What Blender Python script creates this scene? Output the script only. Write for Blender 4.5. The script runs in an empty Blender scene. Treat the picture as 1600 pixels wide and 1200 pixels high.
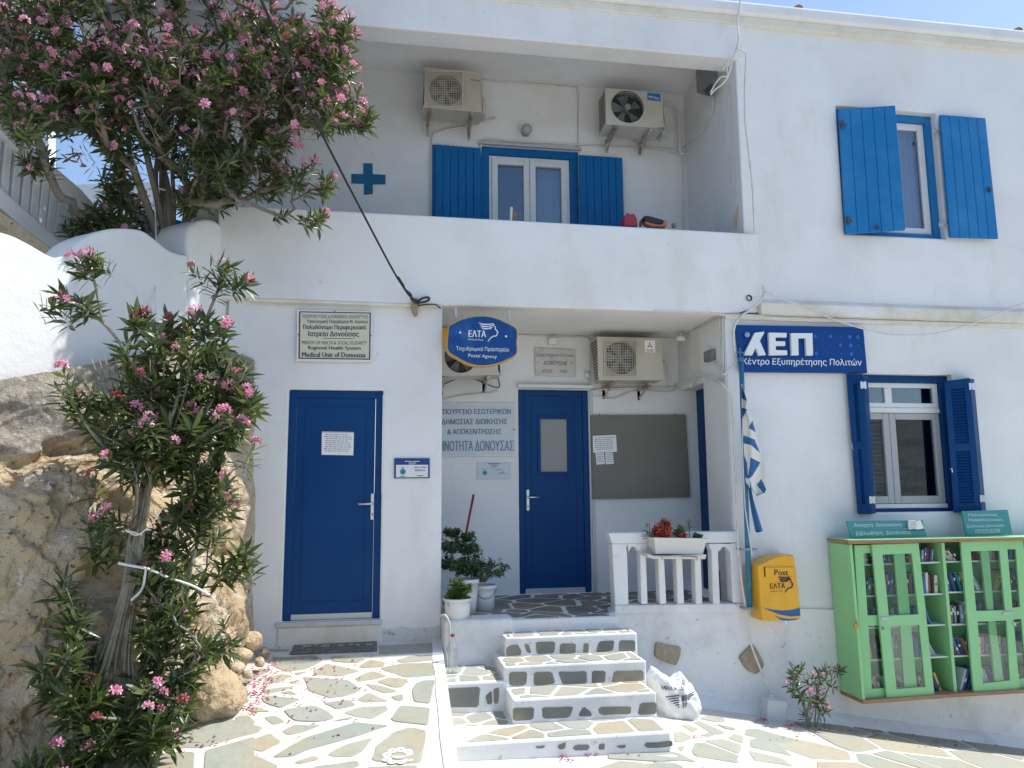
import bpy, bmesh, math, random
import numpy as np
from mathutils import Vector, Matrix, noise
from mathutils.geometry import delaunay_2d_cdt
random.seed(7)
S = bpy.context.scene
C = S.collection
V3 = Vector

# ------------------------------------------------------------------ camera, sky, sun, exposure
EYE = V3((0, 0, 1.7))
F = V3((0.16193578, 0.9774632, 0.13543447)); R = V3((0.98668852, -0.16245997, -0.00724731)); U = V3((-0.0149187, -0.13480524, 0.9907598))
FL = 1197.068
cam = bpy.data.objects.new('camera', bpy.data.cameras.new('camera')); C.objects.link(cam)
m = Matrix((( R.x, U.x, -F.x, EYE.x), (R.y, U.y, -F.y, EYE.y), (R.z, U.z, -F.z, EYE.z), (0, 0, 0, 1)))
cam.matrix_world = m
cam.data.sensor_width = 36; cam.data.lens = 36 * FL / 1600; cam.data.clip_end = 3000; cam.data.clip_start = .05
S.camera = cam
SUN = V3((0.56, 0.034, 0.83)).normalized()
w = bpy.data.worlds.new('World'); S.world = w; w.use_nodes = True
nt = w.node_tree; bg = nt.nodes['Background']
sky = nt.nodes.new('ShaderNodeTexSky'); sky.sky_type = 'NISHITA'; sky.sun_disc = False
sky.sun_elevation = math.asin(SUN.z); sky.sun_rotation = math.atan2(SUN.x, SUN.y)
sky.altitude = 30; sky.air_density = 1.0; sky.dust_density = .6; sky.ozone_density = 1.0
nt.links.new(sky.outputs[0], bg.inputs[0]); bg.inputs[1].default_value = .12
sl = bpy.data.lights.new('sun', 'SUN'); sl.energy = 3.1; sl.angle = math.radians(.53); sl.color = (1, .965, .91)
so = bpy.data.objects.new('sun', sl); C.objects.link(so); so.rotation_euler = SUN.to_track_quat('Z', 'Y').to_euler()
S.view_settings.view_transform = 'Standard'; S.view_settings.look = 'None'; S.view_settings.gamma = 1
S.view_settings.exposure = .88
S.render.engine = 'CYCLES'; S.cycles.max_bounces = 8; S.cycles.transparent_max_bounces = 12

# ------------------------------------------------------------------ geometry helpers
def ray(x, y): return F + R * ((x - 800) / FL) - U * ((y - 600) / FL)
def hy(x, y, Y):
    d = ray(x, y); return EYE + d * (Y / d.y)
def hz(x, y, z):
    d = ray(x, y); return EYE + d * ((z - EYE.z) / d.z)
def hp(x, y, P, N):
    d = ray(x, y); return EYE + d * ((P - EYE).dot(N) / d.dot(N))
def topx(P):
    q = P - EYE; return 800 + FL * q.dot(R) / q.dot(F), 600 - FL * q.dot(U) / q.dot(F)

class MB:
    def __init__(s): s.v = []; s.f = []; s.m = []
    def add(s, vs, fs, mi=0):
        n = len(s.v); s.v += [tuple(p) for p in vs]; s.f += [tuple(i + n for i in f) for f in fs]; s.m += [mi] * len(fs); return s
    def hexa(s, a, b, mi=0):
        """a, b: two matching rings of n points, closed both ends"""
        n = len(a); s.add(list(a) + list(b), [tuple(range(n))[::-1], tuple(range(n, 2 * n))] + [(i, (i + 1) % n, n + (i + 1) % n, n + i) for i in range(n)], mi); return s
    def box(s, x0, x1, y0, y1, z0, z1, mi=0):
        return s.hexa([(x0, y0, z0), (x1, y0, z0), (x1, y1, z0), (x0, y1, z0)], [(x0, y0, z1), (x1, y0, z1), (x1, y1, z1), (x0, y1, z1)], mi)
    def prism(s, pts, vec, mi=0):
        vec = V3(vec); return s.hexa([V3(p) for p in pts], [V3(p) + vec for p in pts], mi)
    def tube(s, pts, r, n=6, mi=0, r1=None):
        pts = [V3(p) for p in pts]; N = len(pts); rings = []
        up = V3((0.123, .31, .94)).normalized()
        for i, p in enumerate(pts):
            t = (pts[min(i + 1, N - 1)] - pts[max(i - 1, 0)])
            if t.length < 1e-7: t = V3((0, 0, 1))
            t.normalize(); a = t.cross(up)
            if a.length < .05: a = t.cross(V3((1, 0, 0)))
            a.normalize(); b = a.cross(t); up = b
            rr = r if r1 is None else r + (r1 - r) * i / (N - 1)
            rings.append([p + a * (rr * math.cos(2 * math.pi * k / n)) + b * (rr * math.sin(2 * math.pi * k / n)) for k in range(n)])
        vs = [q for g in rings for q in g]
        fs = [(i * n + k, i * n + (k + 1) % n, (i + 1) * n + (k + 1) % n, (i + 1) * n + k) for i in range(N - 1) for k in range(n)]
        fs += [tuple(range(n))[::-1], tuple(range((N - 1) * n, N * n))]
        return s.add(vs, fs, mi)
    def lathe(s, c, prof, n=24, mi=0, axis=None, cap=True):
        c = V3(c); ax = V3(axis).normalized() if axis is not None else V3((0, 0, 1))
        a = ax.cross(V3((1, 0, 0)) if abs(ax.x) < .8 else V3((0, 1, 0))).normalized(); b = ax.cross(a)
        vs = [c + ax * h + (a * math.cos(2 * math.pi * k / n) + b * math.sin(2 * math.pi * k / n)) * r for r, h in prof for k in range(n)]
        fs = [(i * n + k, i * n + (k + 1) % n, (i + 1) * n + (k + 1) % n, (i + 1) * n + k) for i in range(len(prof) - 1) for k in range(n)]
        if cap: fs += [tuple(range(n))[::-1], tuple(range((len(prof) - 1) * n, len(prof) * n))]
        return s.add(vs, fs, mi)
    def build(s, name, mat, parent=None, smooth=False, bevel=0, seg=2, kind=None, recalc=True):
        return obj(name, s.v, s.f, mat, parent, smooth, bevel, seg, kind, s.m, recalc)

def rootloc(p):
    while p.parent: p = p.parent
    return p.location.copy()
def obj(name, v, f, mat, parent=None, smooth=False, bevel=0, seg=2, kind=None, mi=None, recalc=True):
    me = bpy.data.meshes.new(name)
    o_ = rootloc(parent) if parent else V3((0, 0, 0))
    me.from_pydata([(p[0] - o_.x, p[1] - o_.y, p[2] - o_.z) for p in v], [], f)
    for k in (mat if isinstance(mat, (list, tuple)) else [mat]): me.materials.append(k)
    if mi and any(mi): me.polygons.foreach_set('material_index', mi)
    if recalc and len(f) < 60000:
        b = bmesh.new(); b.from_mesh(me); bmesh.ops.recalc_face_normals(b, faces=b.faces); b.to_mesh(me); b.free()
    if smooth: me.shade_smooth()
    o = bpy.data.objects.new(name, me); C.objects.link(o)
    if parent: o.parent = parent
    if bevel:
        md = o.modifiers.new('bevel', 'BEVEL'); md.width = bevel; md.segments = seg; md.limit_method = 'ANGLE'; md.angle_limit = math.radians(40); md.harden_normals = False
    if name in ('lettering', 'print', 'pattern', 'side_vents', 'blind', 'fan_guard') and parent: kind = 'stuff'
    if kind: o['kind'] = kind
    return o
def tag(o, label, cat, group=None):
    o['label'] = label; o['category'] = cat
    if group: o['group'] = group
    return o
def thing(name, label, cat, loc=(0, 0, 0), group=None):
    o = bpy.data.objects.new(name, None); C.objects.link(o); o.location = loc; o.empty_display_size = .1
    return tag(o, label, cat, group)

class Quad:
    """four world corners TL TR BR BL; pt(u right, v down, w towards the street)"""
    def __init__(s, c):
        s.c = [V3(p) for p in c]; n = (s.c[1] - s.c[0]).cross(s.c[3] - s.c[0]).normalized()
        if n.dot(F) > 0: n = -n
        s.n = n; s.w = ((s.c[1] - s.c[0]).length + (s.c[2] - s.c[3]).length) / 2; s.h = ((s.c[3] - s.c[0]).length + (s.c[2] - s.c[1]).length) / 2
    def pt(s, u, v, w=0):
        a, b, c, d = s.c; return (a * (1 - u) + b * u) * (1 - v) + (d * (1 - u) + c * u) * v + s.n * w
    def box(s, mb, u0, u1, v0, v1, w0, w1, mi=0):
        r = [(u0, v0), (u1, v0), (u1, v1), (u0, v1)]
        return mb.hexa([s.pt(*q, w0) for q in r], [s.pt(*q, w1) for q in r], mi)
    def frame(s, mb, t, w0, w1, u0=0, u1=1, v0=0, v1=1, mi=0, tb=None, tt=None):
        tu = t / s.w; tv = t / s.h; tb_ = (tb if tb is not None else t) / s.h; tt_ = (tt if tt is not None else t) / s.h
        s.box(mb, u0, u0 + tu, v0, v1, w0, w1, mi); s.box(mb, u1 - tu, u1, v0, v1, w0, w1, mi)
        s.box(mb, u0 + tu, u1 - tu, v0, v0 + tt_, w0, w1 - .001, mi); s.box(mb, u0 + tu, u1 - tu, v1 - tb_, v1, w0, w1 - .001, mi)
        return mb
def qpx(pts, Y):
    Ys = Y if isinstance(Y, (list, tuple)) else [Y] * 4
    return Quad([hy(x, y, q) for (x, y), q in zip(pts, Ys)])
def ppx(pts, Y): return [hy(x, y, Y) for x, y in pts]
def smooth_line(pts, k=6):
    pts = [V3(p) for p in pts]
    if len(pts) < 3: return pts
    P = [pts[0] * 2 - pts[1]] + pts + [pts[-1] * 2 - pts[-2]]; out = []
    for i in range(1, len(P) - 2):
        for j in range(k):
            t = j / k; a, b, c, d = P[i - 1], P[i], P[i + 1], P[i + 2]
            out.append(.5 * ((2 * b) + (c - a) * t + (2 * a - 5 * b + 4 * c - d) * t * t + (3 * b - a - 3 * c + d) * t ** 3))
    return out + [pts[-1]]

# text, mapped onto a quad
_tc = {}
def textmesh(body, bold=0):
    """outlines of the built-in font, filled by parity (its own fill breaks some Greek glyphs)"""
    if body in _tc: return _tc[body]
    c = bpy.data.curves.new('lettering', 'FONT'); c.body = body; c.resolution_u = 2; c.fill_mode = 'NONE'
    o = bpy.data.objects.new('lettering', c); C.objects.link(o); bpy.context.view_layer.update()
    me = bpy.data.meshes.new_from_object(o.evaluated_get(bpy.context.evaluated_depsgraph_get()))
    V = [Vector(q.co[:2]) for q in me.vertices]; nb = {}
    for e in me.edges:
        a, b = e.vertices; nb.setdefault(a, []).append(b); nb.setdefault(b, []).append(a)
    bpy.data.objects.remove(o); bpy.data.curves.remove(c)
    seen = set(); loops = []
    for st in nb:
        if st in seen: continue
        l = [st]; seen.add(st); cur = st
        while True:
            n_ = [k for k in nb[cur] if k not in seen]
            if not n_: break
            cur = n_[0]; seen.add(cur); l.append(cur)
        if len(l) > 2: loops.append(l)
    bpy.data.meshes.remove(me)
    # group contours into glyphs by overlap in x
    info = [(min(V[k].x for k in l), max(V[k].x for k in l), min(V[k].y for k in l), max(V[k].y for k in l), l) for l in loops]; info.sort(key=lambda t: t[0])
    groups = []
    for t in info:
        if groups and t[0] < groups[-1][0] - 1e-4: groups[-1][1].append(t); groups[-1][0] = max(groups[-1][0], t[1])
        else: groups.append([t[1], [t]])
    ov = []; of = []
    for _, g in groups:
        pts = []; ed = []
        for t in g:
            k0 = len(pts); pts += [V[k] for k in t[4]]; n_ = len(t[4]); ed += [(k0 + a, k0 + (a + 1) % n_) for a in range(n_)]
        r = delaunay_2d_cdt(pts, ed, [], 0, 1e-5); b0 = len(ov); ov += [(p.x, p.y) for p in r[0]]
        for f_ in r[2]:
            cx = sum(r[0][k].x for k in f_) / len(f_); cy = sum(r[0][k].y for k in f_) / len(f_); ins = False
            for t in g:
                if not (t[0] <= cx <= t[1] and t[2] <= cy <= t[3]): continue
                P = t[4]
                for a in range(len(P)):
                    p, q = V[P[a]], V[P[a - 1]]
                    if (p.y > cy) != (q.y > cy) and cx < (q.x - p.x) * (cy - p.y) / (q.y - p.y) + p.x: ins = not ins
            if ins: of.append(tuple(b0 + k for k in f_))
    v = np.array(ov); v -= v.min(0); v /= v.max(0); _tc[body] = (v, of); return _tc[body]
def text_into(mb, body, fn, box, bold=0, mi=0):
    """fn(x,y)->point; box = x0,y0,x1,y1 (y down), slanted boxes allowed as 4 corners"""
    v, f = textmesh(body, 0)
    if len(box) == 4 and not isinstance(box[0], (tuple, list)):
        x0, y0, x1, y1 = box; box = ((x0, y0), (x1, y0), (x1, y1), (x0, y1))
    (ax, ay), (bx, by), (cx, cy), (dx, dy) = box
    h = math.hypot(dx - ax, dy - ay); W_ = math.hypot(bx - ax, by - ay); sh = min(.9, bold * 1.2) * h if h > 6 else 0
    for k, o in enumerate([0] if not sh else [0, -sh, sh]):
        P = []
        for u, t in v:
            t = 1 - t; u = u * (1 - 2 * sh / W_) + sh / W_ + o / W_
            q = fn((ax * (1 - u) + bx * u) * (1 - t) + (dx * (1 - u) + cx * u) * t, (ay * (1 - u) + by * u) * (1 - t) + (dy * (1 - u) + cy * u) * t)
            P.append((q[0], q[1] - .0003 * k, q[2]))
        mb.add(P, f, mi)
def onY(Y): return lambda x, y: hy(x, y, Y)

# ------------------------------------------------------------------ materials
def mat(name, col, rough=.6, metal=0, bump=None, var=None, spec=None, noise_scale=None, coat=0, alpha=None):
    """bump=[(scale, strength, distance)], var=(other colour, scale, lo, hi)"""
    m = bpy.data.materials.new(name); m.use_nodes = True; n = m.node_tree.nodes; L = m.node_tree.links
    b = n['Principled BSDF']; b.inputs['Base Color'].default_value = (*col, 1); b.inputs['Roughness'].default_value = rough; b.inputs['Metallic'].default_value = metal
    if spec is not None: b.inputs['Specular IOR Level'].default_value = spec
    if coat: b.inputs['Coat Weight'].default_value = coat; b.inputs['Coat Roughness'].default_value = .15
    tc = n.new('ShaderNodeTexCoord'); geo = n.new('ShaderNodeNewGeometry')
    last = None
    for sc, st, di in (bump or []):
        t = n.new('ShaderNodeTexNoise'); t.inputs['Scale'].default_value = sc; t.inputs['Detail'].default_value = 5; t.inputs['Roughness'].default_value = .6
        L.new(geo.outputs['Position'], t.inputs['Vector'])
        bp = n.new('ShaderNodeBump'); bp.inputs['Strength'].default_value = st; bp.inputs['Distance'].default_value = di
        L.new(t.outputs['Fac'], bp.inputs['Height'])
        if last: L.new(last.outputs[0], bp.inputs['Normal'])
        last = bp
    if last: L.new(last.outputs[0], b.inputs['Normal'])
    src = None
    for vv in ([var] if var and not isinstance(var, list) else (var or [])):
        oc, sc, lo, hi = vv[:4]
        t = n.new('ShaderNodeTexNoise'); t.inputs['Scale'].default_value = sc; t.inputs['Detail'].default_value = 6; t.inputs['Roughness'].default_value = .62
        if len(vv) > 4:
            mp = n.new('ShaderNodeMapping'); mp.inputs['Scale'].default_value = vv[4]; L.new(geo.outputs['Position'], mp.inputs[0]); L.new(mp.outputs[0], t.inputs['Vector'])
        else: L.new(geo.outputs['Position'], t.inputs['Vector'])
        mr = n.new('ShaderNodeMapRange'); mr.inputs[1].default_value = lo; mr.inputs[2].default_value = hi; L.new(t.outputs['Fac'], mr.inputs[0])
        mx = n.new('ShaderNodeMix'); mx.data_type = 'RGBA'; L.new(mr.outputs[0], mx.inputs[0])
        if src: L.new(src, mx.inputs[6])
        else: mx.inputs[6].default_value = (*col, 1)
        mx.inputs[7].default_value = (*oc, 1); src = mx.outputs[2]
    if src: L.new(src, b.inputs['Base Color'])
    return m
def noded(m): return m.node_tree.nodes, m.node_tree.links, m.node_tree.nodes['Principled BSDF']

PL = mat('white_plaster', (.80, .795, .785), .85, bump=[(1.3, .35, .05), (9, .3, .012), (70, .25, .003)], var=[((.69, .68, .66), .8, .42, .72), ((.70, .67, .60), 2.4, .56, .80, (1, 1, .35)), ((.60, .585, .55), 9, .66, .80), ((.45, .42, .38), 46, .735, .77)], spec=.25)
PLD = mat('worn_plaster', (.78, .77, .75), .9, bump=[(2, .4, .05), (14, .5, .012), (60, .4, .004)], var=[((.6, .585, .56), 2.2, .5, .75), ((.38, .36, .33), 17, .64, .74)], spec=.2)
PLC = mat('cream_stained_plaster', (.74, .70, .61), .9, bump=[(3, .4, .04), (25, .5, .01)], var=[((.62, .54, .38), 2.5, .5, .75), ((.8, .79, .76), 1.2, .5, .7)], spec=.2)
JOINT = mat('whitewashed_joint', (.67, .65, .60), .9, bump=[(6, .6, .02), (45, .6, .006)], var=[((.58, .53, .44), 3.5, .48, .75), ((.42, .38, .32), 24, .62, .78)], spec=.2)
CURBM = mat('fresh_whitewash', (.74, .735, .71), .85, bump=[(6, .5, .02), (45, .4, .004)], var=((.7, .68, .64), 5, .5, .8), spec=.2)
BLUE = mat('deep_blue_paint', (.0, .044, .165), .45, spec=.18, bump=[(3, .1, .01), (40, .2, .002)], var=[((.004, .056, .185), 2.2, .4, .7), ((.02, .085, .22), 22, .66, .76, (6, 6, 1)), ((.10, .15, .25), 60, .74, .78)])
BLUE2 = mat('azure_paint', (.001, .115, .33), .55, spec=.2, bump=[(30, .2, .002)], var=[((.006, .14, .36), 2, .4, .7), ((.03, .20, .42), 25, .62, .75, (5, 5, 1))])
BLUE3 = mat('sunfaded_azure_paint', (.012, .17, .43), .6, spec=.2, bump=[(30, .2, .002)], var=[((.035, .21, .46), 3, .4, .7), ((.08, .27, .50), 25, .60, .75, (5, 5, 1))])
BLUED = mat('painted_cross_blue', (.005, .12, .26), .7, bump=[(30, .3, .003)])
POLE = mat('blue_pole_paint', (.02, .17, .32), .5, var=((.10, .22, .3), 12, .55, .7))
WHITE = mat('white_plastic', (.78, .78, .76), .4, var=((.66, .65, .62), 4, .5, .8))
UPVC = mat('window_white', (.72, .72, .71), .35, var=((.6, .59, .57), 3, .5, .8))
UPVG = mat('window_grey_white', (.42, .42, .42), .4, var=((.36, .36, .35), 3, .5, .8))
PAPER = mat('paper', (.82, .81, .80), .8)
CREAM = mat('ac_cream_metal', (.52, .48, .39), .45, var=((.42, .38, .29), 3, .5, .75))
CREAM2 = mat('ac_white_metal', (.55, .53, .47), .45, var=((.46, .43, .37), 3, .5, .75))
DARK = mat('dark_void', (.02, .02, .022), .8)
DGREY = mat('dark_grey_plastic', (.05, .055, .06), .5)
GREY = mat('grey_plastic', (.25, .26, .27), .5)
LGREY = mat('light_grey_metal', (.5, .5, .49), .35, metal=.3)
STEEL = mat('brushed_steel', (.72, .72, .73), .3, metal=.8)
RUST = mat('rusty_bracket', (.30, .19, .13), .8, bump=[(60, .4, .003)], var=((.5, .46, .42), 9, .45, .55))
CABLEW = mat('painted_cable', (.68, .66, .61), .6, var=((.5, .46, .38), 12, .5, .75))
CABLEK = mat('black_cable', (.015, .015, .016), .5)
ROPEM = mat('white_cord', (.72, .71, .68), .7)
NAVY = mat('navy_print', (.01, .05, .2), .6); BLACK = mat('black_print', (.02, .02, .03), .6)
GBLUE = mat('faded_blue_print', (.09, .16, .30), .6); GBLUE2 = mat('paler_blue_print', (.17, .24, .36), .6)
MAROON = mat('maroon_print', (.10, .015, .05), .5); TEALP = mat('teal_print', (.0, .25, .3), .5)
WPRINT = mat('white_print', (.8, .8, .8), .5)
SIGNCREAM = mat('sign_cream', (.62, .60, .46), .45); SIGNWHITE = mat('sign_white', (.74, .74, .74), .35)
SIGNGREY = mat('sign_pale_grey', (.60, .64, .66), .4, var=((.54, .58, .6), 2, .4, .7))
ELTABLUE = mat('sign_blue', (.003, .055, .23), .35, spec=.3, var=((.03, .13, .34), 7, .5, .75))
KEPBLUE = mat('sign_royal_blue', (.0, .05, .23), .4, spec=.25); KEPDOT = mat('sign_lighter_blue', (.01, .12, .48), .35)
YELLOW = mat('postal_yellow', (.80, .40, .01), .38, coat=.3, var=((.72, .34, .012), 3, .45, .7)); YRIM = mat('yellow_rim', (.62, .36, .05), .5)
BOARD = mat('taupe_board', (.20, .19, .155), .7, var=((.17, .16, .13), 2, .4, .7), bump=[(90, .15, .001)])
MARBLE = mat('engraved_marble', (.56, .55, .52), .5, var=((.42, .41, .39), 12, .5, .7), bump=[(50, .3, .003)])
SILLM = mat('grey_marble_sill', (.52, .52, .50), .5, var=((.40, .40, .39), 7, .5, .75))
GREEN = mat('mint_green_paint', (.27, .58, .25), .5, var=[((.31, .62, .29), 2.5, .4, .7), ((.19, .48, .2), 14, .60, .78, (4, 4, 1)), ((.42, .52, .36), 55, .72, .76)], bump=[(25, .25, .003)])
WOOD = mat('bare_plywood_edge', (.38, .22, .12), .7, var=((.25, .13, .06), 6, .4, .7, (1, 1, 12)))
TEAL = mat('teal_painted_board', (.045, .23, .26), .6, var=((.06, .28, .31), 3, .4, .7))
STICK = mat('broom_wood', (.50, .36, .20), .6); STRAW = mat('broom_straw', (.33, .20, .09), .9, bump=[(90, .6, .006)])
REDP = mat('red_plastic', (.35, .015, .02), .4); ORANGE = mat('orange_leather', (.45, .15, .05), .6)
TERRA = mat('terracotta', (.35, .15, .09), .8); MATM = mat('door_mat', (.11, .11, .105), .9, bump=[(80, .5, .004)], var=((.20, .20, .19), 40, .45, .6))
ROCKT = mat('tan_rock', (.58, .46, .30), .9, bump=[(5, .8, .08), (19, 1, .035), (70, 1, .010), (200, .6, .003)], var=[((.48, .36, .22), 1.3, .50, .62), ((.66, .57, .44), 2.9, .5, .62), ((.46, .28, .14), 4.5, .60, .68), ((.13, .10, .08), 15, .60, .68), ((.76, .72, .66), 9, .63, .68), ((.20, .16, .13), 60, .60, .68)], spec=.15)
ROCKG = mat('grey_mortared_rubble', (.42, .37, .30), .95, bump=[(8, .6, .04), (40, 1, .03), (120, 1, .010)], var=[((.30, .26, .22), 6, .48, .62), ((.60, .54, .46), 26, .56, .64), ((.18, .15, .12), 55, .60, .68)], spec=.15)
WSTONE = mat('tan_wall_stone', (.36, .29, .19), .85, bump=[(20, .6, .01), (90, .5, .003)], var=[((.26, .19, .11), 9, .45, .65), ((.40, .36, .29), 30, .5, .7)])
BARK = mat('grey_bark', (.22, .185, .15), .9, bump=[(50, .6, .006)], var=((.17, .14, .11), 14, .4, .7))
BARK2 = mat('pale_cane_bark', (.30, .27, .20), .85, bump=[(60, .5, .004)], var=((.20, .17, .12), 20, .4, .7))
TWIG = mat('green_twig', (.16, .17, .08), .8)
CURTAIN = mat('lace_curtain', (.62, .64, .66), .9)
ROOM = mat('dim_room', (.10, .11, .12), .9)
SACK = mat('white_woven_sack', (.70, .70, .69), .55, bump=[(12, .6, .02), (160, .3, .002)])
EARTH = mat('dry_earth', (.30, .25, .19), .95, bump=[(4, .5, .05)])
SCRUB = mat('distant_scrub', (.12, .14, .15), .95, var=((.17, .17, .15), .02, .4, .7))

# flagstone material: each stone its own tone
def stone_mat(name, cols):
    m = mat(name, cols[0], .75, bump=[(5, .35, .02), (30, .4, .006), (110, .3, .002)], spec=.35)
    n, L, b = noded(m)
    oi = n.new('ShaderNodeObjectInfo'); cr = n.new('ShaderNodeValToRGB'); cr.color_ramp.interpolation = 'LINEAR'
    e = cr.color_ramp.elements; e[0].color = (*cols[0], 1); e[1].color = (*cols[-1], 1)
    for i, c in enumerate(cols[1:-1]): q = e.new((i + 1) / (len(cols) - 1)); q.color = (*c, 1)
    L.new(oi.outputs['Random'], cr.inputs[0]); geo = [k for k in n if k.type == 'NEW_GEOMETRY'][0]
    src = cr.outputs[0]
    for sc, lo, hi, col, st in ((2.6, .46, .68, (.42, .33, .20), .55), (14, .5, .75, (.22, .225, .20), .35), (38, .66, .74, (.5, .47, .4), .5)):
        t = n.new('ShaderNodeTexNoise'); t.inputs['Scale'].default_value = sc; t.inputs['Detail'].default_value = 6; L.new(geo.outputs['Position'], t.inputs['Vector'])
        mr = n.new('ShaderNodeMapRange'); mr.inputs[1].default_value = lo; mr.inputs[2].default_value = hi; mr.inputs[4].default_value = st; L.new(t.outputs['Fac'], mr.inputs[0])
        mx = n.new('ShaderNodeMix'); mx.data_type = 'RGBA'; L.new(mr.outputs[0], mx.inputs[0]); L.new(src, mx.inputs[6]); mx.inputs[7].default_value = (*col, 1); src = mx.outputs[2]
    L.new(src, b.inputs['Base Color']); return m
STONE = stone_mat('flagstone', [(.34, .36, .30), (.39, .385, .31), (.30, .335, .29), (.42, .38, .28), (.37, .385, .335), (.33, .335, .275)])
STONEG = stone_mat('grey_green_stone', [(.17, .18, .165), (.20, .205, .18), (.14, .155, .15), (.23, .21, .16)])

def leaf_mat(name, c1, c2, c3, tr=.25, tm=(1.35, 1.5, .75)):
    m = mat(name, c1, .36, spec=.6); n, L, b = noded(m)
    geo = [k for k in n if k.type == 'NEW_GEOMETRY'][0]; cr = n.new('ShaderNodeValToRGB')
    e = cr.color_ramp.elements; e[0].color = (*c1, 1); e[1].color = (*c3, 1); q = e.new(.6); q.color = (*c2, 1)
    # islands differ leaf by leaf
    L.new(geo.outputs['Random Per Island'], cr.inputs[0]); L.new(cr.outputs[0], b.inputs['Base Color'])
    t = n.new('ShaderNodeBsdfTranslucent'); mx = n.new('ShaderNodeMixShader'); mx.inputs[0].default_value = tr
    g = n.new('ShaderNodeMix'); g.data_type = 'RGBA'; g.blend_type = 'MULTIPLY'; g.inputs[0].default_value = 1; L.new(cr.outputs[0], g.inputs[6]); g.inputs[7].default_value = (*tm, 1)
    L.new(g.outputs[2], t.inputs[0]); out = n['Material Output']; L.new(b.outputs[0], mx.inputs[1]); L.new(t.outputs[0], mx.inputs[2]); L.new(mx.outputs[0], out.inputs[0]); return m
LEAF = leaf_mat('oleander_leaf', (.040, .064, .022), (.078, .112, .038), (.20, .22, .085), .32)
LEAFD = leaf_mat('dry_leaf', (.25, .13, .05), (.32, .19, .09), (.2, .09, .04), .3)
LEAFP = leaf_mat('pot_leaf', (.02, .050, .015), (.032, .075, .022), (.07, .13, .035), .15)
SUCC = leaf_mat('succulent_green', (.09, .16, .04), (.15, .24, .06), (.30, .30, .06), .15)
SUCR = leaf_mat('succulent_red', (.38, .05, .04), (.48, .09, .06), (.55, .26, .08), .2)
PETAL = leaf_mat('pink_petal', (.82, .30, .46), (.88, .42, .58), (.92, .60, .72), .3, (1, .9, .95))
PETALW = leaf_mat('wilted_petal', (.42, .06, .12), (.35, .12, .08), (.55, .12, .2), .3, (1, .9, .95))
PETALG = leaf_mat('fallen_petal', (.60, .06, .20), (.5, .05, .18), (.25, .04, .08), .2, (1, .9, .95))

def glass_mat(name, tint, refl, rough=.02, trans=(1, 1, 1)):
    m = bpy.data.materials.new(name); m.use_nodes = True; n = m.node_tree.nodes; L = m.node_tree.links; n.remove(n['Principled BSDF'])
    a = n.new('ShaderNodeBsdfTransparent'); a.inputs[0].default_value = (*trans, 1); g = n.new('ShaderNodeBsdfGlossy'); g.inputs['Roughness'].default_value = rough; g.inputs[0].default_value = (*tint, 1)
    fr = n.new('ShaderNodeLayerWeight'); fr.inputs[0].default_value = .5; pw = n.new('ShaderNodeMath'); pw.operation = 'POWER'; pw.inputs[1].default_value = 4; L.new(fr.outputs['Facing'], pw.inputs[0]); ad = n.new('ShaderNodeMath'); ad.operation = 'ADD'; ad.inputs[1].default_value = refl + .04; L.new(pw.outputs[0], ad.inputs[0]); ad.use_clamp = True
    mx = n.new('ShaderNodeMixShader'); L.new(ad.outputs[0], mx.inputs[0]); L.new(a.outputs[0], mx.inputs[1]); L.new(g.outputs[0], mx.inputs[2]); L.new(mx.outputs[0], n['Material Output'].inputs[0]); return m
GLASS = glass_mat('window_glass', (.8, .88, 1), .08, .01, (.66, .72, .78))
GLASSC = glass_mat('cabinet_glass', (1, 1, 1), .0, .03, (.90, .94, .92))
CLEAR = glass_mat('clear_plastic', (1, 1, 1), .12, .15, (.86, .88, .9))
FROST = mat('frosted_glass', (.27, .27, .26), .3)
MILKY = mat('milky_plastic', (.50, .53, .55), .35, spec=.5, var=((.60, .62, .62), 9, .4, .7, (8, 8, 1)))

# ------------------------------------------------------------------ paving and ground
YF = 7.0            # front plane of the house
YB = 8.25           # back wall of the porch
YU = 8.4            # back wall of the upper loggia
ZP = .585           # porch floor
ZS = 3.41           # porch soffit
def ramp_z(x, y):
    if y > 4.9: return .384 + (y - 7) * .1405 + (x + .3) * .008
    return .089 + (y - 4.9) * .02 + (x + .3) * .008
def alley_z(x, y):
    if x < 2.0: return -.10 - .02 * max(0, x - .45)
    return -.131 - .168 * (x - 2.0)
def sheet(name, xs, ys, zf, mt, label=None):
    v = [(x, y, zf(x, y)) for y in ys for x in xs]; n = len(xs)
    f = [(j * n + i, j * n + i + 1, (j + 1) * n + i + 1, (j + 1) * n + i) for j in range(len(ys) - 1) for i in range(n - 1)]
    o = obj(name, v, f, mt, smooth=False); o['kind'] = 'structure'; return o
ground = MB().add([(-900, -900, -3), (900, -900, -3), (900, 900, -3), (-900, 900, -3)], [(0, 1, 2, 3)]).build('ground', SCRUB); ground['kind'] = 'structure'
def ramp_edge(y): return .508 - (7 - y) * .026 if y < 7 else .508
hv = []; hf = []  # unseen hill added behind the camera to hide horizon glow in window reflections
for i in range(41):
    a = math.pi * (1.02 + .96 * i / 40)
    for j in range(7):
        r_ = 70 + 40 * j; hh = -3 + [0, 8, 18, 27, 33, 30, 20][j] * (.75 + .5 * noise.noise(V3((math.cos(a) * 2.2, math.sin(a) * 2.2, j * .15)))); hv.append((r_ * math.cos(a) * 1.6, r_ * math.sin(a), hh))
for i in range(40):
    for j in range(6): hf.append((i * 7 + j, i * 7 + j + 1, (i + 1) * 7 + j + 1, (i + 1) * 7 + j))
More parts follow.
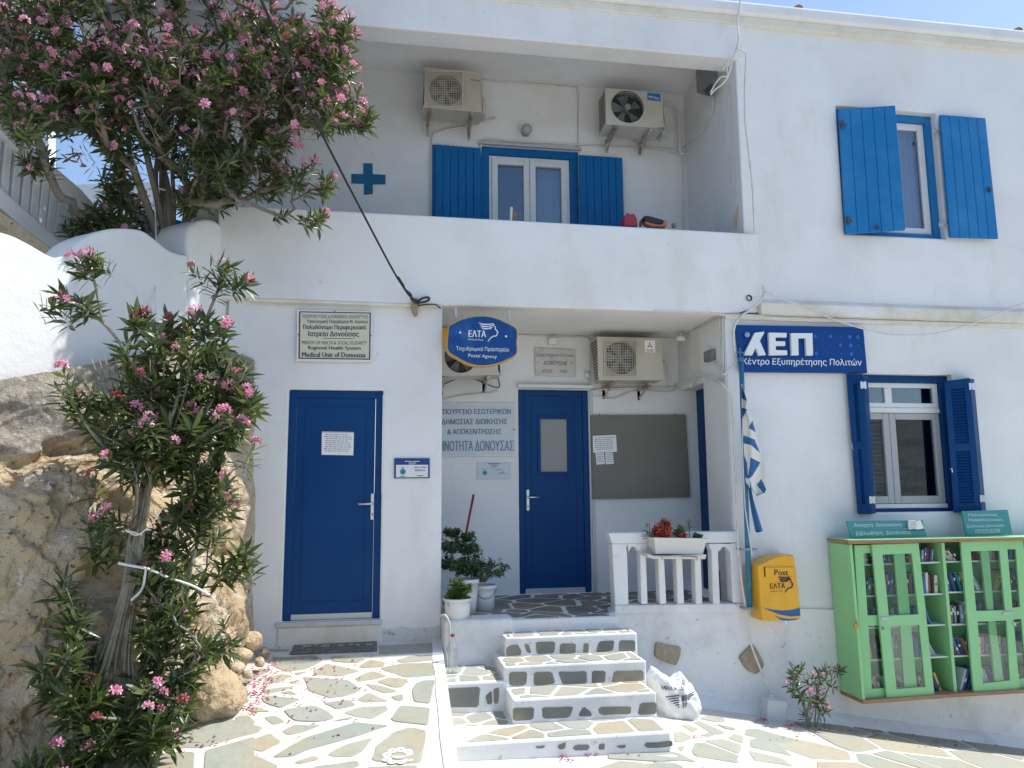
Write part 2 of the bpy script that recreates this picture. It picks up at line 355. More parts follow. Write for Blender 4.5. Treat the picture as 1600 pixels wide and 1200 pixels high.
hl = obj('added_reflection_hill', hv, hf, mat('added_hill_scrub', (.15, .14, .10), .95, var=((.08, .09, .06), .15, .45, .6)), smooth=True); hl['kind'] = 'structure'
ramp = MB()
ys = [7.0 - .15 * i for i in range(15)] + [4.6, 4, 3, 2, 0, -3, -9]
for a, b in zip(ys[:-1], ys[1:]):
    xs = [-4.5, -3, -2, -1, 0]
    for i in range(5):
        x0, x1 = xs[i], (xs[i + 1] if i < 4 else None)
        xa1 = x1 if x1 is not None else ramp_edge(a); xb1 = x1 if x1 is not None else ramp_edge(b)
        ramp.add([(x0, a, ramp_z(x0, a)), (xa1, a, ramp_z(xa1, a)), (xb1, b, ramp_z(xb1, b)), (x0, b, ramp_z(x0, b))], [(0, 1, 2, 3)])
    ramp.add([(ramp_edge(a), a, ramp_z(.5, a)), (ramp_edge(b), b, ramp_z(.5, b)), (ramp_edge(b), b, -.4), (ramp_edge(a), a, -.4)], [(0, 1, 2, 3)])
ramp = ramp.build('ramp', JOINT); ramp['kind'] = 'structure'
alley = sheet('alley_pavement', [.46, 1.2, 2.0, 3, 4, 5, 6, 8, 12, 20], [7.2, 6, 5, 4, 2, 0, -4, -9], alley_z, JOINT)
side_ground = sheet('side_ground', [-20, -4.5], [-9, 9], lambda x, y: .3, EARTH)

def clip(poly, p, n):
    out = []
    for i in range(len(poly)):
        a, b = poly[i], poly[(i + 1) % len(poly)]
        da = (a[0] - p[0]) * n[0] + (a[1] - p[1]) * n[1]; db = (b[0] - p[0]) * n[0] + (b[1] - p[1]) * n[1]
        if da <= 0: out.append(a)
        if (da < 0) != (db < 0) and abs(da - db) > 1e-9:
            t = da / (da - db); out.append((a[0] + (b[0] - a[0]) * t, a[1] + (b[1] - a[1]) * t))
    return out
def voronoi(region, size, gap, rnd, stretch=1.0):
    xs = [p[0] for p in region]; ysr = [p[1] for p in region]; pts = []
    x0, x1, y0, y1 = min(xs) - size, max(xs) + size, min(ysr) - size, max(ysr) + size
    nx = max(1, int((x1 - x0) / (size * stretch))); ny = max(1, int((y1 - y0) / size))
    for i in range(nx + 1):
        for j in range(ny + 1):
            if rnd.random() < .12: continue
            pts.append((x0 + (i + .5 * (j % 2) + rnd.uniform(-.38, .38)) * size * stretch, y0 + (j + rnd.uniform(-.38, .38)) * size))
    cells = []
    for i, p in enumerate(pts):
        poly = list(region)
        if not poly: continue
        for j, q in enumerate(pts):
            if i == j: continue
            d = (q[0] - p[0], q[1] - p[1]); l = math.hypot(*d)
            if l > size * stretch * 3.2: continue
            n = (d[0] / l, d[1] / l); g = gap * rnd.uniform(.35, .75)
            poly = clip(poly, (p[0] + d[0] / 2 - n[0] * g, p[1] + d[1] / 2 - n[1] * g), n)
            if len(poly) < 3: break
        if len(poly) >= 3:
            ar = abs(sum(poly[k][0] * poly[(k + 1) % len(poly)][1] - poly[(k + 1) % len(poly)][0] * poly[k][1] for k in range(len(poly)))) / 2
            if ar > size * size * .05: cells.append(poly)
    return cells
def round_poly(poly, rnd, jit=.0, it=1):
    for _ in range(it):
        q = []
        for i in range(len(poly)):
            a, b = poly[i], poly[(i + 1) % len(poly)]
            l = math.hypot(b[0] - a[0], b[1] - a[1])
            if l < .04: q.append(((a[0] + b[0]) / 2, (a[1] + b[1]) / 2)); continue
            t = min(.14, .018 / l); mid = ((a[0] + b[0]) / 2 + rnd.uniform(-jit, jit), (a[1] + b[1]) / 2 + rnd.uniform(-jit, jit))
            q += [(a[0] + (b[0] - a[0]) * t, a[1] + (b[1] - a[1]) * t)] + ([mid] if l > .15 else []) + [(b[0] + (a[0] - b[0]) * t, b[1] + (a[1] - b[1]) * t)]
        poly = q
    return poly
def flag(poly, zf, parent, mt=STONE, lift=.005):
    """a flagstone lying on a floor, with its own thickness and a worn edge"""
    n = len(poly); cx = sum(p[0] for p in poly) / n; cy = sum(p[1] for p in poly) / n; t = random.uniform(-.002, .002)
    inner = [(cx + (p[0] - cx) * .975, cy + (p[1] - cy) * .975) for p in poly]
    v = [(p[0], p[1], zf(*p) - .004) for p in poly] + [(p[0], p[1], zf(*p) + lift * .45) for p in poly] + [(p[0], p[1], zf(*p) + lift + t) for p in inner]
    f = [(i, (i + 1) % n, n + (i + 1) % n, n + i) for i in range(n)] + [(n + i, n + (i + 1) % n, 2 * n + (i + 1) % n, 2 * n + i) for i in range(n)] + [tuple(range(2 * n, 3 * n))]
    return obj('flagstone', v, f, mt, parent)
def flagY(poly, Y, parent, mt=STONEG, lift=.005, name='facing_stone'):
    """a stone set in a riser or wall face, poly in px"""
    rp = round_poly([(hy(x, y, Y).x, hy(x, y, Y).z) for x, y in poly], random, .004)
    n = len(rp); cx = sum(p[0] for p in rp) / n; cz = sum(p[1] for p in rp) / n
    v = [(p[0], Y + .003, p[1]) for p in rp] + [(p[0], Y - lift * .4, p[1]) for p in rp] + [(cx + (p[0] - cx) * .96, Y - lift, cz + (p[1] - cz) * .96) for p in rp]
    f = [(i, (i + 1) % n, n + (i + 1) % n, n + i) for i in range(n)] + [(n + i, n + (i + 1) % n, 2 * n + (i + 1) % n, 2 * n + i) for i in range(n)] + [tuple(range(2 * n, 3 * n))]
    return obj(name, v, f, mt, parent)

def trace(lst, ox, oy, s): return [[(ox + x / s, oy + y / s) for x, y in p] for p in lst]
RS = trace([
 [(100,150),(210,148),(200,200),(110,215)], [(240,190),(560,172),(630,210),(500,275),(330,300),(215,250)], [(690,180),(960,200),(900,230),(695,220)],
 [(545,300),(650,235),(920,295),(760,335),(560,325)], [(900,260),(985,210),(1110,225),(1100,260),(940,270)], [(1195,210),(1300,180),(1525,160),(1520,205),(1230,230)],
 [(1070,270),(1240,235),(1520,228),(1505,325),(1270,345),(1100,290)], [(465,340),(820,365),(930,440),(800,490),(680,505),(510,450)], [(870,350),(1010,292),(1130,335),(900,378)],
 [(1040,375),(1140,345),(1300,360),(1245,420),(1170,422)], [(950,395),(1050,405),(1210,450),(1110,470),(1010,435)], [(890,515),(975,462),(1140,530),(940,538)],
 [(1150,495),(1245,475),(1250,520),(1200,525)], [(1340,400),(1400,370),(1500,365),(1460,550),(1335,535),(1320,450)], [(280,465),(360,445),(425,480)],
 [(135,440),(385,415),(340,440),(180,475)], [(165,355),(290,320),(390,330),(290,380),(150,400)], [(140,500),(210,490),(455,515),(290,585),(160,540)],
 [(30,600),(100,572),(215,612),(90,615)], [(620,545),(820,520),(885,560),(730,595)], [(310,600),(550,565),(640,600),(720,665),(580,692),(400,685)],
 [(780,620),(920,575),(1120,565),(1130,600),(1010,668),(880,650)], [(1150,670),(1230,565),(1460,585),(1445,718),(1180,690)], [(-60,650),(40,638),(100,700),(30,728),(-60,728)],
 [(160,655),(250,645),(330,690),(235,715)], [(300,765),(400,715),(615,715),(470,770),(350,795)], [(15,860),(210,780),(300,850),(150,928),(60,900)],
 [(225,970),(480,820),(880,695),(1140,720),(900,800),(500,910),(380,965)], [(655,945),(800,870),(1015,815),(930,925),(850,965),(710,965)],
 [(1000,990),(1040,880),(1180,770),(1310,732),(1430,760),(1420,870),(1385,1010),(1200,1020)], [(390,1010),(560,958),(595,985),(430,1022)], [(-100,930),(120,965),(280,1040),(200,1120),(-120,1100)],
 [(540,1045),(890,995),(915,1030),(700,1120),(560,1110)], [(-100,830),(60,755),(150,755),(10,800)], [(1060,98),(1535,74),(1530,145),(1060,165)], [(110,122),(370,128),(340,146),(120,140)],
 [(360,382),(450,362),(390,392)], [(400,312),(500,300),(420,326)], [(860,650),(700,690),(720,680),(830,672)], [(950,1050),(1360,1035),(1350,1110),(1000,1120)]], 380, 990, 5)
def zray(x, y, zf, z0):
    z = z0
    for _ in range(12): P = hz(x, y, z); z = zf(P.x, P.y)
    return hz(x, y, z)
rr = random.Random(3)
for p in RS:
    w_ = [zray(x, y, ramp_z, .3) for x, y in p]
    flag(round_poly([(q.x, q.y) for q in w_], rr, .006), ramp_z, ramp)
RB = [(-3.2, 7.0), (-3.2, 3.4), (.38, 3.4), (.47, 6.9)]
for c in voronoi(RB, .42, .045, rr):
    cx = sum(p[0] for p in c) / len(c); cy = sum(p[1] for p in c) / len(c); X, Y_ = topx(V3((cx, cy, ramp_z(cx, cy))))
    if 372 < X and Y_ < 1222: continue
    if X < 372 and cx < -2.15 and cy > 4.8: continue
    flag(round_poly(c, rr, .006), ramp_z, ramp)
AS = trace([[(700,730),(760,725),(980,825),(970,845),(880,845)], [(590,760),(660,755),(755,795),(700,825)], [(910,755),(1080,790),(1080,810),(990,795)],
 [(1170,800),(1280,795),(1600,890),(1600,915),(1480,925),(1160,850)], [(1060,840),(1150,860),(1145,925),(1020,880)], [(800,900),(960,885),(1140,940),(1110,1020),(900,940)],
 [(690,1000),(720,920),(800,920),(1110,1035),(1105,1105),(720,1040)], [(530,830),(620,825),(690,880),(600,915),(540,915)], [(780,860),(830,830),(895,850),(850,865)],
 [(1215,885),(1340,885),(1480,940),(1590,1040),(1215,960)], [(1200,990),(1500,1060),(1600,1130),(1250,1080)], [(560,960),(630,950),(600,1000)],
 [(830,680),(960,690),(1000,730),(900,735),(760,705)], [(-60,1020),(560,1010),(740,1095),(400,1090),(-60,1065)], [(100,1110),(560,1100),(640,1160),(200,1180)]], 960, 1000, 5.714)
for p in AS:
    w_ = [zray(x, y, alley_z, -.2) for x, y in p]
    flag(round_poly([(q.x, q.y) for q in w_], rr, .006), alley_z, alley)
for c in voronoi([(.5, 6.95), (.5, 3.3), (7.6, 3.3), (7.6, 6.95)], .43, .045, rr):
    cx = sum(p[0] for p in c) / len(c); cy = sum(p[1] for p in c) / len(c); X, Y_ = topx(V3((cx, cy, alley_z(cx, cy))))
    if 940 < X < 1236 and Y_ < 1200: continue
    if cx < 2.05 and cy > 5.3: continue
    flag(round_poly(c, rr, .006), alley_z, alley)
# worn plaster band along the foot of the clinic wall
# painted flower on the big slab, and white kerb band on the ramp edge
kb = MB()
for a, b in zip(ys[:-1], ys[1:]):
    if b < 2: break
    j0 = .012 * noise.noise(V3((a * 3, 1, 0))); j1 = .012 * noise.noise(V3((b * 3, 1, 0)))
    kt = [(ramp_edge(a) - .085 + j0, a, ramp_z(.4, a) + .007), (ramp_edge(a) + .004, a, ramp_z(.5, a) + .006), (ramp_edge(b) + .004, b, ramp_z(.5, b) + .006), (ramp_edge(b) - .085 + j1, b, ramp_z(.4, b) + .007)]
    kb.add(kt + [(kt[1][0], a, -.35), (kt[2][0], b, -.35), (kt[0][0], a, kt[0][2] - .02), (kt[3][0], b, kt[3][2] - .02)], [(0, 1, 2, 3), (1, 4, 5, 2), (0, 3, 7, 6)])
kb.build('kerb_band', CURBM, ramp)
pf = MB()
fc = zray(623, 1184, ramp_z, .1)
for k in range(9):
    a = 2 * math.pi * k / 9; c0 = V3((fc.x + .075 * math.cos(a), fc.y + .085 * math.sin(a), 0)); ring = []
    ring_o = [(c0.x + .03 * math.cos(t), c0.y + .03 * math.sin(t)) for t in [2 * math.pi * q / 10 for q in range(10)]]
    ring_i = [(c0.x + .008 * math.cos(t), c0.y + .008 * math.sin(t)) for t in [2 * math.pi * q / 10 for q in range(10)]]
    pf.add([(x, y, ramp_z(x, y) + .0085) for x, y in ring_o + ring_i], [(i, (i + 1) % 10, 10 + (i + 1) % 10, 10 + i) for i in range(10)])
pf.add([(fc.x + r * math.cos(t), fc.y + r * math.sin(t), ramp_z(fc.x, fc.y) + .0085) for r, t in [(.04, 2 * math.pi * q / 10) for q in range(10)]], [tuple(range(10))])
pf.add([(fc.x + a, fc.y + b, ramp_z(fc.x, fc.y) + .0085) for a, b in ((.11, .11), (.19, .10), (.2, .13), (.12, .135))], [(0, 1, 2, 3)])
pf.build('painted_flower', CURBM, ramp)

# ------------------------------------------------------------------ stairs
stairs = thing('stone_stairs', 'whitewashed stone steps with grey stone insets climbing to the post office porch', 'stairs', (1.5, 6.2, 0))
YS = [6.49, 6.126, 5.77, 5.395]; ZT = [.478, .329, .175, .005]; XL = [1.0, .933, .945, .462]; XR = [2.14, 2.09, 2.04, 2.005]
for k in range(4):
    yb = [6.74, 6.76, 6.78, 6.8][k]
    MB().box(XL[k], XR[k], YS[k], yb, -.5, ZT[k]).build('step', PLD, stairs, bevel=.014)
MB().box(.465, .985, 6.12, 6.77, -.5, .228).build('step', PLD, stairs, bevel=.016)
tread = [([(XL[0] + .03, 6.51), (XR[0] - .03, 6.51), (XR[0] - .03, 6.71), (XL[0] + .03, 6.71)], ZT[0], .17, 1.1),
         ([(XL[1] + .03, 6.15), (XR[1] - .03, 6.15), (XR[1] - .03, 6.48), (XL[1] + .03, 6.48)], ZT[1], .2, 1.1),
         ([(XL[2] + .03, 5.80), (XR[2] - .03, 5.80), (XR[2] - .03, 6.11), (XL[2] + .03, 6.11)], ZT[2], .2, 1.1),
         ([(XL[3] + .05, 5.43), (XR[3] - .03, 5.43), (XR[3] - .03, 5.76), (XL[2] - .01, 5.76), (XL[2] - .01, 6.1), (XL[3] + .05, 6.1)][:4], ZT[3], .22, 1.3),
         ([(.5, 5.78), (.92, 5.78), (.92, 6.1), (.5, 6.1)], ZT[3], .17, 1.1),
         ([(.5, 6.15), (.92, 6.15), (.92, 6.69), (.5, 6.69)], .228, .2, 1.1)]
for reg, z, sz, st in tread:
    for c in voronoi(reg, sz, .026, rr, st): flag(round_poly(c, rr, .004), lambda x, y, z=z: z, stairs, lift=.004)
def t1(l): return trace(l, 670, 760, 2.728)
for p in t1([[(330,690),(350,675),(380,672),(395,700),(390,722),(330,722)], [(405,670),(425,668),(438,712),(420,712)], [(455,662),(540,660),(535,712),(460,715)], [(560,668),(628,668),(625,712),(557,715)], [(660,668),(683,668),(680,710),(658,710)], [(725,660),(792,655),(785,700),(712,708)], [(812,655),(880,655),(880,705),(808,705)]]): flagY(p, YS[0], stairs)
for p in t1([[(342,790),(420,788),(415,848),(342,850)], [(447,790),(525,788),(540,840),(447,850)], [(550,788),(673,785),(675,840),(570,845)], [(695,785),(755,785),(750,838),(695,845)], [(790,785),(915,782),(918,828),(778,838)]]): flagY(p, YS[1], stairs)
for p in t1([[(358,943),(450,940),(445,995),(358,1000)], [(482,940),(618,937),(600,985),(485,990)], [(635,980),(660,937),(690,960),(700,980)], [(725,940),(862,937),(860,970),(735,975),(718,960)], [(900,922),(972,918),(970,970),(890,975)]]): flagY(p, YS[2], stairs)
for p in t1([[(450,1108),(500,1103),(490,1115),(460,1117)], [(545,1105),(585,1088),(580,1118),(555,1122)], [(612,1110),(630,1100),(688,1100),(685,1125),(615,1125)], [(725,1098),(750,1095),(748,1122),(722,1122)], [(795,1105),(845,1100),(835,1115),(810,1115)], [(915,1092),(1038,1082),(1040,1108),(920,1115)]]): flagY(p, YS[3], stairs)
for p in t1([[(62,860),(220,852),(212,942),(65,942)], [(240,895),(268,868),(270,930),(250,930)], [(276,862),(300,855),(298,915),(290,932),(277,925)]]): flagY(p, 6.12, stairs)

# ------------------------------------------------------------------ the house
house = thing('white_building', 'two storey whitewashed island building with blue doors and shutters, post office and citizens office', 'building', (0, 7, 0))
def wall_grid(x0, x1, z0, z1, holes, Y0, Y1, name='wall', mt=PL, bevel=.012, parent=None, ymid=None):
    xs = sorted({x0, x1} | {h[0] for h in holes} | {h[1] for h in holes}); zs = sorted({z0, z1} | {h[2] for h in holes} | {h[3] for h in holes})
    def solid(i, j):
        if i < 0 or j < 0 or i >= len(xs) - 1 or j >= len(zs) - 1: return False
        cx = (xs[i] + xs[i + 1]) / 2; cz = (zs[j] + zs[j + 1]) / 2
        return not any(h[0] < cx < h[1] and h[2] < cz < h[3] for h in holes)
    idx = {}; v = []; f = []
    def vi(i, j, k):
        if (i, j, k) not in idx: idx[i, j, k] = len(v); v.append((xs[i], Y1 if k else Y0, zs[j]))
        return idx[i, j, k]
    for i in range(len(xs) - 1):
        for j in range(len(zs) - 1):
            if not solid(i, j): continue
            f += [(vi(i, j, 0), vi(i + 1, j, 0), vi(i + 1, j + 1, 0), vi(i, j + 1, 0)), (vi(i, j, 1), vi(i, j + 1, 1), vi(i + 1, j + 1, 1), vi(i + 1, j, 1))]
            if not solid(i - 1, j): f.append((vi(i, j, 0), vi(i, j + 1, 0), vi(i, j + 1, 1), vi(i, j, 1)))
            if not solid(i + 1, j): f.append((vi(i + 1, j, 0), vi(i + 1, j, 1), vi(i + 1, j + 1, 1), vi(i + 1, j + 1, 0)))
            if not solid(i, j - 1): f.append((vi(i, j, 0), vi(i, j, 1), vi(i + 1, j, 1), vi(i + 1, j, 0)))
            if not solid(i, j + 1): f.append((vi(i, j + 1, 0), vi(i + 1, j + 1, 0), vi(i + 1, j + 1, 1), vi(i, j + 1, 1)))
    return obj(name, v, f, mt, parent or house, bevel=bevel)
# ground floor, left block with the clinic door
D1 = (hy(451.7, 609, YF).x, hy(599, 609, YF).x, hy(444, 972, YF).z, hy(520, 609.3, YF).z)
wall_grid(-1.40, .508, -.2, ZS, [D1], YF, YF + .3)
MB().box(.16, .506, YF + .301, YB + .2, -.2, ZS - .002).build('wall', PL, house)
# porch back wall, side wall, soffit
D2 = (hy(809.8, 608, YB).x, hy(919, 612, YB).x, ZP, hy(860, 609, YB).z)
wall_grid(.3, 3.75, 0, ZS, [D2], YB, YB + .25)
sd = hy(1099, 612, 8).x / 8; y_open = 3.3 / ((1099 - 0) and hy(1099, 612, 1).x)
w2 = MB(); w2.box(3.3, 3.62, YF + .02, y_open, .2, ZS - .003); w2.box(3.3, 3.62, y_open, YB - .003, hy(1090, 608, 8.1).z, ZS - .003); w2.build('wall', PL, house, bevel=.01)
MB().box(3.63, 3.70, y_open - .2, YB - .002, ZP, ZS - .4).build('wall', PL, house)
sdo = MB().box(3.5, 3.545, y_open - .15, YB - .005, ZP + .01, hy(1090, 608, 8.1).z + .02).build('door', BLUE, house, bevel=.004)
# floor slab of the balcony = soffit of the porch
MB().box(-1.45, 3.70, YF + .10, YU + .2, ZS, ZS + .18).build('soffit', PL, house)
par = [(340, 319), (770, 342), (1185, 365), (1188, 400), (1192, 448), (1189, 466), (1178, 479), (1158, 487), (1130, 488.5), (900, 482), (690, 477), (384, 466), (340, 466)]
MB().prism(ppx(par, 6.93), (0, .16, 0)).build('balcony_parapet', PL, house, bevel=.02, seg=3)
MB().prism(ppx([(388, 465), (690, 476.2), (690, 479.5), (388, 470)], 6.925), (0, .05, 0)).build('cornice_band', PLC, house, bevel=.008)
# right part, upper wall and lower wall
X0U = 3.555
WU = (hy(1313, 268, YF).x, hy(1470, 268, YF).x, hy(1400, 370, YF).z, hy(1384, 171, YF).z)
wall_grid(X0U, 9.5, ZS + .02, 6.66, [WU], YF, YF + .35)
MB().box(X0U + .002, X0U + .25, YF + .352, YU + .3, ZS + .2, 6.6).build('wall', PL, house)
WL = (hy(1357, 600, YF).x - .10, hy(1476, 600, YF).x + .09, hy(1420, 800, YF).z, hy(1420, 585, YF).z)
wall_grid(3.305, 9.5, -2.2, ZS + .005, [WL], YF, YF + .35)
MB().prism([hy(1186, 950, 6.975), hy(1660, 960, 6.975), (9.5, 6.975, .5), (9.5, 6.975, -2.2), (2.06, 6.975, -2.2), (2.06, 6.975, hy(960, 958, 6.975).z), hy(1186, 949, 6.975)], (0, .026, 0)).build('plinth', PLD, house, bevel=.012)
MB().box(2.062, 3.31, 6.976, 7.2, -2.2, ZP - .005).build('porch_wall', PLD, house, bevel=.015)
# cornice between the floors on the right
cz0 = hy(1400, 497, 6.93).z; cz1 = hy(1400, 479, 6.93).z
MB().prism([(3.66, YF - .001, cz0 - .01), (3.66, YF - .07, cz0), (3.66, YF - .075, cz1 - .01), (3.66, YF - .001, cz1 + .045)], (5.8, 0, 0)).build('cornice', PLC, house, bevel=.01)
MB().box(3.3, 9.4, YF - .03, YF - .002, cz0 - .055, cz0 - .012).build('cornice_band', PLC, house, bevel=.006)
# upper loggia
UW = (hy(751, 240, YU).x, hy(904, 250, YU).x, 3.62, hy(828, 232, YU).z)
zce = hy(725, 121, YU).z
wall_grid(-1.45, X0U + .2, ZS + .19, zce + .3, [UW], YU, YU + .25)
MB().box(-1.45, X0U + .004, YF + .25, YU + .2, zce, zce + .15).build('ceiling', PL, house)
zb = hy(550, 38.2, 6.97).z
MB().box(-3.2, X0U + .10, 6.97, 7.24, zb, 6.68).build('roof_beam', PL, house, bevel=.015)
MB().box(-1.75, -1.45, YF + .03, YU + .2, ZS, zce + .2).build('wall', PL, house)
# roof slab with stained lip and a few tiles
rz = hy(1384, 24, 6.90).z
MB().box(-3.3, 9.6, 6.90, 9.2, rz - .14, rz).build('roof_slab', PL, house, bevel=.03, seg=3)
MB().box(-3.3, 9.6, 6.945, 7.1, rz - .235, rz - .138).build('roof_drip_band', PLC, house, bevel=.012)
for x_, y_ in ((1248, 11), (1592, 46)):
    p = hy(x_, y_, 7.0); MB().lathe((p.x, 7.0, p.z - .02), [(.05, 0), (.055, .02), (.04, .09)], 8, axis=(.2, 1, .1)).build('roof_tile', TERRA, house)
# porch floor and planter ledge
pfl = MB().box(.509, 2.058, 6.72, YB - .001, .1, ZP - .004).box(2.0585, 3.3, 7.205, YB - .001, .1, ZP - .004).build('porch_floor', PLD, house, bevel=.02)
for c in voronoi([(.58, 6.98), (2.03, 6.98), (2.09, 7.23), (3.28, 7.23), (3.28, 8.22), (.58, 8.22)], .27, .04, rr, 1.15): flag(round_poly(c, rr, .005), lambda x, y: ZP - .004, pfl, STONEG)
for c in voronoi([(1.12, 6.76), (2.03, 6.76), (2.03, 6.98), (1.12, 6.98)], .2, .035, rr, 1.3): flag(round_poly(c, rr, .005), lambda x, y: ZP - .004, pfl, STONEG)
MB().box(.512, 1.11, 6.70, 6.97, .1, ZP + .012).build('planter_ledge', PLD, house, bevel=.03, seg=3)

# door 1 sill and clinic door
sill = MB().box(D1[0] - .045, D1[1] + .02, YF - .03, YF + .2, D1[2] - .045, D1[2] - .002).build('door_sill', SILLM, house, bevel=.006)
MB().box(D1[0] - .03, D1[1] + .015, YF - .015, YF + .1, ramp_z(0, 7) - .05, D1[2] - .046).build('door_step', PLC, house, bevel=.006)
bnd = MB(); n_ = 22
bx_ = [D1[1] + .03 + (.497 - D1[1] - .03) * i / n_ for i in range(n_ + 1)]
tp_ = [.50 + .03 * noise.noise(V3((x * 9, 2, 0))) + .012 * noise.noise(V3((x * 40, 1, 0))) for x in bx_]
bnd.add([(x, YF - .004, .3) for x in bx_] + [(x, YF - .004, z) for x, z in zip(bx_, tp_)] + [(x, YF + .002, z + .004) for x, z in zip(bx_, tp_)], [(i, i + 1, n_ + 2 + i, n_ + 1 + i) for i in range(n_)] + [(n_ + 1 + i, n_ + 2 + i, 2 * n_ + 3 + i, 2 * n_ + 2 + i) for i in range(n_)])
bnd.build('worn_base', mat('flaking_base_plaster', (.66, .65, .63), .95, bump=[(20, .8, .02), (90, .8, .006)], var=[((.42, .39, .35), 12, .55, .66), ((.28, .25, .22), 40, .63, .70)]), house)
def door(D, Y, mt, hinge_left, pane=None):
    d = MB()
    x0, x1, z0, z1 = D; t = .065
    d.box(x0 + .003, x0 + t, Y, Y + .09, z0, z1 - .002); d.box(x1 - t, x1 - .003, Y, Y + .09, z0, z1 - .002); d.box(x0 + t, x1 - t, Y + .001, Y + .09, z1 - t, z1 - .002)
    root = d.build('door', mt, house, bevel=.006)
    lf = MB(); a, b, c, e = x0 + t + .004, x1 - t - .004, z0 + .025, z1 - t - .004
    if pane:
        p0, p1, q0, q1 = pane
        for bx in ((a, p0, c, e), (p1, b, c, e), (p0, p1, c, q0), (p0, p1, q1, e)): lf.box(bx[0], bx[1], Y + .018, Y + .06, bx[2], bx[3])
    else: lf.box(a, b, Y + .018, Y + .06, c, e)
    lf.build('door_leaf', mt, root)
    mo = MB(); fr = .07; q = Quad([(a + fr, Y + .018, e - fr), (b - fr, Y + .018, e - fr), (b - fr, Y + .018, c + fr + .05), (a + fr, Y + .018, c + fr + .05)])
    q.frame(mo, .012, 0, .006); mo.build('moulding', mt, root, bevel=.002)
    MB().box(a, b, Y + .008, Y + .02, c - .02, c + .028).build('weather_bar', LGREY, root, bevel=.003)
    if pane:
        mo = MB(); Quad([(p0 - .03, Y + .02, q1 + .03), (p1 + .03, Y + .02, q1 + .03), (p1 + .03, Y + .02, q0 - .03), (p0 - .03, Y + .02, q0 - .03)]).frame(mo, .036, -.01, .014); mo.build('pane_frame', mt, root, bevel=.004)
        MB().box(p0 + .002, p1 - .002, Y + .03, Y + .036, q0 + .002, q1 - .002).build('pane', FROST, root)
    return root
def handle(root, cx, cz, top, bot, Y, sgn, lx):
    h = MB(); h.box(cx - .016, cx + .016, Y - .006, Y + .004, bot, top)
    h.build('handle_plate', STEEL, root, bevel=.005)
    l = MB(); l.tube([(cx, Y - .005, cz), (cx, Y - .045, cz), (cx + sgn * .02, Y - .052, cz), (cx + sgn * lx, Y - .052, cz - .002)], .009, 8); l.build('door_handle', STEEL, root, smooth=True)
    MB().box(cx - .004, cx + .004, Y - .008, Y - .003, bot + .035, bot + .06).build('keyhole', BLACK, root)
d1 = door(D1, YF + .03, BLUE, True)
hp1 = hy(582, 787, YF + .04); handle(d1, hp1.x, hp1.z, hy(582, 771, 7.04).z, hy(582, 812, 7.04).z, YF + .045, -1, .125)
dp = [hy(843, 654, YB + .05), hy(886, 738, YB + .05)]
d2 = door((D2[0], D2[1], D2[2], D2[3]), YB + .02, BLUE, False, (dp[0].x, hy(886, 655, 8.3).x, dp[1].z, dp[0].z))
hp2 = hy(825, 777, YB + .03); handle(d2, hp2.x, hp2.z, hy(825, 765, 8.28).z, hy(825, 798, 8.28).z, YB + .035, 1, .12)
MB().box(D2[0] - .02, D2[1] + .04, YB - .09, YB - .001, D2[3] + .01, D2[3] + .05).build('lintel', PL, house, bevel=.012)
for x_ in (D2[1] + .012,): MB().box(x_, x_ + .035, YB - .02, YB - .001, ZP, D2[3]).build('door_trim', LGREY, house, bevel=.003)

# ------------------------------------------------------------------ windows
def rect_px(x0, y0, x1, y1, Y): return Quad([hy(x0, y0, Y), hy(x1, y0, Y), hy(x1, y1, Y), hy(x0, y1, Y)])
def rectw(x0, x1, z0, z1, Y): return Quad([(x0, Y, z1), (x1, Y, z1), (x1, Y, z0), (x0, Y, z0)])
def room(x0, x1, z0, z1, Y, depth=1.2):
    v = [(x0 - .3, Y, z0 - .3), (x1 + .3, Y, z0 - .3), (x1 + .3, Y, z1 + .3), (x0 - .3, Y, z1 + .3)]; b = [(p[0], Y + depth, p[2]) for p in v]
    return v + b, [(4, 5, 6, 7), (0, 1, 5, 4), (1, 2, 6, 5), (2, 3, 7, 6), (3, 0, 4, 7)]
def curtain(x0, x1, z0, z1, Y, parent, amp=.02, n=60, mt=None):
    v = []; f = []
    for i in range(n + 1):
        x = x0 + (x1 - x0) * i / n; y = Y + amp * math.sin(i * 1.15) + .01 * math.sin(i * .43)
        v += [(x, y, z1), (x + .01 * math.sin(i * .7), y, z0)]
    f = [(2 * i, 2 * i + 2, 2 * i + 3, 2 * i + 1) for i in range(n)]
    return obj('curtain', v, f, mt or CURTAIN, parent, smooth=True)
def shutter_boards(q, n, mt, w0=0, w1=.03, group=None, gap=.0016, label=None):
    root = MB(); q.box(root, .03, .97, .12, .16, w0 - .022, w0); q.box(root, .03, .97, .84, .88, w0 - .022, w0)
    o = root.build('shutter', mt, house)
    g = gap / q.w
    for i in range(n):
        b = MB(); q.box(b, i / n + g, (i + 1) / n - g, 0, 1, w0, w1); b.build('board', mt, o, bevel=.004, seg=1)
    return o
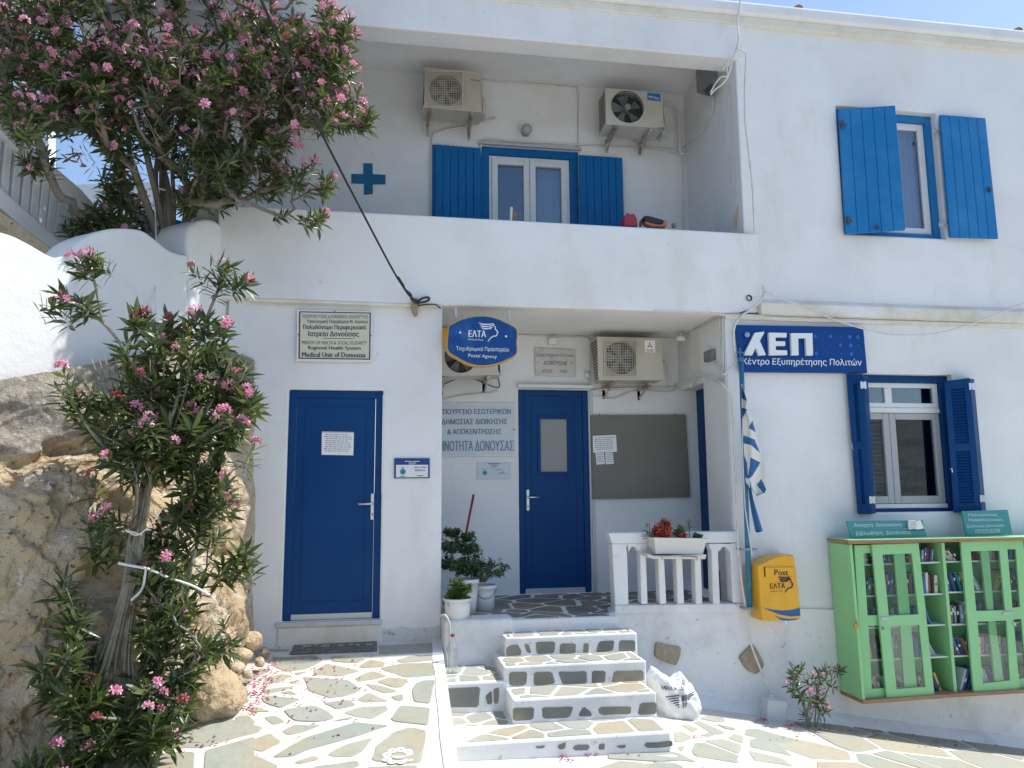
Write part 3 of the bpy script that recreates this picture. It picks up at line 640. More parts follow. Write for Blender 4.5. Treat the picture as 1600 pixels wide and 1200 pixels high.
# upper right window (white frame, one shutter nearly closed)
wr = MB(); q = rectw(WU[0] + .002, WU[1] - .002, WU[2] + .002, WU[3] - .002, YF + .10); q.frame(wr, .075, -.05, .02); win = wr.build('window', BLUE3, house, bevel=.004)
f2 = MB(); q2 = rectw(WU[0] + .078, WU[1] - .078, WU[2] + .078, WU[3] - .078, YF + .13); q2.frame(f2, .075, -.04, .015)
q2.box(f2, .46, .54, .1, .9, -.04, .022); f2.build('window_frame', UPVC, win, bevel=.006)
MB().box(WU[0] + .15, WU[1] - .15, YF + .135, YF + .14, WU[2] + .14, WU[3] - .14).build('pane', GLASS, win)
curtain(WU[0] + .1, WU[1] - .1, WU[2] + .1, WU[3] - .1, YF + .26, win)
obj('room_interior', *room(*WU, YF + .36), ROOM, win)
MB().box(WU[0] + .002, WU[1] - .002, YF + .01, YF + .10, WU[2] - .02, WU[2] + .004).build('window_sill', PLC, house)
s1 = shutter_boards(qpx([(1308.5, 173), (1397, 166.5), (1413, 360.5), (1319.5, 367)], [6.975, 6.86, 6.86, 6.975]), 5, BLUE3)
s2 = shutter_boards(qpx([(1466, 181), (1537, 186.5), (1557, 374), (1482, 372)], [6.955, 6.945, 6.945, 6.955]), 5, BLUE3)
def hinge(x, y, Y, parent, s=.05, mt=None):
    p = hy(x, y, Y); h = MB(); h.box(p.x - s * .5, p.x + s * .5, Y - .008, Y - .001, p.z - s * .16, p.z + s * .16); h.box(p.x - s * .14, p.x + s * .14, Y - .012, Y - .002, p.z - s * .55, p.z + s * .55)
    h.lathe((p.x - s * .55, Y - .008, p.z - s * .4), [(.006, 0), (.006, s * .8)], 8); h.build('hinge', mt or DGREY, parent)
for a in ((1316, 195, 6.925), (1325, 345, 6.925)): hinge(*a, s1, .08)
hinge(1371, 355, 6.87, s1, .045)
for a in ((1461, 206, 6.99), (1472, 352, 6.99)): hinge(*a, s2, .07, LGREY)
hinge(1546, 297, 6.91, s2, .05)
# lower right window with its louvred shutters
wr = MB(); q = rectw(WL[0] + .002, WL[1] - .002, WL[2] + .002, WL[3] - .002, YF + .09); q.frame(wr, .09, -.05, .02, tb=.03, tt=.07); win = wr.build('window', BLUE, house, bevel=.004)
xa, xb, za, zb_ = WL[0] + .094, WL[1] - .094, WL[2] + .034, WL[3] - .074
zt = hy(1400, 641, YF + .12).z
f2 = MB(); q2 = rectw(xa, xb, zt + .025, zb_, YF + .12); q2.frame(f2, .05, -.04, .015); xm = (xa * .68 + xb * .32) + .02
f2.box(xm - .04, xm + .04, YF + .108, YF + .16, zt + .07, zb_ - .05); f2.box(xa, xb, YF + .095, YF + .16, zt - .028, zt + .024); f2.box(xa, xb, YF + .09, YF + .16, za, za + .045)
f2.build('window_frame', UPVC, win, bevel=.006)
MB().box(xa + .04, xb - .04, YF + .13, YF + .135, zt + .04, zb_ - .04).build('pane', GLASS, win)
for (a, b) in ((xa + .003, xm - .012), (xm - .008, xb - .003)):
    fs = MB(); qq = rectw(a, b, za + .048, zt - .031, YF + .12); qq.frame(fs, .07, -.04, .01, tb=.075, tt=.065); sh = fs.build('window_sash', UPVG, win, bevel=.006)
    MB().box(a + .06, b - .06, YF + .135, YF + .14, za + .11, zt - .09).build('pane', GLASS, sh)
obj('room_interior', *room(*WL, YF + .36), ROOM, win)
curtain(xm + .22, xb - .05, za + .05, zb_ - .03, YF + .3, win, amp=.015, mt=mat('dark_curtain', (.05, .055, .07), .9))
bl = MB()
for i in range(26):
    z = za + .08 + i * .045
    if z < zt - .1: bl.box(xa + .06, xm - .02, YF + .24, YF + .26, z, z + .018)
bl.build('blind', LGREY, win)
def louvre(q, parent_name='shutter'):
    fr = MB(); tu = .055 / q.w
    q.box(fr, 0, tu, 0, 1, 0, .03); q.box(fr, 1 - tu, 1, 0, 1, 0, .03)
    for a, b in ((0, .07), (.485, .545), (.93, 1)): q.box(fr, tu, 1 - tu, a, b, 0, .029)
    q.box(fr, tu, 1 - tu, .07, .93, -.002, .006)
    o = fr.build('shutter', BLUE, house, bevel=.003)
    for a, b in ((.075, .48), (.55, .925)):
        n = 17
        for i in range(n):
            v0 = a + (b - a) * i / n; v1 = a + (b - a) * (i + .78) / n; s_ = MB()
            s_.hexa([q.pt(tu, v0, .008), q.pt(1 - tu, v0, .008), q.pt(1 - tu, v1, .020), q.pt(tu, v1, .020)], [q.pt(tu, v0, .014), q.pt(1 - tu, v0, .014), q.pt(1 - tu, v1, .027), q.pt(tu, v1, .027)]); s_.build('slat', BLUE, o)
    return o
L1 = louvre(qpx([(1323, 585), (1349, 585), (1362, 803), (1341, 803)], [6.97, 6.86, 6.86, 6.97]))
L1b = MB(); qpx([(1350, 587), (1356, 588), (1369, 802), (1363, 803)], [6.86, 6.97, 6.97, 6.86]).box(L1b, 0, 1, 0, 1, -.02, 0); L1b.build('shutter_fold', BLUE, house, bevel=.003)
L2 = louvre(qpx([(1475, 596), (1514, 591), (1533, 800), (1490, 801)], [6.975, 6.86, 6.86, 6.975]))
L2b = MB(); qpx([(1515.5, 591.5), (1522, 592), (1541, 799), (1534.5, 800)], [6.86, 6.95, 6.95, 6.86]).box(L2b, 0, 1, 0, 1, -.02, 0); L2b.build('shutter_fold', BLUE, house, bevel=.003)
for (x, y, p) in ((1348, 602, L1), (1362, 781, L1), (1517, 604, L2), (1534, 779, L2)):
    P = hy(x, y, 6.84); h = MB(); h.box(P.x - .03, P.x - .008, 6.826, 6.834, P.z - .035, P.z + .035); h.box(P.x + .008, P.x + .03, 6.826, 6.834, P.z - .035, P.z + .035); h.tube([(P.x, 6.828, P.z - .03), (P.x, 6.828, P.z + .03)], .007, 8); h.build('hinge', STEEL, p)
MB().tube([hy(1484, 733, 6.85), hy(1487, 732, 6.82), hy(1488, 738, 6.82)], .005, 6).build('latch', STEEL, L2)
MB().tube([hy(1331, 692, 6.93), hy(1332, 700, 6.91), hy(1334, 703, 6.93)], .005, 6).build('latch', STEEL, L1)
# loggia window
wr = MB(); q = rectw(UW[0] + .002, UW[1] - .002, UW[2] + .002, UW[3] - .002, YU + .04); q.frame(wr, .10, -.05, .02, tt=.09); win = wr.build('window', BLUE2, house, bevel=.004)
MB().box(UW[0] - .03, UW[1] + .03, YU - .05, YU - .001, UW[3] + .002, UW[3] + .035).build('lintel', LGREY, house, bevel=.005)
xa, xb, za, zb_ = UW[0] + .104, UW[1] - .104, UW[2] + .104, UW[3] - .094; xm = (xa + xb) / 2
f2 = MB(); rectw(xa, xb, za, zb_, YU + .07).frame(f2, .03, -.04, .02); f2.build('window_frame', UPVC, win, bevel=.004)
for a, b in ((xa + .032, xm - .002), (xm + .002, xb - .032)):
    fs = MB(); rectw(a, b, za + .032, zb_ - .032, YU + .07).frame(fs, .07, -.03, .03); sh = fs.build('window_sash', UPVC, win, bevel=.006)
    MB().box(a + .06, b - .06, YU + .08, YU + .085, za + .09, zb_ - .09).build('pane', GLASS, sh)
curtain(xm + .12, xb - .02, za, zb_ - .03, YU + .2, win, amp=.02, n=44)
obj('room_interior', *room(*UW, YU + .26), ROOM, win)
for pts in ([(680, 227), (751, 233), (752, 410), (680, 405)], [(903.5, 243.5), (971.5, 248), (974.5, 420), (904.5, 415)]):
    a, b = hy(*pts[0], YU - .05), hy(*pts[1], YU - .05)
    shutter_boards(Quad([a, b, (b.x, b.y, 3.64), (a.x, a.y, 3.64)]), 6, BLUE2)
eg = MB(); a = hy(678, 227, YU - .03); eg.box(a.x - .02, a.x + .012, YU - .05, YU - .005, 3.64, a.z); eg.build('shutter_edge', BLUE2, house)
# blue cross painted on the loggia wall
cr = MB(); cr.prism(ppx([(567.6, 255), (582, 255), (582.6, 272), (602.5, 273), (602.5, 288), (582.6, 288), (582.6, 303), (568.5, 304), (568.5, 287), (549, 286.5), (549, 271.5), (567.6, 272)], YU - .006), (0, .005, 0)); tag(cr.build('painted_cross', BLUED), 'blue painted first aid cross on the white loggia wall left of the shutters', 'cross sign')
# stones showing through the plinth
flagY(trace([[(365,15),(440,35),(500,50),(590,60),(580,140),(545,225),(470,200),(410,180),(350,140)]], 960, 1000, 5.714)[0], 6.972, house, WSTONE, .03, 'wall_stone')
flagY(trace([[(1225,30),(1160,90),(1105,150),(1130,200),(1180,270),(1260,305),(1320,240),(1325,200),(1270,90)]], 960, 1000, 5.714)[0], 6.972, house, WSTONE, .03, 'wall_stone')
# drain hole in parapet, footing fillet
dh = hy(1170, 466, 6.93); MB().lathe((dh.x, 6.931, dh.z), [(.026, 0), (.032, -.012), (.022, -.012), (.02, .004)], 18, axis=(0, 1, 0)).build('drain_hole', DARK, house)
ft = MB()
for i in range(24):
    x0 = 2.1 + i * .25; x1 = x0 + .25; h0 = .06 + .03 * noise.noise(V3((x0 * 2, 0, 0))); h1 = .06 + .03 * noise.noise(V3((x1 * 2, 0, 0)))
    z0, z1 = alley_z(x0, 7), alley_z(x1, 7)
    ft.add([(x0, 6.976, z0 + h0 + .03), (x1, 6.976, z1 + h1 + .03), (x1, 6.90, z1 + .05), (x0, 6.90, z0 + .05), (x1, 6.86, z1 - .03), (x0, 6.86, z0 - .03)], [(0, 1, 2, 3), (3, 2, 4, 5)])
ft.build('footing', PLD, house, smooth=True)

# ------------------------------------------------------------------ porch balustrade
bal = thing('porch_balustrade', 'low white masonry balustrade with small arches in front of the porch', 'balustrade', (2.7, 7, ZP))
Yb = 6.95
def btube(pts, Y, t): return MB().prism(ppx(pts, Y), (0, t, 0))
z_ = trace([[(270,280),(580,278),(1350,268),(1362,300),(1370,362),(300,372)], [(300,372),(440,372),(420,400),(428,450),(440,880),(325,885)], [(325,885),(1412,868),(1420,940),(325,958)],
   [(1290,368),(1372,362),(1412,866),(1310,864),(1290,480)]], 900, 780, 5.333)
btube(z_[0], Yb, .14).build('top_rail', PL, bal, bevel=.012); btube(z_[1], Yb + .002, .135).build('post', PL, bal, bevel=.01); btube(z_[2], Yb, .15).build('bottom_rail', PLD, bal, bevel=.012); btube(z_[3], Yb + .002, .135).build('post', PL, bal, bevel=.01)
for (xt, xb_, w_) in ((530, 545, 54), (680, 700, 55), (830, 848, 56), (985, 1000, 56), (1128, 1145, 58)):
    p = trace([[(xt - 22, 370), (xt + w_ + 22, 370), (xt + w_ + 16, 400), (xt + w_ + 2, 425), (xt + w_, 460), (xb_ + w_, 872), (xb_, 876), (xt + 4, 460), (xt + 2, 425), (xt - 14, 400)]], 900, 780, 5.333)[0]
    btube(p, Yb + .004, .11).build('baluster', PL, bal, bevel=.01)
for (xa_, xb_) in ((430, 530), (1185, 1290)):
    xm_ = (xa_ + xb_) / 2
    p = trace([[(xa_, 371), (xb_, 371), (xb_ - 8, 440), (xm_ + 28, 415), (xm_ + 20, 402), (xm_, 392), (xm_ - 20, 402), (xm_ - 28, 415), (xa_ + 8, 440)]], 900, 780, 5.333)[0]
    btube(p, Yb + .02, .09).build('arch', PL, bal, bevel=.004)

# ------------------------------------------------------------------ left side: white wall, rock, stairs behind
WA = V3((-1.43, 7.0, 0)); WD = V3((-1.09, -1.5, 0)).normalized(); WN = V3((.809, -.588, 0)).normalized()
def hw(x, y, off=0): return hp(x, y, WA + WN * off, WN)
def wallpoly(pts, thick, name, mt, parent, off=0, bevel=.04):
    return MB().prism([hw(x, y, off) for x, y in pts], -WN * thick).build(name, mt, parent, bevel=bevel, seg=4, smooth=False)
lw = thing('garden_wall', 'curving sunlit white garden wall above the rock, left of the clinic door', 'wall', hw(150, 560))
crv = [(-260, 330), (-120, 335), (0, 362), (40, 378), (75, 398), (92, 402), (108, 392), (128, 374), (150, 363), (175, 357), (205, 357), (225, 361), (243, 374), (262, 389), (278, 396), (294, 398), (294, 560), (150, 600), (0, 640), (-260, 680)]
def sm2(pts, k=4):
    return [(p.x, p.y) for p in smooth_line([V3((x, y, 0)) for x, y in pts], k)]
wallpoly(sm2(crv[:16]) + crv[16:], .34, 'wall_panel', CURBM, lw)
wallpoly(sm2([(294, 404), (293, 380), (296, 356), (308, 344), (325, 341), (340, 346), (350, 358), (356, 378)]) + [(358, 470), (352, 560), (294, 572)], .75, 'wall_end', CURBM, lw, off=.004)
# rock below
base_px = [(402, 1010), (386, 1040), (352, 1085), (300, 1118), (250, 1150), (180, 1182), (60, 1212), (-120, 1250)]
bp = [zray(x, y, ramp_z, .3) for x, y in base_px] + [V3((-3.6, 3.6, .0)), V3((-4.3, 2.6, -.05))]
tp = [V3((-1.12, 6.96, 2.86)), hw(345, 545, .02), hw(290, 545, .04), hw(200, 560, .05), hw(110, 578, .05), hw(20, 592, .05), hw(-120, 610, .05), hw(-300, 640, .05)]
bp = smooth_line(bp, 12); tp = smooth_line(tp, 12); N = len(bp); Mv = 150; NU = 330
vs = []; fs = []
def lerp_path(P, t):
    t *= len(P) - 1; i = min(int(t), len(P) - 2); return P[i].lerp(P[i + 1], t - i)
cave = hp(98, 905, V3((-2.3, 5.2, 0)), V3((.8, -.6, 0)).normalized())
for i in range(NU + 1):
    u = i / NU; B = lerp_path(bp, u); T = lerp_path(tp, u); side = (T - B).cross(V3((0, 1, 0)))
    nn = V3((.85, -.5, .25)).normalized()
    for j in range(Mv + 1):
        v = j / Mv; P = B.lerp(T, v)
        bulge = math.sin(math.pi * min(1, v * 1.02)) * (.02 + .20 * min(1, u * 2.2)) * (1 - .6 * max(0, v - .5))
        P = P + nn * bulge
        q = P * 1.0
        d = .20 * noise.fractal(q * 1.1 + V3((3, 1, 7)), 1.0, 2.1, 4) + .10 * (.5 - abs(noise.noise(q * 3.1))) + .05 * (.4 - abs(noise.noise(q * 7.7))) + .022 * noise.fractal(q * 14, .7, 2.1, 4)
        pit = noise.noise(q * 2.3 + V3((9, 2, 4))); d -= .16 * max(0, pit - .28) / .3
        cell = noise.voronoi(q * 1.7 + V3((.4, .2, 9)))[0]; d += .16 * min(.35, cell[1] - cell[0])
        cr_ = noise.voronoi(q * 2.3 + V3((1, 5, 2)) + V3((1, 1, 1)) * .35 * noise.noise(q * 5))[0]; d -= .035 * max(0, 1 - (cr_[1] - cr_[0]) / .08)
        edge = .78 + .05 * noise.noise(q * 2.5); k_ = max(0., min(1., (v - edge) / .03)); d = d * (1 - .55 * k_) + k_ * (.09 + .03 * (.4 - noise.voronoi(q * 13)[0][0])) - .10 * math.exp(-((v - edge + .02) / .02) ** 2)
        rad = (P - cave).length; d -= .28 * math.exp(-(rad / .13) ** 2)
        P = P + nn * (d * min(1, (u + .02) * 5) - .06) * min(1, .25 + v * 5)
        vs.append(P)
for i in range(NU):
    for j in range(Mv): a = i * (Mv + 1) + j; fs.append((a, a + Mv + 1, a + Mv + 2, a + 1))
mi = [1 if ((k % Mv) / Mv > .78 + .05 * noise.noise(vs[(k // Mv) * (Mv + 1) + k % Mv] * 2.5)) else 0 for k in range(len(fs))]
rock = obj('rock_outcrop', vs, fs, [ROCKT, ROCKG], smooth=True, mi=mi); rock['kind'] = 'structure'
def pillow(cx, cy, outline, Y, depth, name, mt, parent=None, bump=.0, seed=0, nr=10, na=48, smooth=True, freq=6, flat=1.0):
    """a rounded lump with a traced silhouette, px outline list, real depth"""
    c = hy(cx, cy, Y); pts = [hy(x, y, Y) - c for x, y in outline]; ang = [(math.atan2(p.z, p.x), math.hypot(p.x, p.z)) for p in pts]; ang.sort()
    def Rr(t):
        for k in range(len(ang)):
            a, ra = ang[k]; b, rb = ang[(k + 1) % len(ang)]
            if k == len(ang) - 1: b += 2 * math.pi
            tt = t if t >= a else t + 2 * math.pi
            if a <= tt <= b: return ra + (rb - ra) * (tt - a) / max(1e-6, b - a)
        return ang[0][1]
    v = []; f = []
    for s_ in (-1, 1):
        pass
    rows = 2 * nr + 1
    for j in range(rows):
        ph = -math.pi / 2 + math.pi * j / (rows - 1)
        for k in range(na):
            t = -math.pi + 2 * math.pi * k / na; r = Rr(t) * max(0., math.cos(ph)) ** flat
            p = V3((r * math.cos(t), depth * math.sin(ph), r * math.sin(t)))
            if bump: p = p + p.normalized() * bump * noise.fractal(V3((p.x, p.y, p.z)) * freq + V3((seed, 0, 0)), .9, 2, 3) if p.length > 1e-6 else p
            v.append(c + p)
    for j in range(rows - 1):
        for k in range(na): f.append((j * na + k, j * na + (k + 1) % na, (j + 1) * na + (k + 1) % na, (j + 1) * na + k))
    return obj(name, v, f, mt, parent, smooth=smooth)
bo = pillow(335, 1080, [(300, 1120), (298, 1080), (320, 1046), (348, 1045), (375, 1075), (380, 1105), (345, 1122)], 5.75, .25, 'boulder', ROCKT, bump=.05, seed=4); tag(bo, 'pale boulder at the foot of the rock beside the flagstone ramp', 'boulder')
sr = [(392, 1000, 6.6, .10), (378, 1022, 6.5, .09), (405, 1035, 6.45, .05), (370, 1043, 6.2, .07), (388, 1052, 6.2, .045), (412, 1018, 6.7, .04)]
for i, (x, y, Y, r) in enumerate(sr):
    pz = FL * r / 6.4; ol = [(x + pz * math.cos(a) * rr.uniform(.75, 1.2), y + pz * .8 * math.sin(a) * rr.uniform(.75, 1.2)) for a in [k * math.pi / 4 for k in range(8)]]
    tag(pillow(x, y, ol, Y, r, 'loose_stone', ROCKT, bump=.02, seed=i, nr=5, na=16), ['largest tan stone wedged at the rock edge left of the door', 'tan stone just below the largest one at the rock edge', 'small stone lying on the ramp near the rock', 'middling stone at the bottom of the rock beside petals', 'little stone among the petals beside the rock', 'smallest stone against the wall corner left of the door step'][i], 'stone', 'loose stones at the foot of the rock')
# rubble strip showing above the wall + stair balustrade + neighbour house
nb = thing('neighbour_house', 'white house wall seen behind the oleander at the top left', 'house', (-8, 14, 1))
MB().prism([hy(-500, 600, 14), hy(-500, -500, 14), hy(75, -500, 14), hy(76, 600, 14)], (0, .3, 0)).build('wall', PL, nb)
MB().prism([hy(76, 290, 13.9), hy(250, 284, 13.9), hy(250, 500, 13.9), hy(76, 500, 13.9)], (0, .3, 0)).build('terrace_wall', PL, nb)
sb = thing('stair_balustrade', 'white slatted stair balustrade climbing to the left behind the garden wall', 'balustrade', hy(50, 330, 8.5))
YL = [7.7, 9.0]
def sq(x, y):  # points on the slanting plane of the flight
    P0 = hy(0, 300, 6.35); P1 = hy(150, 300, 7.3); d = (P1 - P0); d.z = 0; n = V3((-d.y, d.x, 0)).normalized(); return hp(x, y, P0, n), n
def flight(pts, t, name, mt, off=0, bevel=.02):
    n = sq(0, 0)[1]; n = n if n.y > 0 else -n
    return MB().prism([sq(x, y)[0] - n * off for x, y in pts], n * t).build(name, mt, sb, bevel=bevel)
flight([(-80, 95), (0, 182), (40, 226), (80, 262), (120, 296), (150, 330), (165, 360), (150, 366), (120, 322), (80, 290), (40, 254), (0, 214), (-80, 130)], .22, 'handrail', PL, .05)
flight([(-80, 215), (0, 298), (40, 335), (80, 370), (100, 392), (100, 410), (70, 400), (20, 350), (0, 332), (-80, 260)], .22, 'stringer', PL, .05)
xs_ = [-44, -28, -12, 4, 20, 35, 49, 62, 75, 87, 98, 108, 117]
for i, x in enumerate(xs_):
    yt = np.interp(x + 8, [-80, 0, 40, 80, 120, 150], [125, 208, 250, 286, 318, 362]); yb_ = np.interp(x, [-80, 0, 40, 80, 110], [222, 302, 340, 375, 405])
    flight([(x + 6, yt), (x + 16, yt + 8), (x + 9, yb_ + 10), (x - 3, yb_)], .06, 'slat', PL, 0, .006)
flight([(-80, 150), (0, 205), (130, 330), (120, 400), (-80, 270)], .02, 'backing_panel', PL, -.16)
rs = MB().prism([hy(x, y, 6.25) for x, y in ((-60, 300), (0, 330), (30, 352), (60, 375), (85, 393), (95, 402), (60, 420), (-60, 420))], (0, .5, 0)).build('rubble_strip', ROCKT); tag(rs, 'strip of tan rubble masonry between the white wall and the stair balustrade', 'rubble wall')
bb = MB(); bb.prism(ppx([(262, 340), (283, 345), (283, 372), (262, 372)], 7.9), (0, .1, 0)); tag(bb.build('blue_box', BLUE2), 'small blue panel half hidden behind the oleander trunks', 'panel')

# ------------------------------------------------------------------ air conditioners
def grille(mb, c, r, n, Y, rings=6, spokes=24, mi=0):
    for k in range(rings):
        rr_ = r * (k + 1) / rings; pts = [(c.x + rr_ * math.cos(a), Y, c.z + rr_ * math.sin(a)) for a in [2 * math.pi * j / 32 for j in range(33)]]; mb.tube(pts, .003, 4, mi)
def ac(name, label, pts, Yf, depth, fan, mt, square, brackets, parts):
    q = qpx(pts, Yf); c = q.pt(.5, 1); t = thing(name, label, 'air conditioner', (c.x, Yf + depth / 2, c.z), 'outdoor air conditioning units')
    # casing with a round cut-out rendered as a recessed dark disc with real blades and guard
    fc_ = hy(fan[0], fan[1], Yf); r = fan[2] / FL * (fc_ - EYE).dot(F)
    b = MB(); n = 40; ring = [(fc_.x + r * math.cos(2 * math.pi * k / n), Yf, fc_.z + r * math.sin(2 * math.pi * k / n)) for k in range(n)]
    outer = []
    for k in range(n):
        a = 2 * math.pi * k / n; dx, dz = math.cos(a), math.sin(a); u = None
        x0, x1 = q.c[0].x, q.c[1].x; best = 1e9
        for X in (x0, x1):
            if abs(dx) > 1e-6:
                s_ = (X - fc_.x) / dx
                if s_ > 0: best = min(best, s_)
        for i_, vv in ((0, 0), (1, 1)):
            # top and bottom edges slope with the casing
            A, B_ = (q.c[0], q.c[1]) if vv == 0 else (q.c[3], q.c[2]); sl_ = (B_.z - A.z) / (B_.x - A.x)
            den = dz - sl_ * dx
            if abs(den) > 1e-6:
                s_ = (A.z + sl_ * (fc_.x - A.x) - fc_.z) / den
                if s_ > 0: best = min(best, s_)
        outer.append((fc_.x + dx * best, Yf, fc_.z + dz * best))
    b.add(outer + ring + [(p[0], Yf + .05, p[2]) for p in ring], [(i, (i + 1) % n, n + (i + 1) % n, n + i) for i in range(n)] + [(n + i, n + (i + 1) % n, 2 * n + (i + 1) % n, 2 * n + i) for i in range(n)])
    # fill the corners missed by the radial ring, then sides and back
    corners = [(p.x, Yf, p.z) for p in q.c]
    for cpt in corners:
        ds = sorted(range(n), key=lambda k: (outer[k][0] - cpt[0]) ** 2 + (outer[k][2] - cpt[2]) ** 2)[:2]
        b.add([cpt, outer[ds[0]], outer[ds[1]]], [(0, 1, 2)])
    bk = [(p[0], Yf + depth, p[2]) for p in corners]; b.add(corners + bk, [(0, 1, 5, 4), (1, 2, 6, 5), (2, 3, 7, 6), (3, 0, 4, 7), (4, 5, 6, 7)])
    b.build('casing', mt, t, recalc=False)
    MB().lathe((fc_.x, Yf + .12, fc_.z), [(r * 1.02, 0), (r * 1.02, .01)], 40, axis=(0, 1, 0)).build('fan_well', DGREY, t)
    fb = MB()
    for k in range(5):
        a = 2 * math.pi * k / 5; pp = []
        for rr_, da, dy in ((.2, 0, 0), (.95, .15, .0), (.95, .85, .035), (.2, .9, .03)):
            pp.append((fc_.x + r * rr_ * math.cos(a + da), Yf + .06 + dy, fc_.z + r * rr_ * math.sin(a + da)))
        fb.add(pp, [(0, 1, 2, 3)])
    fb.lathe((fc_.x, Yf + .10, fc_.z), [(r * .22, 0), (r * .2, -.05)], 16, axis=(0, 1, 0)); fb.build('fan', GREY, t)
    g = MB(); p_ = t
    if square:
        qq = rect_px(square[0], square[1], square[2], square[3], Yf - .012); nx, nz = square[4], square[5]
        for i in range(nx + 1): g.tube([qq.pt(i / nx, 0), qq.pt(i / nx, 1)], .0035, 4)
        for i in range(nz + 1): g.tube([qq.pt(0, i / nz, .004), qq.pt(1, i / nz, .004)], .0035, 4)
        g.build('fan_guard', mt, t); fr = MB(); qq.frame(fr, .012, -.01, .006); fr.build('guard_frame', mt, t)
    else:
        grille(g, fc_, r * .97, 0, Yf - .006, 8)
        for k in range(4):
            a = k * math.pi / 4 + .2; g.tube([(fc_.x + r * math.cos(a), Yf - .004, fc_.z + r * math.sin(a)), (fc_.x - r * math.cos(a), Yf - .004, fc_.z - r * math.sin(a))], .003, 4)
        g.build('fan_guard', DGREY, t); MB().lathe((fc_.x, Yf - .004, fc_.z), [(r * .2, 0), (r * .16, -.012)], 20, axis=(0, 1, 0)).build('guard_boss', GREY, t)
    for (x, y, x2, y2) in brackets:
        a = hy(x, y, Yf + .02); k = MB(); k.box(a.x - .018, a.x + .018, Yf + .0, Yf + depth + .10, a.z - .03, a.z + .0)
        k.tube([(a.x, Yf + .06, a.z - .03), (a.x, Yf + depth + .08, a.z - .12)], .010, 5); k.box(a.x - .016, a.x + .016, Yf + depth + .09, Yf + depth + .10, a.z - .14, a.z)
        k.build('bracket', RUST, t)
    parts(t, q, Yf, depth); return t
def vents(t, q, Yf, depth, right=False, n=14):
    u = 1 if right else 0; a, d = q.c[1 if right else 0], q.c[2 if right else 3]; s_ = .002 if right else -.002; v = MB()
    for i in range(n):
        z0 = a.z + (d.z - a.z) * (.06 + .88 * i / n); z1 = a.z + (d.z - a.z) * (.06 + .88 * (i + .6) / n); x = a.x + (d.x - a.x) * i / n
        for k in range(3):
            y0 = Yf + .03 + (depth - .06) * k / 3; v.box(min(x, x + s_), max(x, x + s_), y0, y0 + (depth - .06) / 3 - .012, z1, z0)
    v.build('side_vents', DGREY, t)
def p1(t, q, Yf, d):
    mb = MB(); text_into(mb, 'Inventor', onY(Yf - .004), ((735, 122), (750, 123.5), (750, 127.5), (735, 126)), .01); mb.build('lettering', REDP, t)
    mb = MB(); text_into(mb, 'inverter', onY(Yf - .004), ((734.5, 129.5), (746, 131), (746, 133), (734.5, 131.5))); text_into(mb, 'A++', onY(Yf - .004), ((735, 160), (748, 161.5), (748, 168), (735, 166.5))); mb.build('lettering', LGREY, t)
    fr = MB(); qpx([(729, 116), (752, 118), (751.5, 173), (728, 170.5)], Yf - .002).frame(fr, .006, 0, .003); fr.build('panel_seam', CREAM, t)
    s_ = MB(); c = q.pt(1, .62); s_.box(c.x, c.x + .05, Yf + .06, Yf + d - .04, c.z - .16, c.z + .03); s_.build('valve_cover', mat_ac1, t, bevel=.008)
mat_ac1 = CREAM
ac('air_conditioner', 'cream air conditioner with square wire fan guard, left of the two under the loggia ceiling', [(663.4, 105.3), (752.8, 113), (754, 175.7), (660.6, 167.5)], 7.93, .3, (696, 140.5, 26), CREAM, (669.5, 111, 723.5, 167, 15, 15), [(671.5, 170, 0, 0), (738, 176, 0, 0)], p1)
def p2(t, q, Yf, d):
    vents(t, q, Yf, d)
    st = MB(); qpx([(1011.5, 145), (1032, 147), (1032, 158.5), (1011.5, 156)], Yf - .003).box(st, 0, 1, 0, 1, 0, .003); st.build('badge', mat('badge_blue', (.01, .18, .50), .4), t)
    mb = MB(); text_into(mb, 'Midea', onY(Yf - .008), ((1017, 149.5), (1030, 151), (1030, 155.5), (1017, 154)), .02); mb.lathe(hy(1015, 151, Yf - .007), [(.011, 0), (.011, .001)], 14, axis=(0, 1, 0)); mb.build('lettering', WPRINT, t)
    s_ = MB(); c = q.pt(1, .66); s_.box(c.x, c.x + .05, Yf + .08, Yf + d - .03, c.z - .18, c.z + .04); s_.build('valve_cover', CREAM2, t, bevel=.008)
ac('air_conditioner', 'white air conditioner with round dark fan grille and blue badge, right under the loggia ceiling', [(945.8, 137.2), (1035.2, 145.5), (1038.8, 201), (946.7, 194)], 7.93, .3, (980.5, 167, 26.5), CREAM2, None, [(962, 198, 0, 0), (1016, 202, 0, 0)], p2)
def p3(t, q, Yf, d):
    vents(t, q, Yf, d)
    st = MB(); qpx([(1007, 531.5), (1023.5, 532), (1023.5, 551), (1007.5, 550.5)], Yf - .003).box(st, 0, 1, 0, 1, 0, .003); st.build('badge', PAPER, t)
    mb = MB()
    c = hy(1015.3, 540, Yf - .008); s_ = .018
    for a in (90, 210, 330):
        d_ = V3((math.cos(math.radians(a)), 0, math.sin(math.radians(a)))); n_ = V3((-d_.z, 0, d_.x)); mb.add([c, c + d_ * s_ + n_ * s_ * .55, c + d_ * s_ * 2, c + d_ * s_ - n_ * s_ * .55], [(0, 1, 2, 3)])
    mb.build('emblem', mat('emblem_red', (.65, .01, .02), .5), t)
    mb = MB(); text_into(mb, 'MITSUBISHI', onY(Yf - .008), (1009, 546, 1022, 548)); text_into(mb, 'ELECTRIC', onY(Yf - .008), (1010, 548.6, 1021, 550)); mb.build('lettering', BLACK, t)
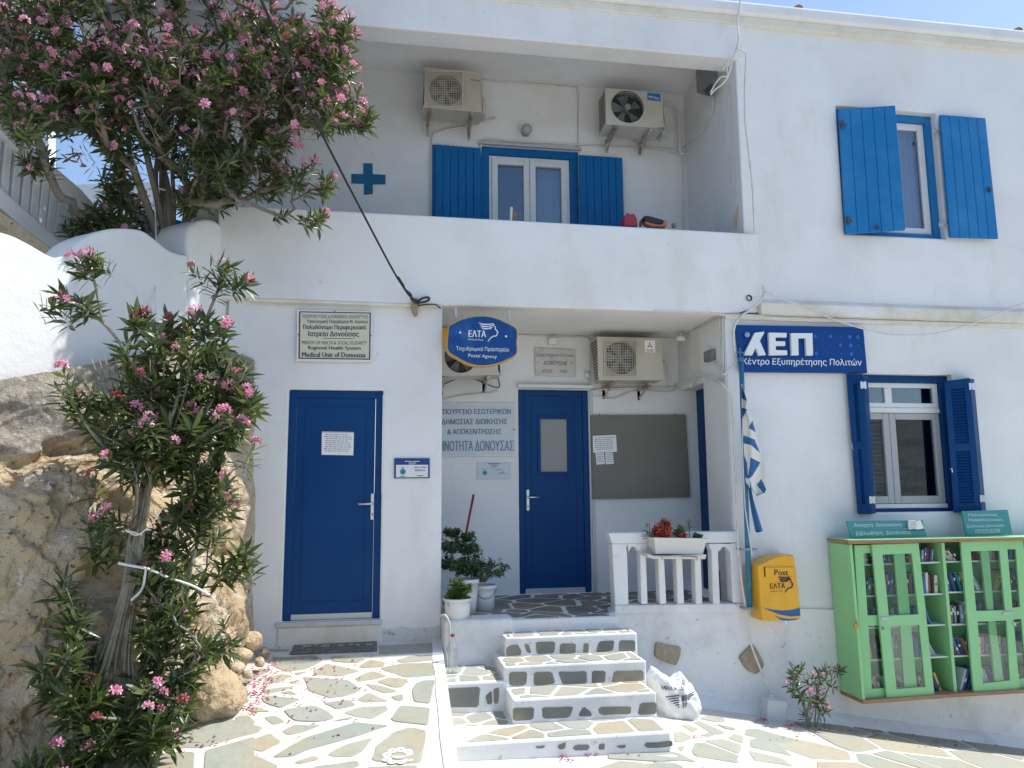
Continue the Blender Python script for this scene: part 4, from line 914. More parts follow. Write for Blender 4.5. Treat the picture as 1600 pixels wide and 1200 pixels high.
ac('air_conditioner', 'cream air conditioner with red three-diamond badge mounted right of the post office door', [(933, 526), (1034, 528.5), (1036, 594), (941, 594)], 7.86, .3, (970, 559, 26), CREAM, (944, 531, 995.5, 589, 14, 14), [(958, 597, 0, 0), (1015, 599, 0, 0)], p3)
ac('air_conditioner', 'pale air conditioner half hidden behind the oval postal agency sign', [(672, 526), (778, 528), (782, 586), (674, 588)], 7.86, .3, (720, 558, 25), CREAM2, None, [(694, 590, 0, 0), (763, 588, 0, 0)], lambda *a: None)

# ------------------------------------------------------------------ signs
def board(name, label, cat, pts, Y, t, mt, parent=None, bevel=.002):
    q = qpx(pts, Y); c = q.pt(.5, 1)
    root = thing(name, label, cat, (c.x, Y, c.z)); mb = MB(); q.box(mb, 0, 1, 0, 1, -t, 0); mb.build('panel', mt, root, bevel=bevel); return root, q
def z7(l): return [(450 + x / 4.1375, 470 + y / 4.1375) for x, y in l]
Ym = 6.965
ms, q = board('medical_unit_sign', 'cream sign in Greek and English with a maroon border above the clinic door', 'sign', [(464, 484), (582, 486), (581.5, 566), (463, 564.5)], Ym, .02, SIGNWHITE)
mb = MB(); qi = qpx([(467.5, 486.5), (579.5, 488.5), (578.5, 562), (466.5, 560.5)], Ym - .002); qi.box(mb, 0, 1, 0, 1, 0, .002); mb.build('border', MAROON, ms)
mb = MB(); qi.box(mb, .018, .982, .022, .978, .002, .004); mb.build('face', SIGNCREAM, ms)
mb = MB(); fn = onY(Ym - .0075)
for s_, b, bd in (('ΥΠΟΥΡΓΕΙΟ ΥΓΕΙΑΣ & ΚΟΙΝΩΝΙΚΗΣ ΑΛΛΗΛΕΓΓΥΗΣ', (90, 90, 517, 112), 0), ("Υγειονομική Περιφέρεια Ν. Αιγαίου", (122, 120, 515, 149), .01), ('Πολυδύναμο Περιφερειακό', (98, 154, 505, 190), .02), ('Ιατρείο Δονούσας', (130, 195, 460, 237), .02), ('MINISTRY OF HEALTH &  SOCIAL SOLIDARITY', (90, 259, 510, 281), 0), ('Regional Health System', (130, 291, 470, 321), .02), ('Medical Unit of Donoussa', (90, 332, 502, 363), .03)):
    x0, y0, x1, y1 = b; k = .012 * 0; text_into(mb, s_, fn, z7([(x0, y0), (x1, y0 + 3), (x1, y1 + 3), (x0, y1)]), bd)
mb.build('lettering', BLACK, ms, recalc=False)
mb = MB(); mb.prism([fn(*p) for p in z7([(225, 241), (430, 243), (430, 246), (225, 244)])], (0, .001, 0)); mb.build('rule_line', MAROON, ms)
for x, y in z7([(66, 217), (538, 226), (302, 68)]): P = hy(x, y, Ym); MB().lathe(P, [(.006, 0), (.004, -.006)], 8, axis=(0, 1, 0)).build('screw', DGREY, ms)
# clinic plaque
cp, q = board('clinic_plaque', 'small plaque with dark blue header and teal disc right of the clinic door', 'plaque', [(616, 716), (671.5, 716), (671.5, 747), (616, 747.5)], 6.985, .01, NAVY)
mb = MB(); q.box(mb, .05, .95, .33, .95, 0, .002); mb.build('face', SIGNWHITE, cp)
mb = MB(); text_into(mb, 'PREMIA', onY(6.981), z7([(820, 1090), (888, 1090), (888, 1102), (820, 1102)]), .02); [mb.prism([onY(6.981)(*p) for p in z7([(a, y), (b, y), (b, y + 4), (a, y + 4)])], (0, .0008, 0)) for a, b, y in ((815, 850, 1074), (856, 895, 1074), (835, 875, 1129), (730, 752, 1078), (722, 758, 1132))]; mb.build('lettering', BLACK, cp, recalc=False)
mb = MB(); [mb.prism([onY(6.981)(*p) for p in z7([(a, y), (b, y), (b, y + 4), (a, y + 4)])], (0, .0008, 0)) for a, b, y in ((755, 800, 1036), (806, 850, 1036), (780, 828, 1047), (780, 822, 1059))]; mb.build('lettering', WPRINT, cp, recalc=False)
MB().lathe(hy(629.5, 737, 6.982), [(.025, 0), (.025, .001)], 20, axis=(0, 1, 0)).build('emblem', mat('teal_disc', (.0, .22, .25), .4), cp)
# notice on the clinic door
def paper(label, pts, Y, lines, cat='paper notice', rows=9, big=None):
    q = qpx(pts, Y); c = q.pt(.5, 1); t = thing('paper_notice', label, cat, (c.x, Y, c.z)); mb = MB(); q.box(mb, 0, 1, 0, 1, -.001, .001); mb.build('sheet', PAPER, t)
    mb = MB(); rg = random.Random(len(label))
    for i in range(rows):
        v = .12 + .78 * i / rows; a = rg.uniform(.06, .14); b = rg.uniform(.8, .95)
        x = a
        while x < b: w_ = rg.uniform(.04, .12); q.box(mb, x, min(b, x + w_), v, v + .35 * .78 / rows, .0015, .002); x += w_ + .025
    mb.build('print', mat_print, t); return t
mat_print = mat('toner', (.22, .22, .25), .7)
pd = paper('white printed notice taped to the blue clinic door', [(503, 674), (553, 675), (552, 711.5), (502.5, 710.5)], 7.044, 9)
mb = MB(); qpx([(503, 674), (553, 675), (553, 677), (503, 676)], 7.041).box(mb, 0, 1, 0, 1, 0, .001); mb.build('tape', LGREY, pd)
# ministry sign
mi_, q = board('ministry_sign', 'large pale sign with faded blue Greek capitals left of the post office door', 'sign', [(655, 630), (805, 630), (806, 712), (655, 714)], YB - .02, .018, SIGNGREY)
mb = MB(); q.frame(mb, .01, 0, .004); mb.build('frame', SIGNWHITE, mi_)
def z6(l): return [(690 + x / 4.287, 490 + y / 4.287) for x, y in l]
fn = onY(YB - .023)
mb = MB(); text_into(mb, 'ΥΠΟΥΡΓΕΙΟ ΕΣΩΤΕΡΙΚΩΝ', fn, z6([(-20, 640), (463, 638), (463, 672), (-20, 675)]), .02); text_into(mb, 'ΔΗΜΟΣΙΑΣ ΔΙΟΙΚΗΣΗΣ', fn, z6([(0, 706), (440, 704), (440, 740), (0, 743)]), .02); text_into(mb, '& ΑΠΟΚΕΝΤΡΩΣΗΣ', fn, z6([(38, 773), (400, 772), (400, 807), (38, 808)]), .02)
mb.build('lettering', GBLUE, mi_, recalc=False)
mb = MB(); text_into(mb, 'ΚΟΙΝΟΤΗΤΑ ΔΟΝΟΥΣΑΣ', fn, z6([(-58, 852), (483, 850), (483, 918), (-58, 922)]), .02); mb.build('lettering', GBLUE2, mi_, recalc=False)
MB().lathe(hy(803.4, 671, YB - .024), [(.008, 0), (.006, -.006)], 8, axis=(0, 1, 0)).build('screw', DGREY, mi_)
# certificate below
ce, q = board('certificate_plaque', 'small silver certificate plaque with a teal disc below the ministry sign', 'plaque', [(746, 722.5), (798, 723), (797.5, 748.5), (745.5, 748)], YB - .012, .01, SIGNGREY)
MB().lathe(hy(757.5, 739, YB - .014), [(.024, 0), (.024, .001)], 20, axis=(0, 1, 0)).build('emblem', mat('teal_disc2', (.0, .25, .28), .4), ce)
mb = MB()
for b in ((310, 1003, 395, 1008), (330, 1014, 375, 1018), (338, 1026, 368, 1029), (385, 1066, 400, 1072), (405, 1058, 412, 1072), (418, 1068, 440, 1071), (272, 1042, 300, 1045), (360, 1042, 400, 1045)): mb.prism([onY(YB - .015)(*p) for p in z6([(b[0], b[1]), (b[2], b[1]), (b[2], b[3]), (b[0], b[3])])], (0, .0008, 0))
mb.build('lettering', GBLUE, ce, recalc=False)
# stone plaque
sp, q = board('marble_plaque', 'engraved grey marble plaque above the post office door', 'plaque', [(836, 543), (899, 546), (900.5, 589), (836.5, 587)], YB - .025, .024, MARBLE, bevel=.006)
mb = MB(); fn = onY(YB - .0275)
text_into(mb, 'ΚΟΙΝΟΤΙΚΟΝ ΚΑΤΑΣΤΗΜΑ', fn, z6([(632, 266), (888, 274), (888, 292), (632, 288)])); text_into(mb, 'ΔΟΝΟΥΣΗΣ', fn, z6([(682, 316), (842, 320), (842, 346), (682, 342)]), .01); text_into(mb, 'ΕΤΟΣ      1962', fn, z6([(678, 374), (840, 376), (840, 396), (678, 394)]), .01)
mb.lathe(hy(840.8, 566.5, YB - .028), [(.006, 0), (.006, .001)], 8, axis=(0, 1, 0)); mb.lathe(hy(893.8, 567.5, YB - .028), [(.006, 0), (.006, .001)], 8, axis=(0, 1, 0))
mb.build('lettering', mat('engraving', (.10, .10, .10), .8), sp, recalc=False)
# notice board with papers
nbd, q = board('notice_board', 'empty taupe notice board on the porch wall right of the door', 'notice board', [(923, 648.5), (1071.6, 648), (1079, 777), (926, 780)], YB - .04, .035, BOARD, bevel=.004)
for u in (.1, .9):
    P = q.pt(u, -.008, -.03); MB().lathe(P, [(.008, 0), (.008, .03)], 8, axis=(0, 1, 0)).build('hook', DGREY, nbd)
paper('larger printed sheet pinned on the taupe notice board', [(926, 681), (962.5, 679.5), (964, 706), (927, 707.5)], YB - .045, 8, rows=7)
paper('small left slip pinned under the sheet on the notice board', [(930.5, 708), (943.5, 707.5), (945, 725), (932, 726)], YB - .045, 5, rows=5)
paper('small right slip pinned under the sheet on the notice board', [(945.5, 707.5), (957.5, 707), (959, 724.5), (946.5, 725.5)], YB - .045, 4, rows=5)

# the postal emblem: a winged head in strokes
def stroke(mb, pts, w, fn, mi=0):
    for i in range(len(pts) - 1):
        (x0, y0), (x1, y1) = pts[i], pts[i + 1]; d = math.hypot(x1 - x0, y1 - y0) or 1; nx, ny = -(y1 - y0) / d, (x1 - x0) / d
        w0 = w[i] if isinstance(w, list) else w; w1 = w[i + 1] if isinstance(w, list) else w
        mb.add([fn(x0 + nx * w0, y0 + ny * w0), fn(x1 + nx * w1, y1 + ny * w1), fn(x1 - nx * w1, y1 - ny * w1), fn(x0 - nx * w0, y0 - ny * w0)], [(0, 1, 2, 3)], mi)
def head(mb, fn, ox, oy, sx, sy, w):
    P = lambda l: [(ox + a * sx, oy + b * sy) for a, b in l]
    # face: brow, nose, lips, chin, neck; three feathers; hair sweep (unit box 0..1)
    stroke(mb, P([(.80, .18), (.86, .28), (.84, .36), (.99, .56), (.93, .60), (.96, .66), (.92, .72), (.90, .78), (.74, .80), (.62, .90), (.48, 1.12)]), [w, w, w, w, w, w, w, w * 1.2, w, w, w * .6], fn)
    for y0 in (0, .13, .26): stroke(mb, P([(.0 + y0 * .5, y0 - .02), (.25, y0 + .09), (.50, y0 + .09), (.78, y0 * .5 + .04)]), [w * .2, w * 1.3, w * 1.1, w * .6], fn)
    stroke(mb, P([(.58, .40), (.68, .26), (.80, .12)]), [w * .5, w, w * .7], fn)
el = thing('postal_agency_sign', 'blue barrel-shaped Hellenic post agency sign with yellow rim hung at the porch corner', 'sign', hy(755, 570, 6.9))
def z6p(l): return z6(l)
oval = [(45, 82), (120, 42), (200, 20), (270, 14), (350, 24), (430, 56), (506, 104), (508, 190), (504, 272), (440, 312), (360, 342), (270, 352), (190, 340), (110, 300), (40, 250), (38, 160)]
ov = sm2(z6([*oval, oval[0]]), 4)[:-1]
Ye = 6.80
MB().prism(ppx(ov, Ye), (0, .11, 0)).build('rim', YRIM, el, bevel=.006)
cx_ = sum(p[0] for p in ov) / len(ov); cy_ = sum(p[1] for p in ov) / len(ov)
MB().prism(ppx([(cx_ + (x - cx_) * .972, cy_ + (y - cy_) * .962) for x, y in ov], Ye - .006), (0, .006, 0)).build('face', ELTABLUE, el)
mb = MB(); fn = onY(Ye - .0085)
text_into(mb, 'ΕΛΤΑ', fn, z6([(180, 112), (298, 114), (298, 158), (180, 156)]), .025); text_into(mb, 'Hellenic Post', fn, z6([(178, 166), (280, 170), (280, 182), (178, 178)]), 0)
text_into(mb, 'Ταχυδρομικό Πρακτορείο', fn, z6([(98, 218), (452, 226), (452, 262), (98, 252)]), 0); text_into(mb, 'Postal Agency', fn, z6([(180, 268), (370, 276), (370, 306), (180, 298)]), 0)
head(mb, fn, *z6([(245, 62)])[0], 135 / 4.287, 112 / 4.287, .75)
for x, y in z6([(125, 126), (432, 152)]): mb.lathe(hy(x, y, Ye - .009), [(.010, 0), (.010, .001)], 10, axis=(0, 1, 0))
mb.build('lettering', WPRINT, el, recalc=False)
MB().tube([hy(712, 497, Ye + .05), hy(712, 480, Ye + .12)], .01, 6).build('hanger', LGREY, el); MB().tube([hy(795, 505, Ye + .05), hy(795, 485, Ye + .12)], .01, 6).build('hanger', LGREY, el)
ye = MB(); ye.prism(ppx([(684, 512), (700, 511), (701, 541), (684, 541)], 7.5), (0, .08, 0)); tag(ye.build('yellow_sign', YELLOW, bevel=.01), 'edge of a yellow postal sign peeking out behind the oval blue sign', 'sign')

# citizens office sign
ks, q = board('citizens_office_sign', 'royal blue sign with raised white letters and pale blue dots beside the flagpole', 'sign', [(1150.5, 507.5), (1349, 511), (1355.5, 582.8), (1158.5, 581)], 6.94, .05, KEPBLUE, bevel=.004)
def z8(l): return [(1140 + x / 3.332, 500 + y / 3.332) for x, y in l]
let = MB()
K = [(132, 66), (180, 60), (180, 68), (158, 108), (190, 182), (153, 184), (137, 143), (118, 184), (78, 182), (80, 172)]
E_ = [(205, 65), (298, 67), (297, 90), (240, 89), (240, 110), (290, 111), (290, 134), (241, 134), (241, 156), (300, 158), (301, 182), (208, 183)]
Pi = [(320, 68), (432, 68), (435, 184), (401, 184), (397, 94), (358, 94), (360, 183), (324, 183)]
for sh_ in (K, E_, Pi): MB().prism(ppx(z8(sh_), 6.90), (0, .035, 0)).build('letter', mat_l if 'mat_l' in globals() else globals().setdefault('mat_l', mat('letter_white', (.78, .78, .78), .4)), ks, bevel=.002)
mb = MB(); text_into(mb, 'Κέντρο Εξυπηρέτησης Πολιτών', onY(6.936), z8([(68, 197), (688, 203), (688, 246), (68, 240)]), .008); mb.build('lettering', WPRINT, ks, recalc=False)
mb = MB()
for x, y, r in ((446, 84, 9), (525, 85, 10), (626, 88, 11), (667, 89, 10), (577, 86, 3), (487, 128, 3), (530, 130, 3), (578, 131, 10), (630, 132, 11), (670, 133, 4), (452, 175, 10), (538, 176, 3), (583, 177, 3), (634, 177, 11), (672, 178, 4), (488, 176, 3)):
    c = hy(*z8([(x, y)])[0], 6.937); MB().lathe(c, [(r / 3.332 * 7.25 / FL, 0), (r / 3.332 * 7.25 / FL, .001)], 16, axis=(0, 1, 0)).build('dot', KEPDOT, ks)
c = hy(*z8([(88, 78)])[0], 6.93); MB().lathe(c, [(.022, 0), (.028, -.012), (.026, -.022), (.01, -.026)], 20, axis=(0, 1, 0)).build('knob', mat('dusty_blue', (.25, .35, .5), .4), ks, smooth=True)

# ------------------------------------------------------------------ post box
pb = thing('post_box', 'yellow wall post box with blue swoosh below the flagpole', 'post box', hy(1215, 968, 6.9))
def zp(l): return [(1160 + x / 8.571, 850 + y / 8.571) for x, y in l]
Yp = 6.74
front = zp([(205, 290), (300, 240), (420, 185), (540, 150), (690, 145), (720, 330), (755, 620), (790, 995), (740, 1010), (600, 1028), (450, 1035), (275, 1035), (240, 800), (220, 500)])
back = zp([(130, 270), (200, 215), (350, 160), (500, 140), (690, 138), (720, 330), (755, 620), (788, 990), (740, 990), (600, 990), (450, 1000), (205, 1010), (165, 700), (140, 400)])
fa = ppx(front, Yp); ba = [V3((p.x, YF - .03, p.z)) for p in ppx(front, Yp)]
# body keeps its true section: front outline pushed straight back
mbp = MB(); mid = [V3((p.x, Yp + .02, p.z)) for p in fa]; c0 = sum(fa, V3()) / len(fa); fr_ = [c0 + (p - c0) * .97 + V3((0, 0, 0)) for p in fa]
mbp.hexa(mid, ba); mbp.hexa(mid, fr_); mbp.build('body', YELLOW, pb, bevel=.004)
pfn = onY(Yp - .003)
fl = MB(); q = Quad([pfn(*p) for p in zp([(300, 312), (690, 308), (692, 430), (305, 432)])]); q.box(fl, 0, .98, 0, 1, -.003, .012); fl.build('flap', YELLOW, pb, bevel=.005)
fr = MB(); Quad([pfn(*p) for p in zp([(290, 306), (560, 306), (560, 436), (296, 438)])]).box(fr, 0, .04, 0, 1, 0, .006); fr.build('slot_edge', DARK, pb)
mb = MB(); text_into(mb, 'Post', onY(Yp - .0165), zp([(425, 340), (615, 345), (618, 422), (428, 418)]), .03); text_into(mb, 'ΕΛΤΑ', onY(Yp - .004), zp([(370, 530), (570, 524), (574, 590), (375, 600)]), .02); text_into(mb, 'Hellenic Post', onY(Yp - .004), zp([(380, 624), (545, 616), (545, 634), (380, 642)])); head(mb, onY(Yp - .004), *zp([(470, 432)])[0], 210 / 8.571, 195 / 8.571, 1.0)
mb.build('lettering', mat('dark_brown_print', (.05, .035, .02), .5), pb, recalc=False)
mb = MB()
mb.add([pfn(*p) for p in zp([(268, 850), (420, 882), (560, 892), (680, 880), (768, 850), (778, 962), (640, 970), (500, 945), (380, 900)])], [tuple(range(9))])
mb.add([pfn(*p) for p in zp([(420, 955), (520, 990), (620, 1005), (780, 1000), (740, 1012), (620, 1028), (530, 1025)])], [tuple(range(7))])
mb.build('swoosh', mat('swoosh_blue', (.01, .10, .28), .4), pb, recalc=False)
MB().tube([hy(1227.5, 968, Yp + .02), hy(1228, 974, Yp + .02)], .008, 8).build('lock', STEEL, pb)

# ------------------------------------------------------------------ flagpole and flag
fp = thing('flagpole', 'thin blue flagpole clamped to the wall between porch and post box', 'flagpole', hy(1172, 952, 6.86))
MB().tube([hy(1171.5, 950, 6.86), hy(1158, 562, 6.86)], .024, 10).build('pole', POLE, fp, smooth=True)
fin = MB(); p = hy(1156.5, 553, 6.86); fin.tube([p + V3((0, 0, -.06)), p + V3((0, 0, .06))], .009, 6); fin.tube([p + V3((-.035, 0, .015)), p + V3((.035, 0, .015))], .009, 6); fin.lathe(hy(1158, 566, 6.86), [(.03, 0), (.032, .03), (.02, .05)], 12); fin.build('finial', POLE, fp)
for (x, y) in ((1166.5, 858), (1171.5, 950)):
    p = hy(x, y, 6.86); b = MB(); b.box(p.x - .07, p.x + .09, 6.825, 6.835, p.z - .012, p.z + .012); b.box(p.x - .06, p.x - .045, 6.83, 6.99, p.z - .01, p.z + .01); b.box(p.x + .06, p.x + .075, 6.83, 6.99, p.z - .01, p.z + .01); b.build('bracket', GREY, fp)
MB().tube(smooth_line([hy(1161, 640, 6.83), hy(1160, 700, 6.82), hy(1164, 790, 6.82), hy(1165, 800, 6.81), hy(1171, 840, 6.82), hy(1175, 868, 6.83)]), .006, 5).build('halyard', CABLEW, fp)
flm = [mat('flag_white', (.74, .72, .66), .8), mat('flag_blue', (.035, .13, .32), .8)]
def flag_strip(name, rows, Y, amp, pat, label, ph=0.0):
    """rows: (y, xl, xr); pattern(i,j)->0/1"""
    v = []; f = []; mi = []; nx = 42; pts = []
    for k in range(len(rows) - 1):
        for s_ in range(16):
            t = s_ / 16; pts.append([rows[k][a] * (1 - t) + rows[k + 1][a] * t for a in range(3)])
    pts.append(list(rows[-1]))
    for i, (y, xl, xr) in enumerate(pts):
        for j in range(nx + 1):
            u = j / nx; v.append(hy(xl + (xr - xl) * u, y, Y - .03 - amp * math.sin(u * 7.5 + i * .04 + ph) - .04 * u))
    for i in range(len(pts) - 1):
        for j in range(nx): f.append((i * (nx + 1) + j, i * (nx + 1) + j + 1, (i + 1) * (nx + 1) + j + 1, (i + 1) * (nx + 1) + j)); mi.append(pat(pts[i][0], pts[i][1] + (pts[i][2] - pts[i][1]) * (j + .5) / nx))
    return obj(name, v, f, flm, smooth=True, mi=mi)
def inpoly(x, y, P):
    c = False
    for i in range(len(P)):
        (a, b), (d, e) = P[i], P[i - 1]
        if (b > y) != (e > y) and x < (d - a) * (y - b) / (e - b) + a: c = not c
    return c
blues = [z8(p) for p in ([(62, 340), (92, 422), (60, 405)], [(62, 455), (92, 463), (66, 512)], [(118, 520), (135, 582), (98, 560)], [(72, 598), (130, 620), (158, 690), (110, 648), (72, 640)], [(108, 712), (160, 740), (118, 812), (92, 830), (104, 760)], [(165, 825), (195, 890), (178, 902), (140, 858)], [(76, 700), (90, 740), (95, 820), (72, 820)])]
fo = flag_strip('greek_flag', [(600, 1158, 1160), (612, 1158, 1164), (627, 1159, 1168), (640, 1159, 1167), (655, 1160, 1176), (675, 1161, 1181), (695, 1162, 1186), (720, 1163, 1192), (740, 1164, 1194), (752, 1165, 1195), (762, 1171, 1198), (771, 1180, 1195), (775, 1181, 1183)], 6.84, .022, lambda y, x: 1 if any(inpoly(x, y, b) for b in blues) else 0, '')
tag(fo, 'tattered white and blue flag hanging limp from the blue pole', 'flag')
fo2 = flag_strip('flag_remnant', [(752, 1168, 1172), (780, 1171, 1177), (800, 1174, 1183), (830, 1180, 1192), (832, 1181, 1186)], 6.85, .01, lambda y, x: 1, '', 1.0)
tag(fo2, 'torn blue strip of flag cloth dangling lowest beside the pole', 'flag')

# ------------------------------------------------------------------ bookcase
Yc = 6.62; YcB = 6.965
def zc(l): return [(1280 + x / 3.6375, 780 + y / 3.6375) for x, y in l]
bc = thing('bookcase', 'mint green wall bookcase with sliding glazed doors full of used books', 'bookcase', hy(1350, 1098, Yc))
def cz(l, Y, t, name, mt, parent=None, bevel=.003): return MB().prism(ppx(zc(l), Y), (0, t, 0)).build(name, mt, parent or bc, bevel=bevel)
D_ = YcB - Yc
cz([(172, 258), (188, 257), (262, 1140), (246, 1142)], Yc, D_, 'side_panel', GREEN)
cz([(694, 247), (712, 246), (786, 1104), (768, 1106)], Yc + .05, D_ - .05, 'divider', GREEN)
cz([(165, 236), (1500, 212), (1500, 228), (168, 256)], Yc - .02, D_ + .015, 'top_board', WOOD)
cz([(166, 231), (1500, 207), (1500, 211), (166, 235)], Yc - .018, D_ + .013, 'top_board', GREEN)
cz([(246, 1143), (782, 1106), (1560, 1055), (1560, 1078), (784, 1126), (250, 1165)], Yc - .01, D_, 'bottom_board', WOOD)
cz([(170, 250), (1500, 226), (1560, 1060), (246, 1140)], YcB - .012, .01, 'back_panel', mat('green_back', (.17, .47, .19), .5), bevel=0)
cz([(1395, 230), (1410, 230), (1480, 1060), (1462, 1062)], Yc, D_, 'side_panel', GREEN)
shelves = [((186, 372), (700, 354)), ((198, 550), (715, 534)), ((214, 730), (735, 709)), ((230, 915), (752, 890)), ]
shelves2 = [((716, 352), (1400, 338)), ((734, 526), (1420, 510)), ((748, 710), (1440, 688)), ((766, 889), (1455, 866))]
SH = mat('shelf_edge_white', (.62, .66, .62), .5)
for a, b in shelves + shelves2: cz([a, b, (b[0] + 1, b[1] + 9), (a[0] + 1, a[1] + 9)], Yc + .09, D_ - .11, 'shelf', SH, bevel=0)
def cdoor(outer, panes, Y, hidden=None):
    """outer TL TR BR BL; panes list of TL TR BR BL"""
    d = MB(); TL, TR, BR, BL = outer; p0, p1 = panes
    def e(a, b, t): return (a[0] + (b[0] - a[0]) * t, a[1] + (b[1] - a[1]) * t)
    def at_l(y): t = (y - TL[1]) / (BL[1] - TL[1]); return e(TL, BL, t)
    def at_r(y): t = (y - TR[1]) / (BR[1] - TR[1]); return e(TR, BR, t)
    polys = [[TL, TR, at_r(p0[1][1]), p0[1], p0[0], at_l(p0[0][1])], [at_l(p0[0][1]), p0[0], p0[3], at_l(p0[3][1])], [p0[1], at_r(p0[1][1]), at_r(p0[2][1]), p0[2]],
             [at_l(p0[3][1]), p0[3], p0[2], at_r(p0[2][1]), at_r(p1[1][1]), p1[1], p1[0], at_l(p1[0][1])], [at_l(p1[0][1]), p1[0], p1[3], at_l(p1[3][1])], [p1[1], at_r(p1[1][1]), at_r(p1[2][1]), p1[2]], [at_l(p1[3][1]), p1[3], p1[2], at_r(p1[2][1]), BR, BL]]
    for p in polys: d.prism(ppx(zc(p), Y), (0, .022, 0))
    o = d.build('sliding_door', GREEN, bc)
    for p in (p0, p1): MB().prism(ppx(zc([(p[0][0] - 3, p[0][1] - 3), (p[1][0] + 3, p[1][1] - 3), (p[2][0] + 3, p[2][1] + 3), (p[3][0] - 3, p[3][1] + 3)]), Y + .010), (0, .003, 0)).build('pane', GLASSC, o)
    return o
cdoor([(200, 262), (480, 256), (560, 1122), (252, 1139)], [[(252, 307), (425, 303), (455, 655), (275, 661)], [(280, 720), (460, 714), (485, 1068), (299, 1078)]], Yc + .055)
dB = cdoor([(300, 258), (565, 250), (655, 1110), (386, 1134)], [[(360, 315), (527, 308), (566, 655), (396, 662)], [(403, 722), (569, 714), (605, 1067), (440, 1080)]], Yc + .022)
dC = cdoor([(806, 242), (1065, 236), (1140, 1085), (880, 1098)], [[(861, 296), (1026, 292), (1058, 632), (893, 636)], [(900, 696), (1066, 690), (1086, 1030), (930, 1048)]], Yc + .022)
cdoor([(912, 240), (1160, 235), (1240, 1080), (1006, 1094)], [[(963, 294), (1118, 283), (1143, 612), (993, 634)], [(1000, 694), (1150, 680), (1180, 1015), (1050, 1035)]], Yc + .055)
for l, p in (([(350, 670), (408, 668), (408, 686), (352, 688)], dB), ([(1046, 642), (1106, 638), (1106, 652), (1046, 656)], dC), ([(1100, 700), (1112, 696), (1124, 720), (1116, 724)], dC)): MB().prism(ppx(zc(l), Yc + .012), (0, .01, 0)).build('bolt_lock', LGREY, p, bevel=.003)
MB().lathe(hy(*zc([(362, 735)])[0], Yc + .015), [(.012, 0), (.010, -.012)], 10, axis=(0, 1, 0)).build('lock', GREY, dB)
pk = MB(); p = hy(*zc([(208, 715)])[0], Yc - .01); pk.box(p.x - .02, p.x + .02, Yc - .02, Yc, p.z - .03, p.z + .01); pk.tube([p + V3((-.012, -.0, .01)), p + V3((-.012, 0, .04)), p + V3((.012, 0, .04)), p + V3((.012, 0, .01))], .004, 5); pk.build('padlock', mat('brass', (.45, .3, .1), .4, metal=.7), bc)
# books, shelf by shelf
bcol = {'blue': (.05, .16, .35), 'white': (.68, .67, .62), 'cream': (.60, .55, .42), 'black': (.025, .025, .03), 'dark red': (.28, .03, .035), 'grey': (.32, .33, .34), 'teal': (.02, .24, .32), 'brown': (.24, .13, .07), 'navy': (.02, .04, .14), 'yellow': (.60, .42, .10), 'pink': (.50, .16, .2), 'pale blue': (.30, .42, .52)}
bmat = {k: mat('book_cover_' + k.replace(' ', '_'), c, .55) for k, c in bcol.items()}; PAGES = mat('book_pages', (.66, .62, .52), .9)
ordn = ['first', 'second', 'third', 'fourth', 'fifth', 'sixth', 'seventh', 'eighth', 'ninth', 'tenth', 'eleventh', 'twelfth', 'thirteenth', 'fourteenth', 'fifteenth', 'sixteenth', 'seventeenth', 'eighteenth', 'nineteenth', 'twentieth', '21st', '22nd', '23rd', '24th', '25th', '26th', '27th', '28th', '29th', '30th']
rows = []
sect = [('left', shelves, (262, 1140), (770, 1104), [(238, 320, 235), (0, 0, 0)]), ]
RB_ = random.Random(11)
def shelf_line(a, b): return lambda x: a[1] + (b[1] - a[1]) * (x - a[0]) / (b[0] - a[0])
left_rows = [((186, 372), (700, 354), [(235, 330, 0), (345, 545, 3), (585, 640, 8)], 80), ((198, 550), (715, 534), [(255, 335, 14), (350, 470, 12), (480, 562, 5), (596, 670, 3)], 120),
             ((214, 730), (735, 709), [(265, 345, 4), (380, 470, -8), (478, 572, 5), (612, 640, -20)], 105), ((230, 915), (752, 890), [(285, 370, -12), (400, 490, 3), (500, 596, 2), (632, 662, -28)], 125), ((262, 1136), (768, 1102), [(295, 400, -10), (425, 500, -14), (510, 620, -16), (652, 705, -20)], 120)]
right_rows = [((716, 352), (1400, 338), [(740, 810, -38), (900, 1000, 4), (1075, 1110, 18), (1180, 1300, 3)], 85), ((734, 526), (1420, 510), [(734, 835, -14), (880, 925, -30), (990, 1050, 20), (1090, 1140, 4), (1180, 1320, 3)], 118),
              ((748, 710), (1440, 688), [(745, 846, 1), (880, 960, 10), (1000, 1075, 3), (1100, 1160, 6), (1200, 1330, 2)], 118), ((766, 889), (1455, 866), [(770, 862, -20), (900, 1080, 4), (1140, 1300, 4)], 108), ((784, 1100), (1480, 1058), [(788, 880, 24), (915, 1060, -16), (1110, 1180, 3), (1200, 1340, 5)], 135)]
sname = ['top', 'second', 'third', 'fourth', 'bottom']
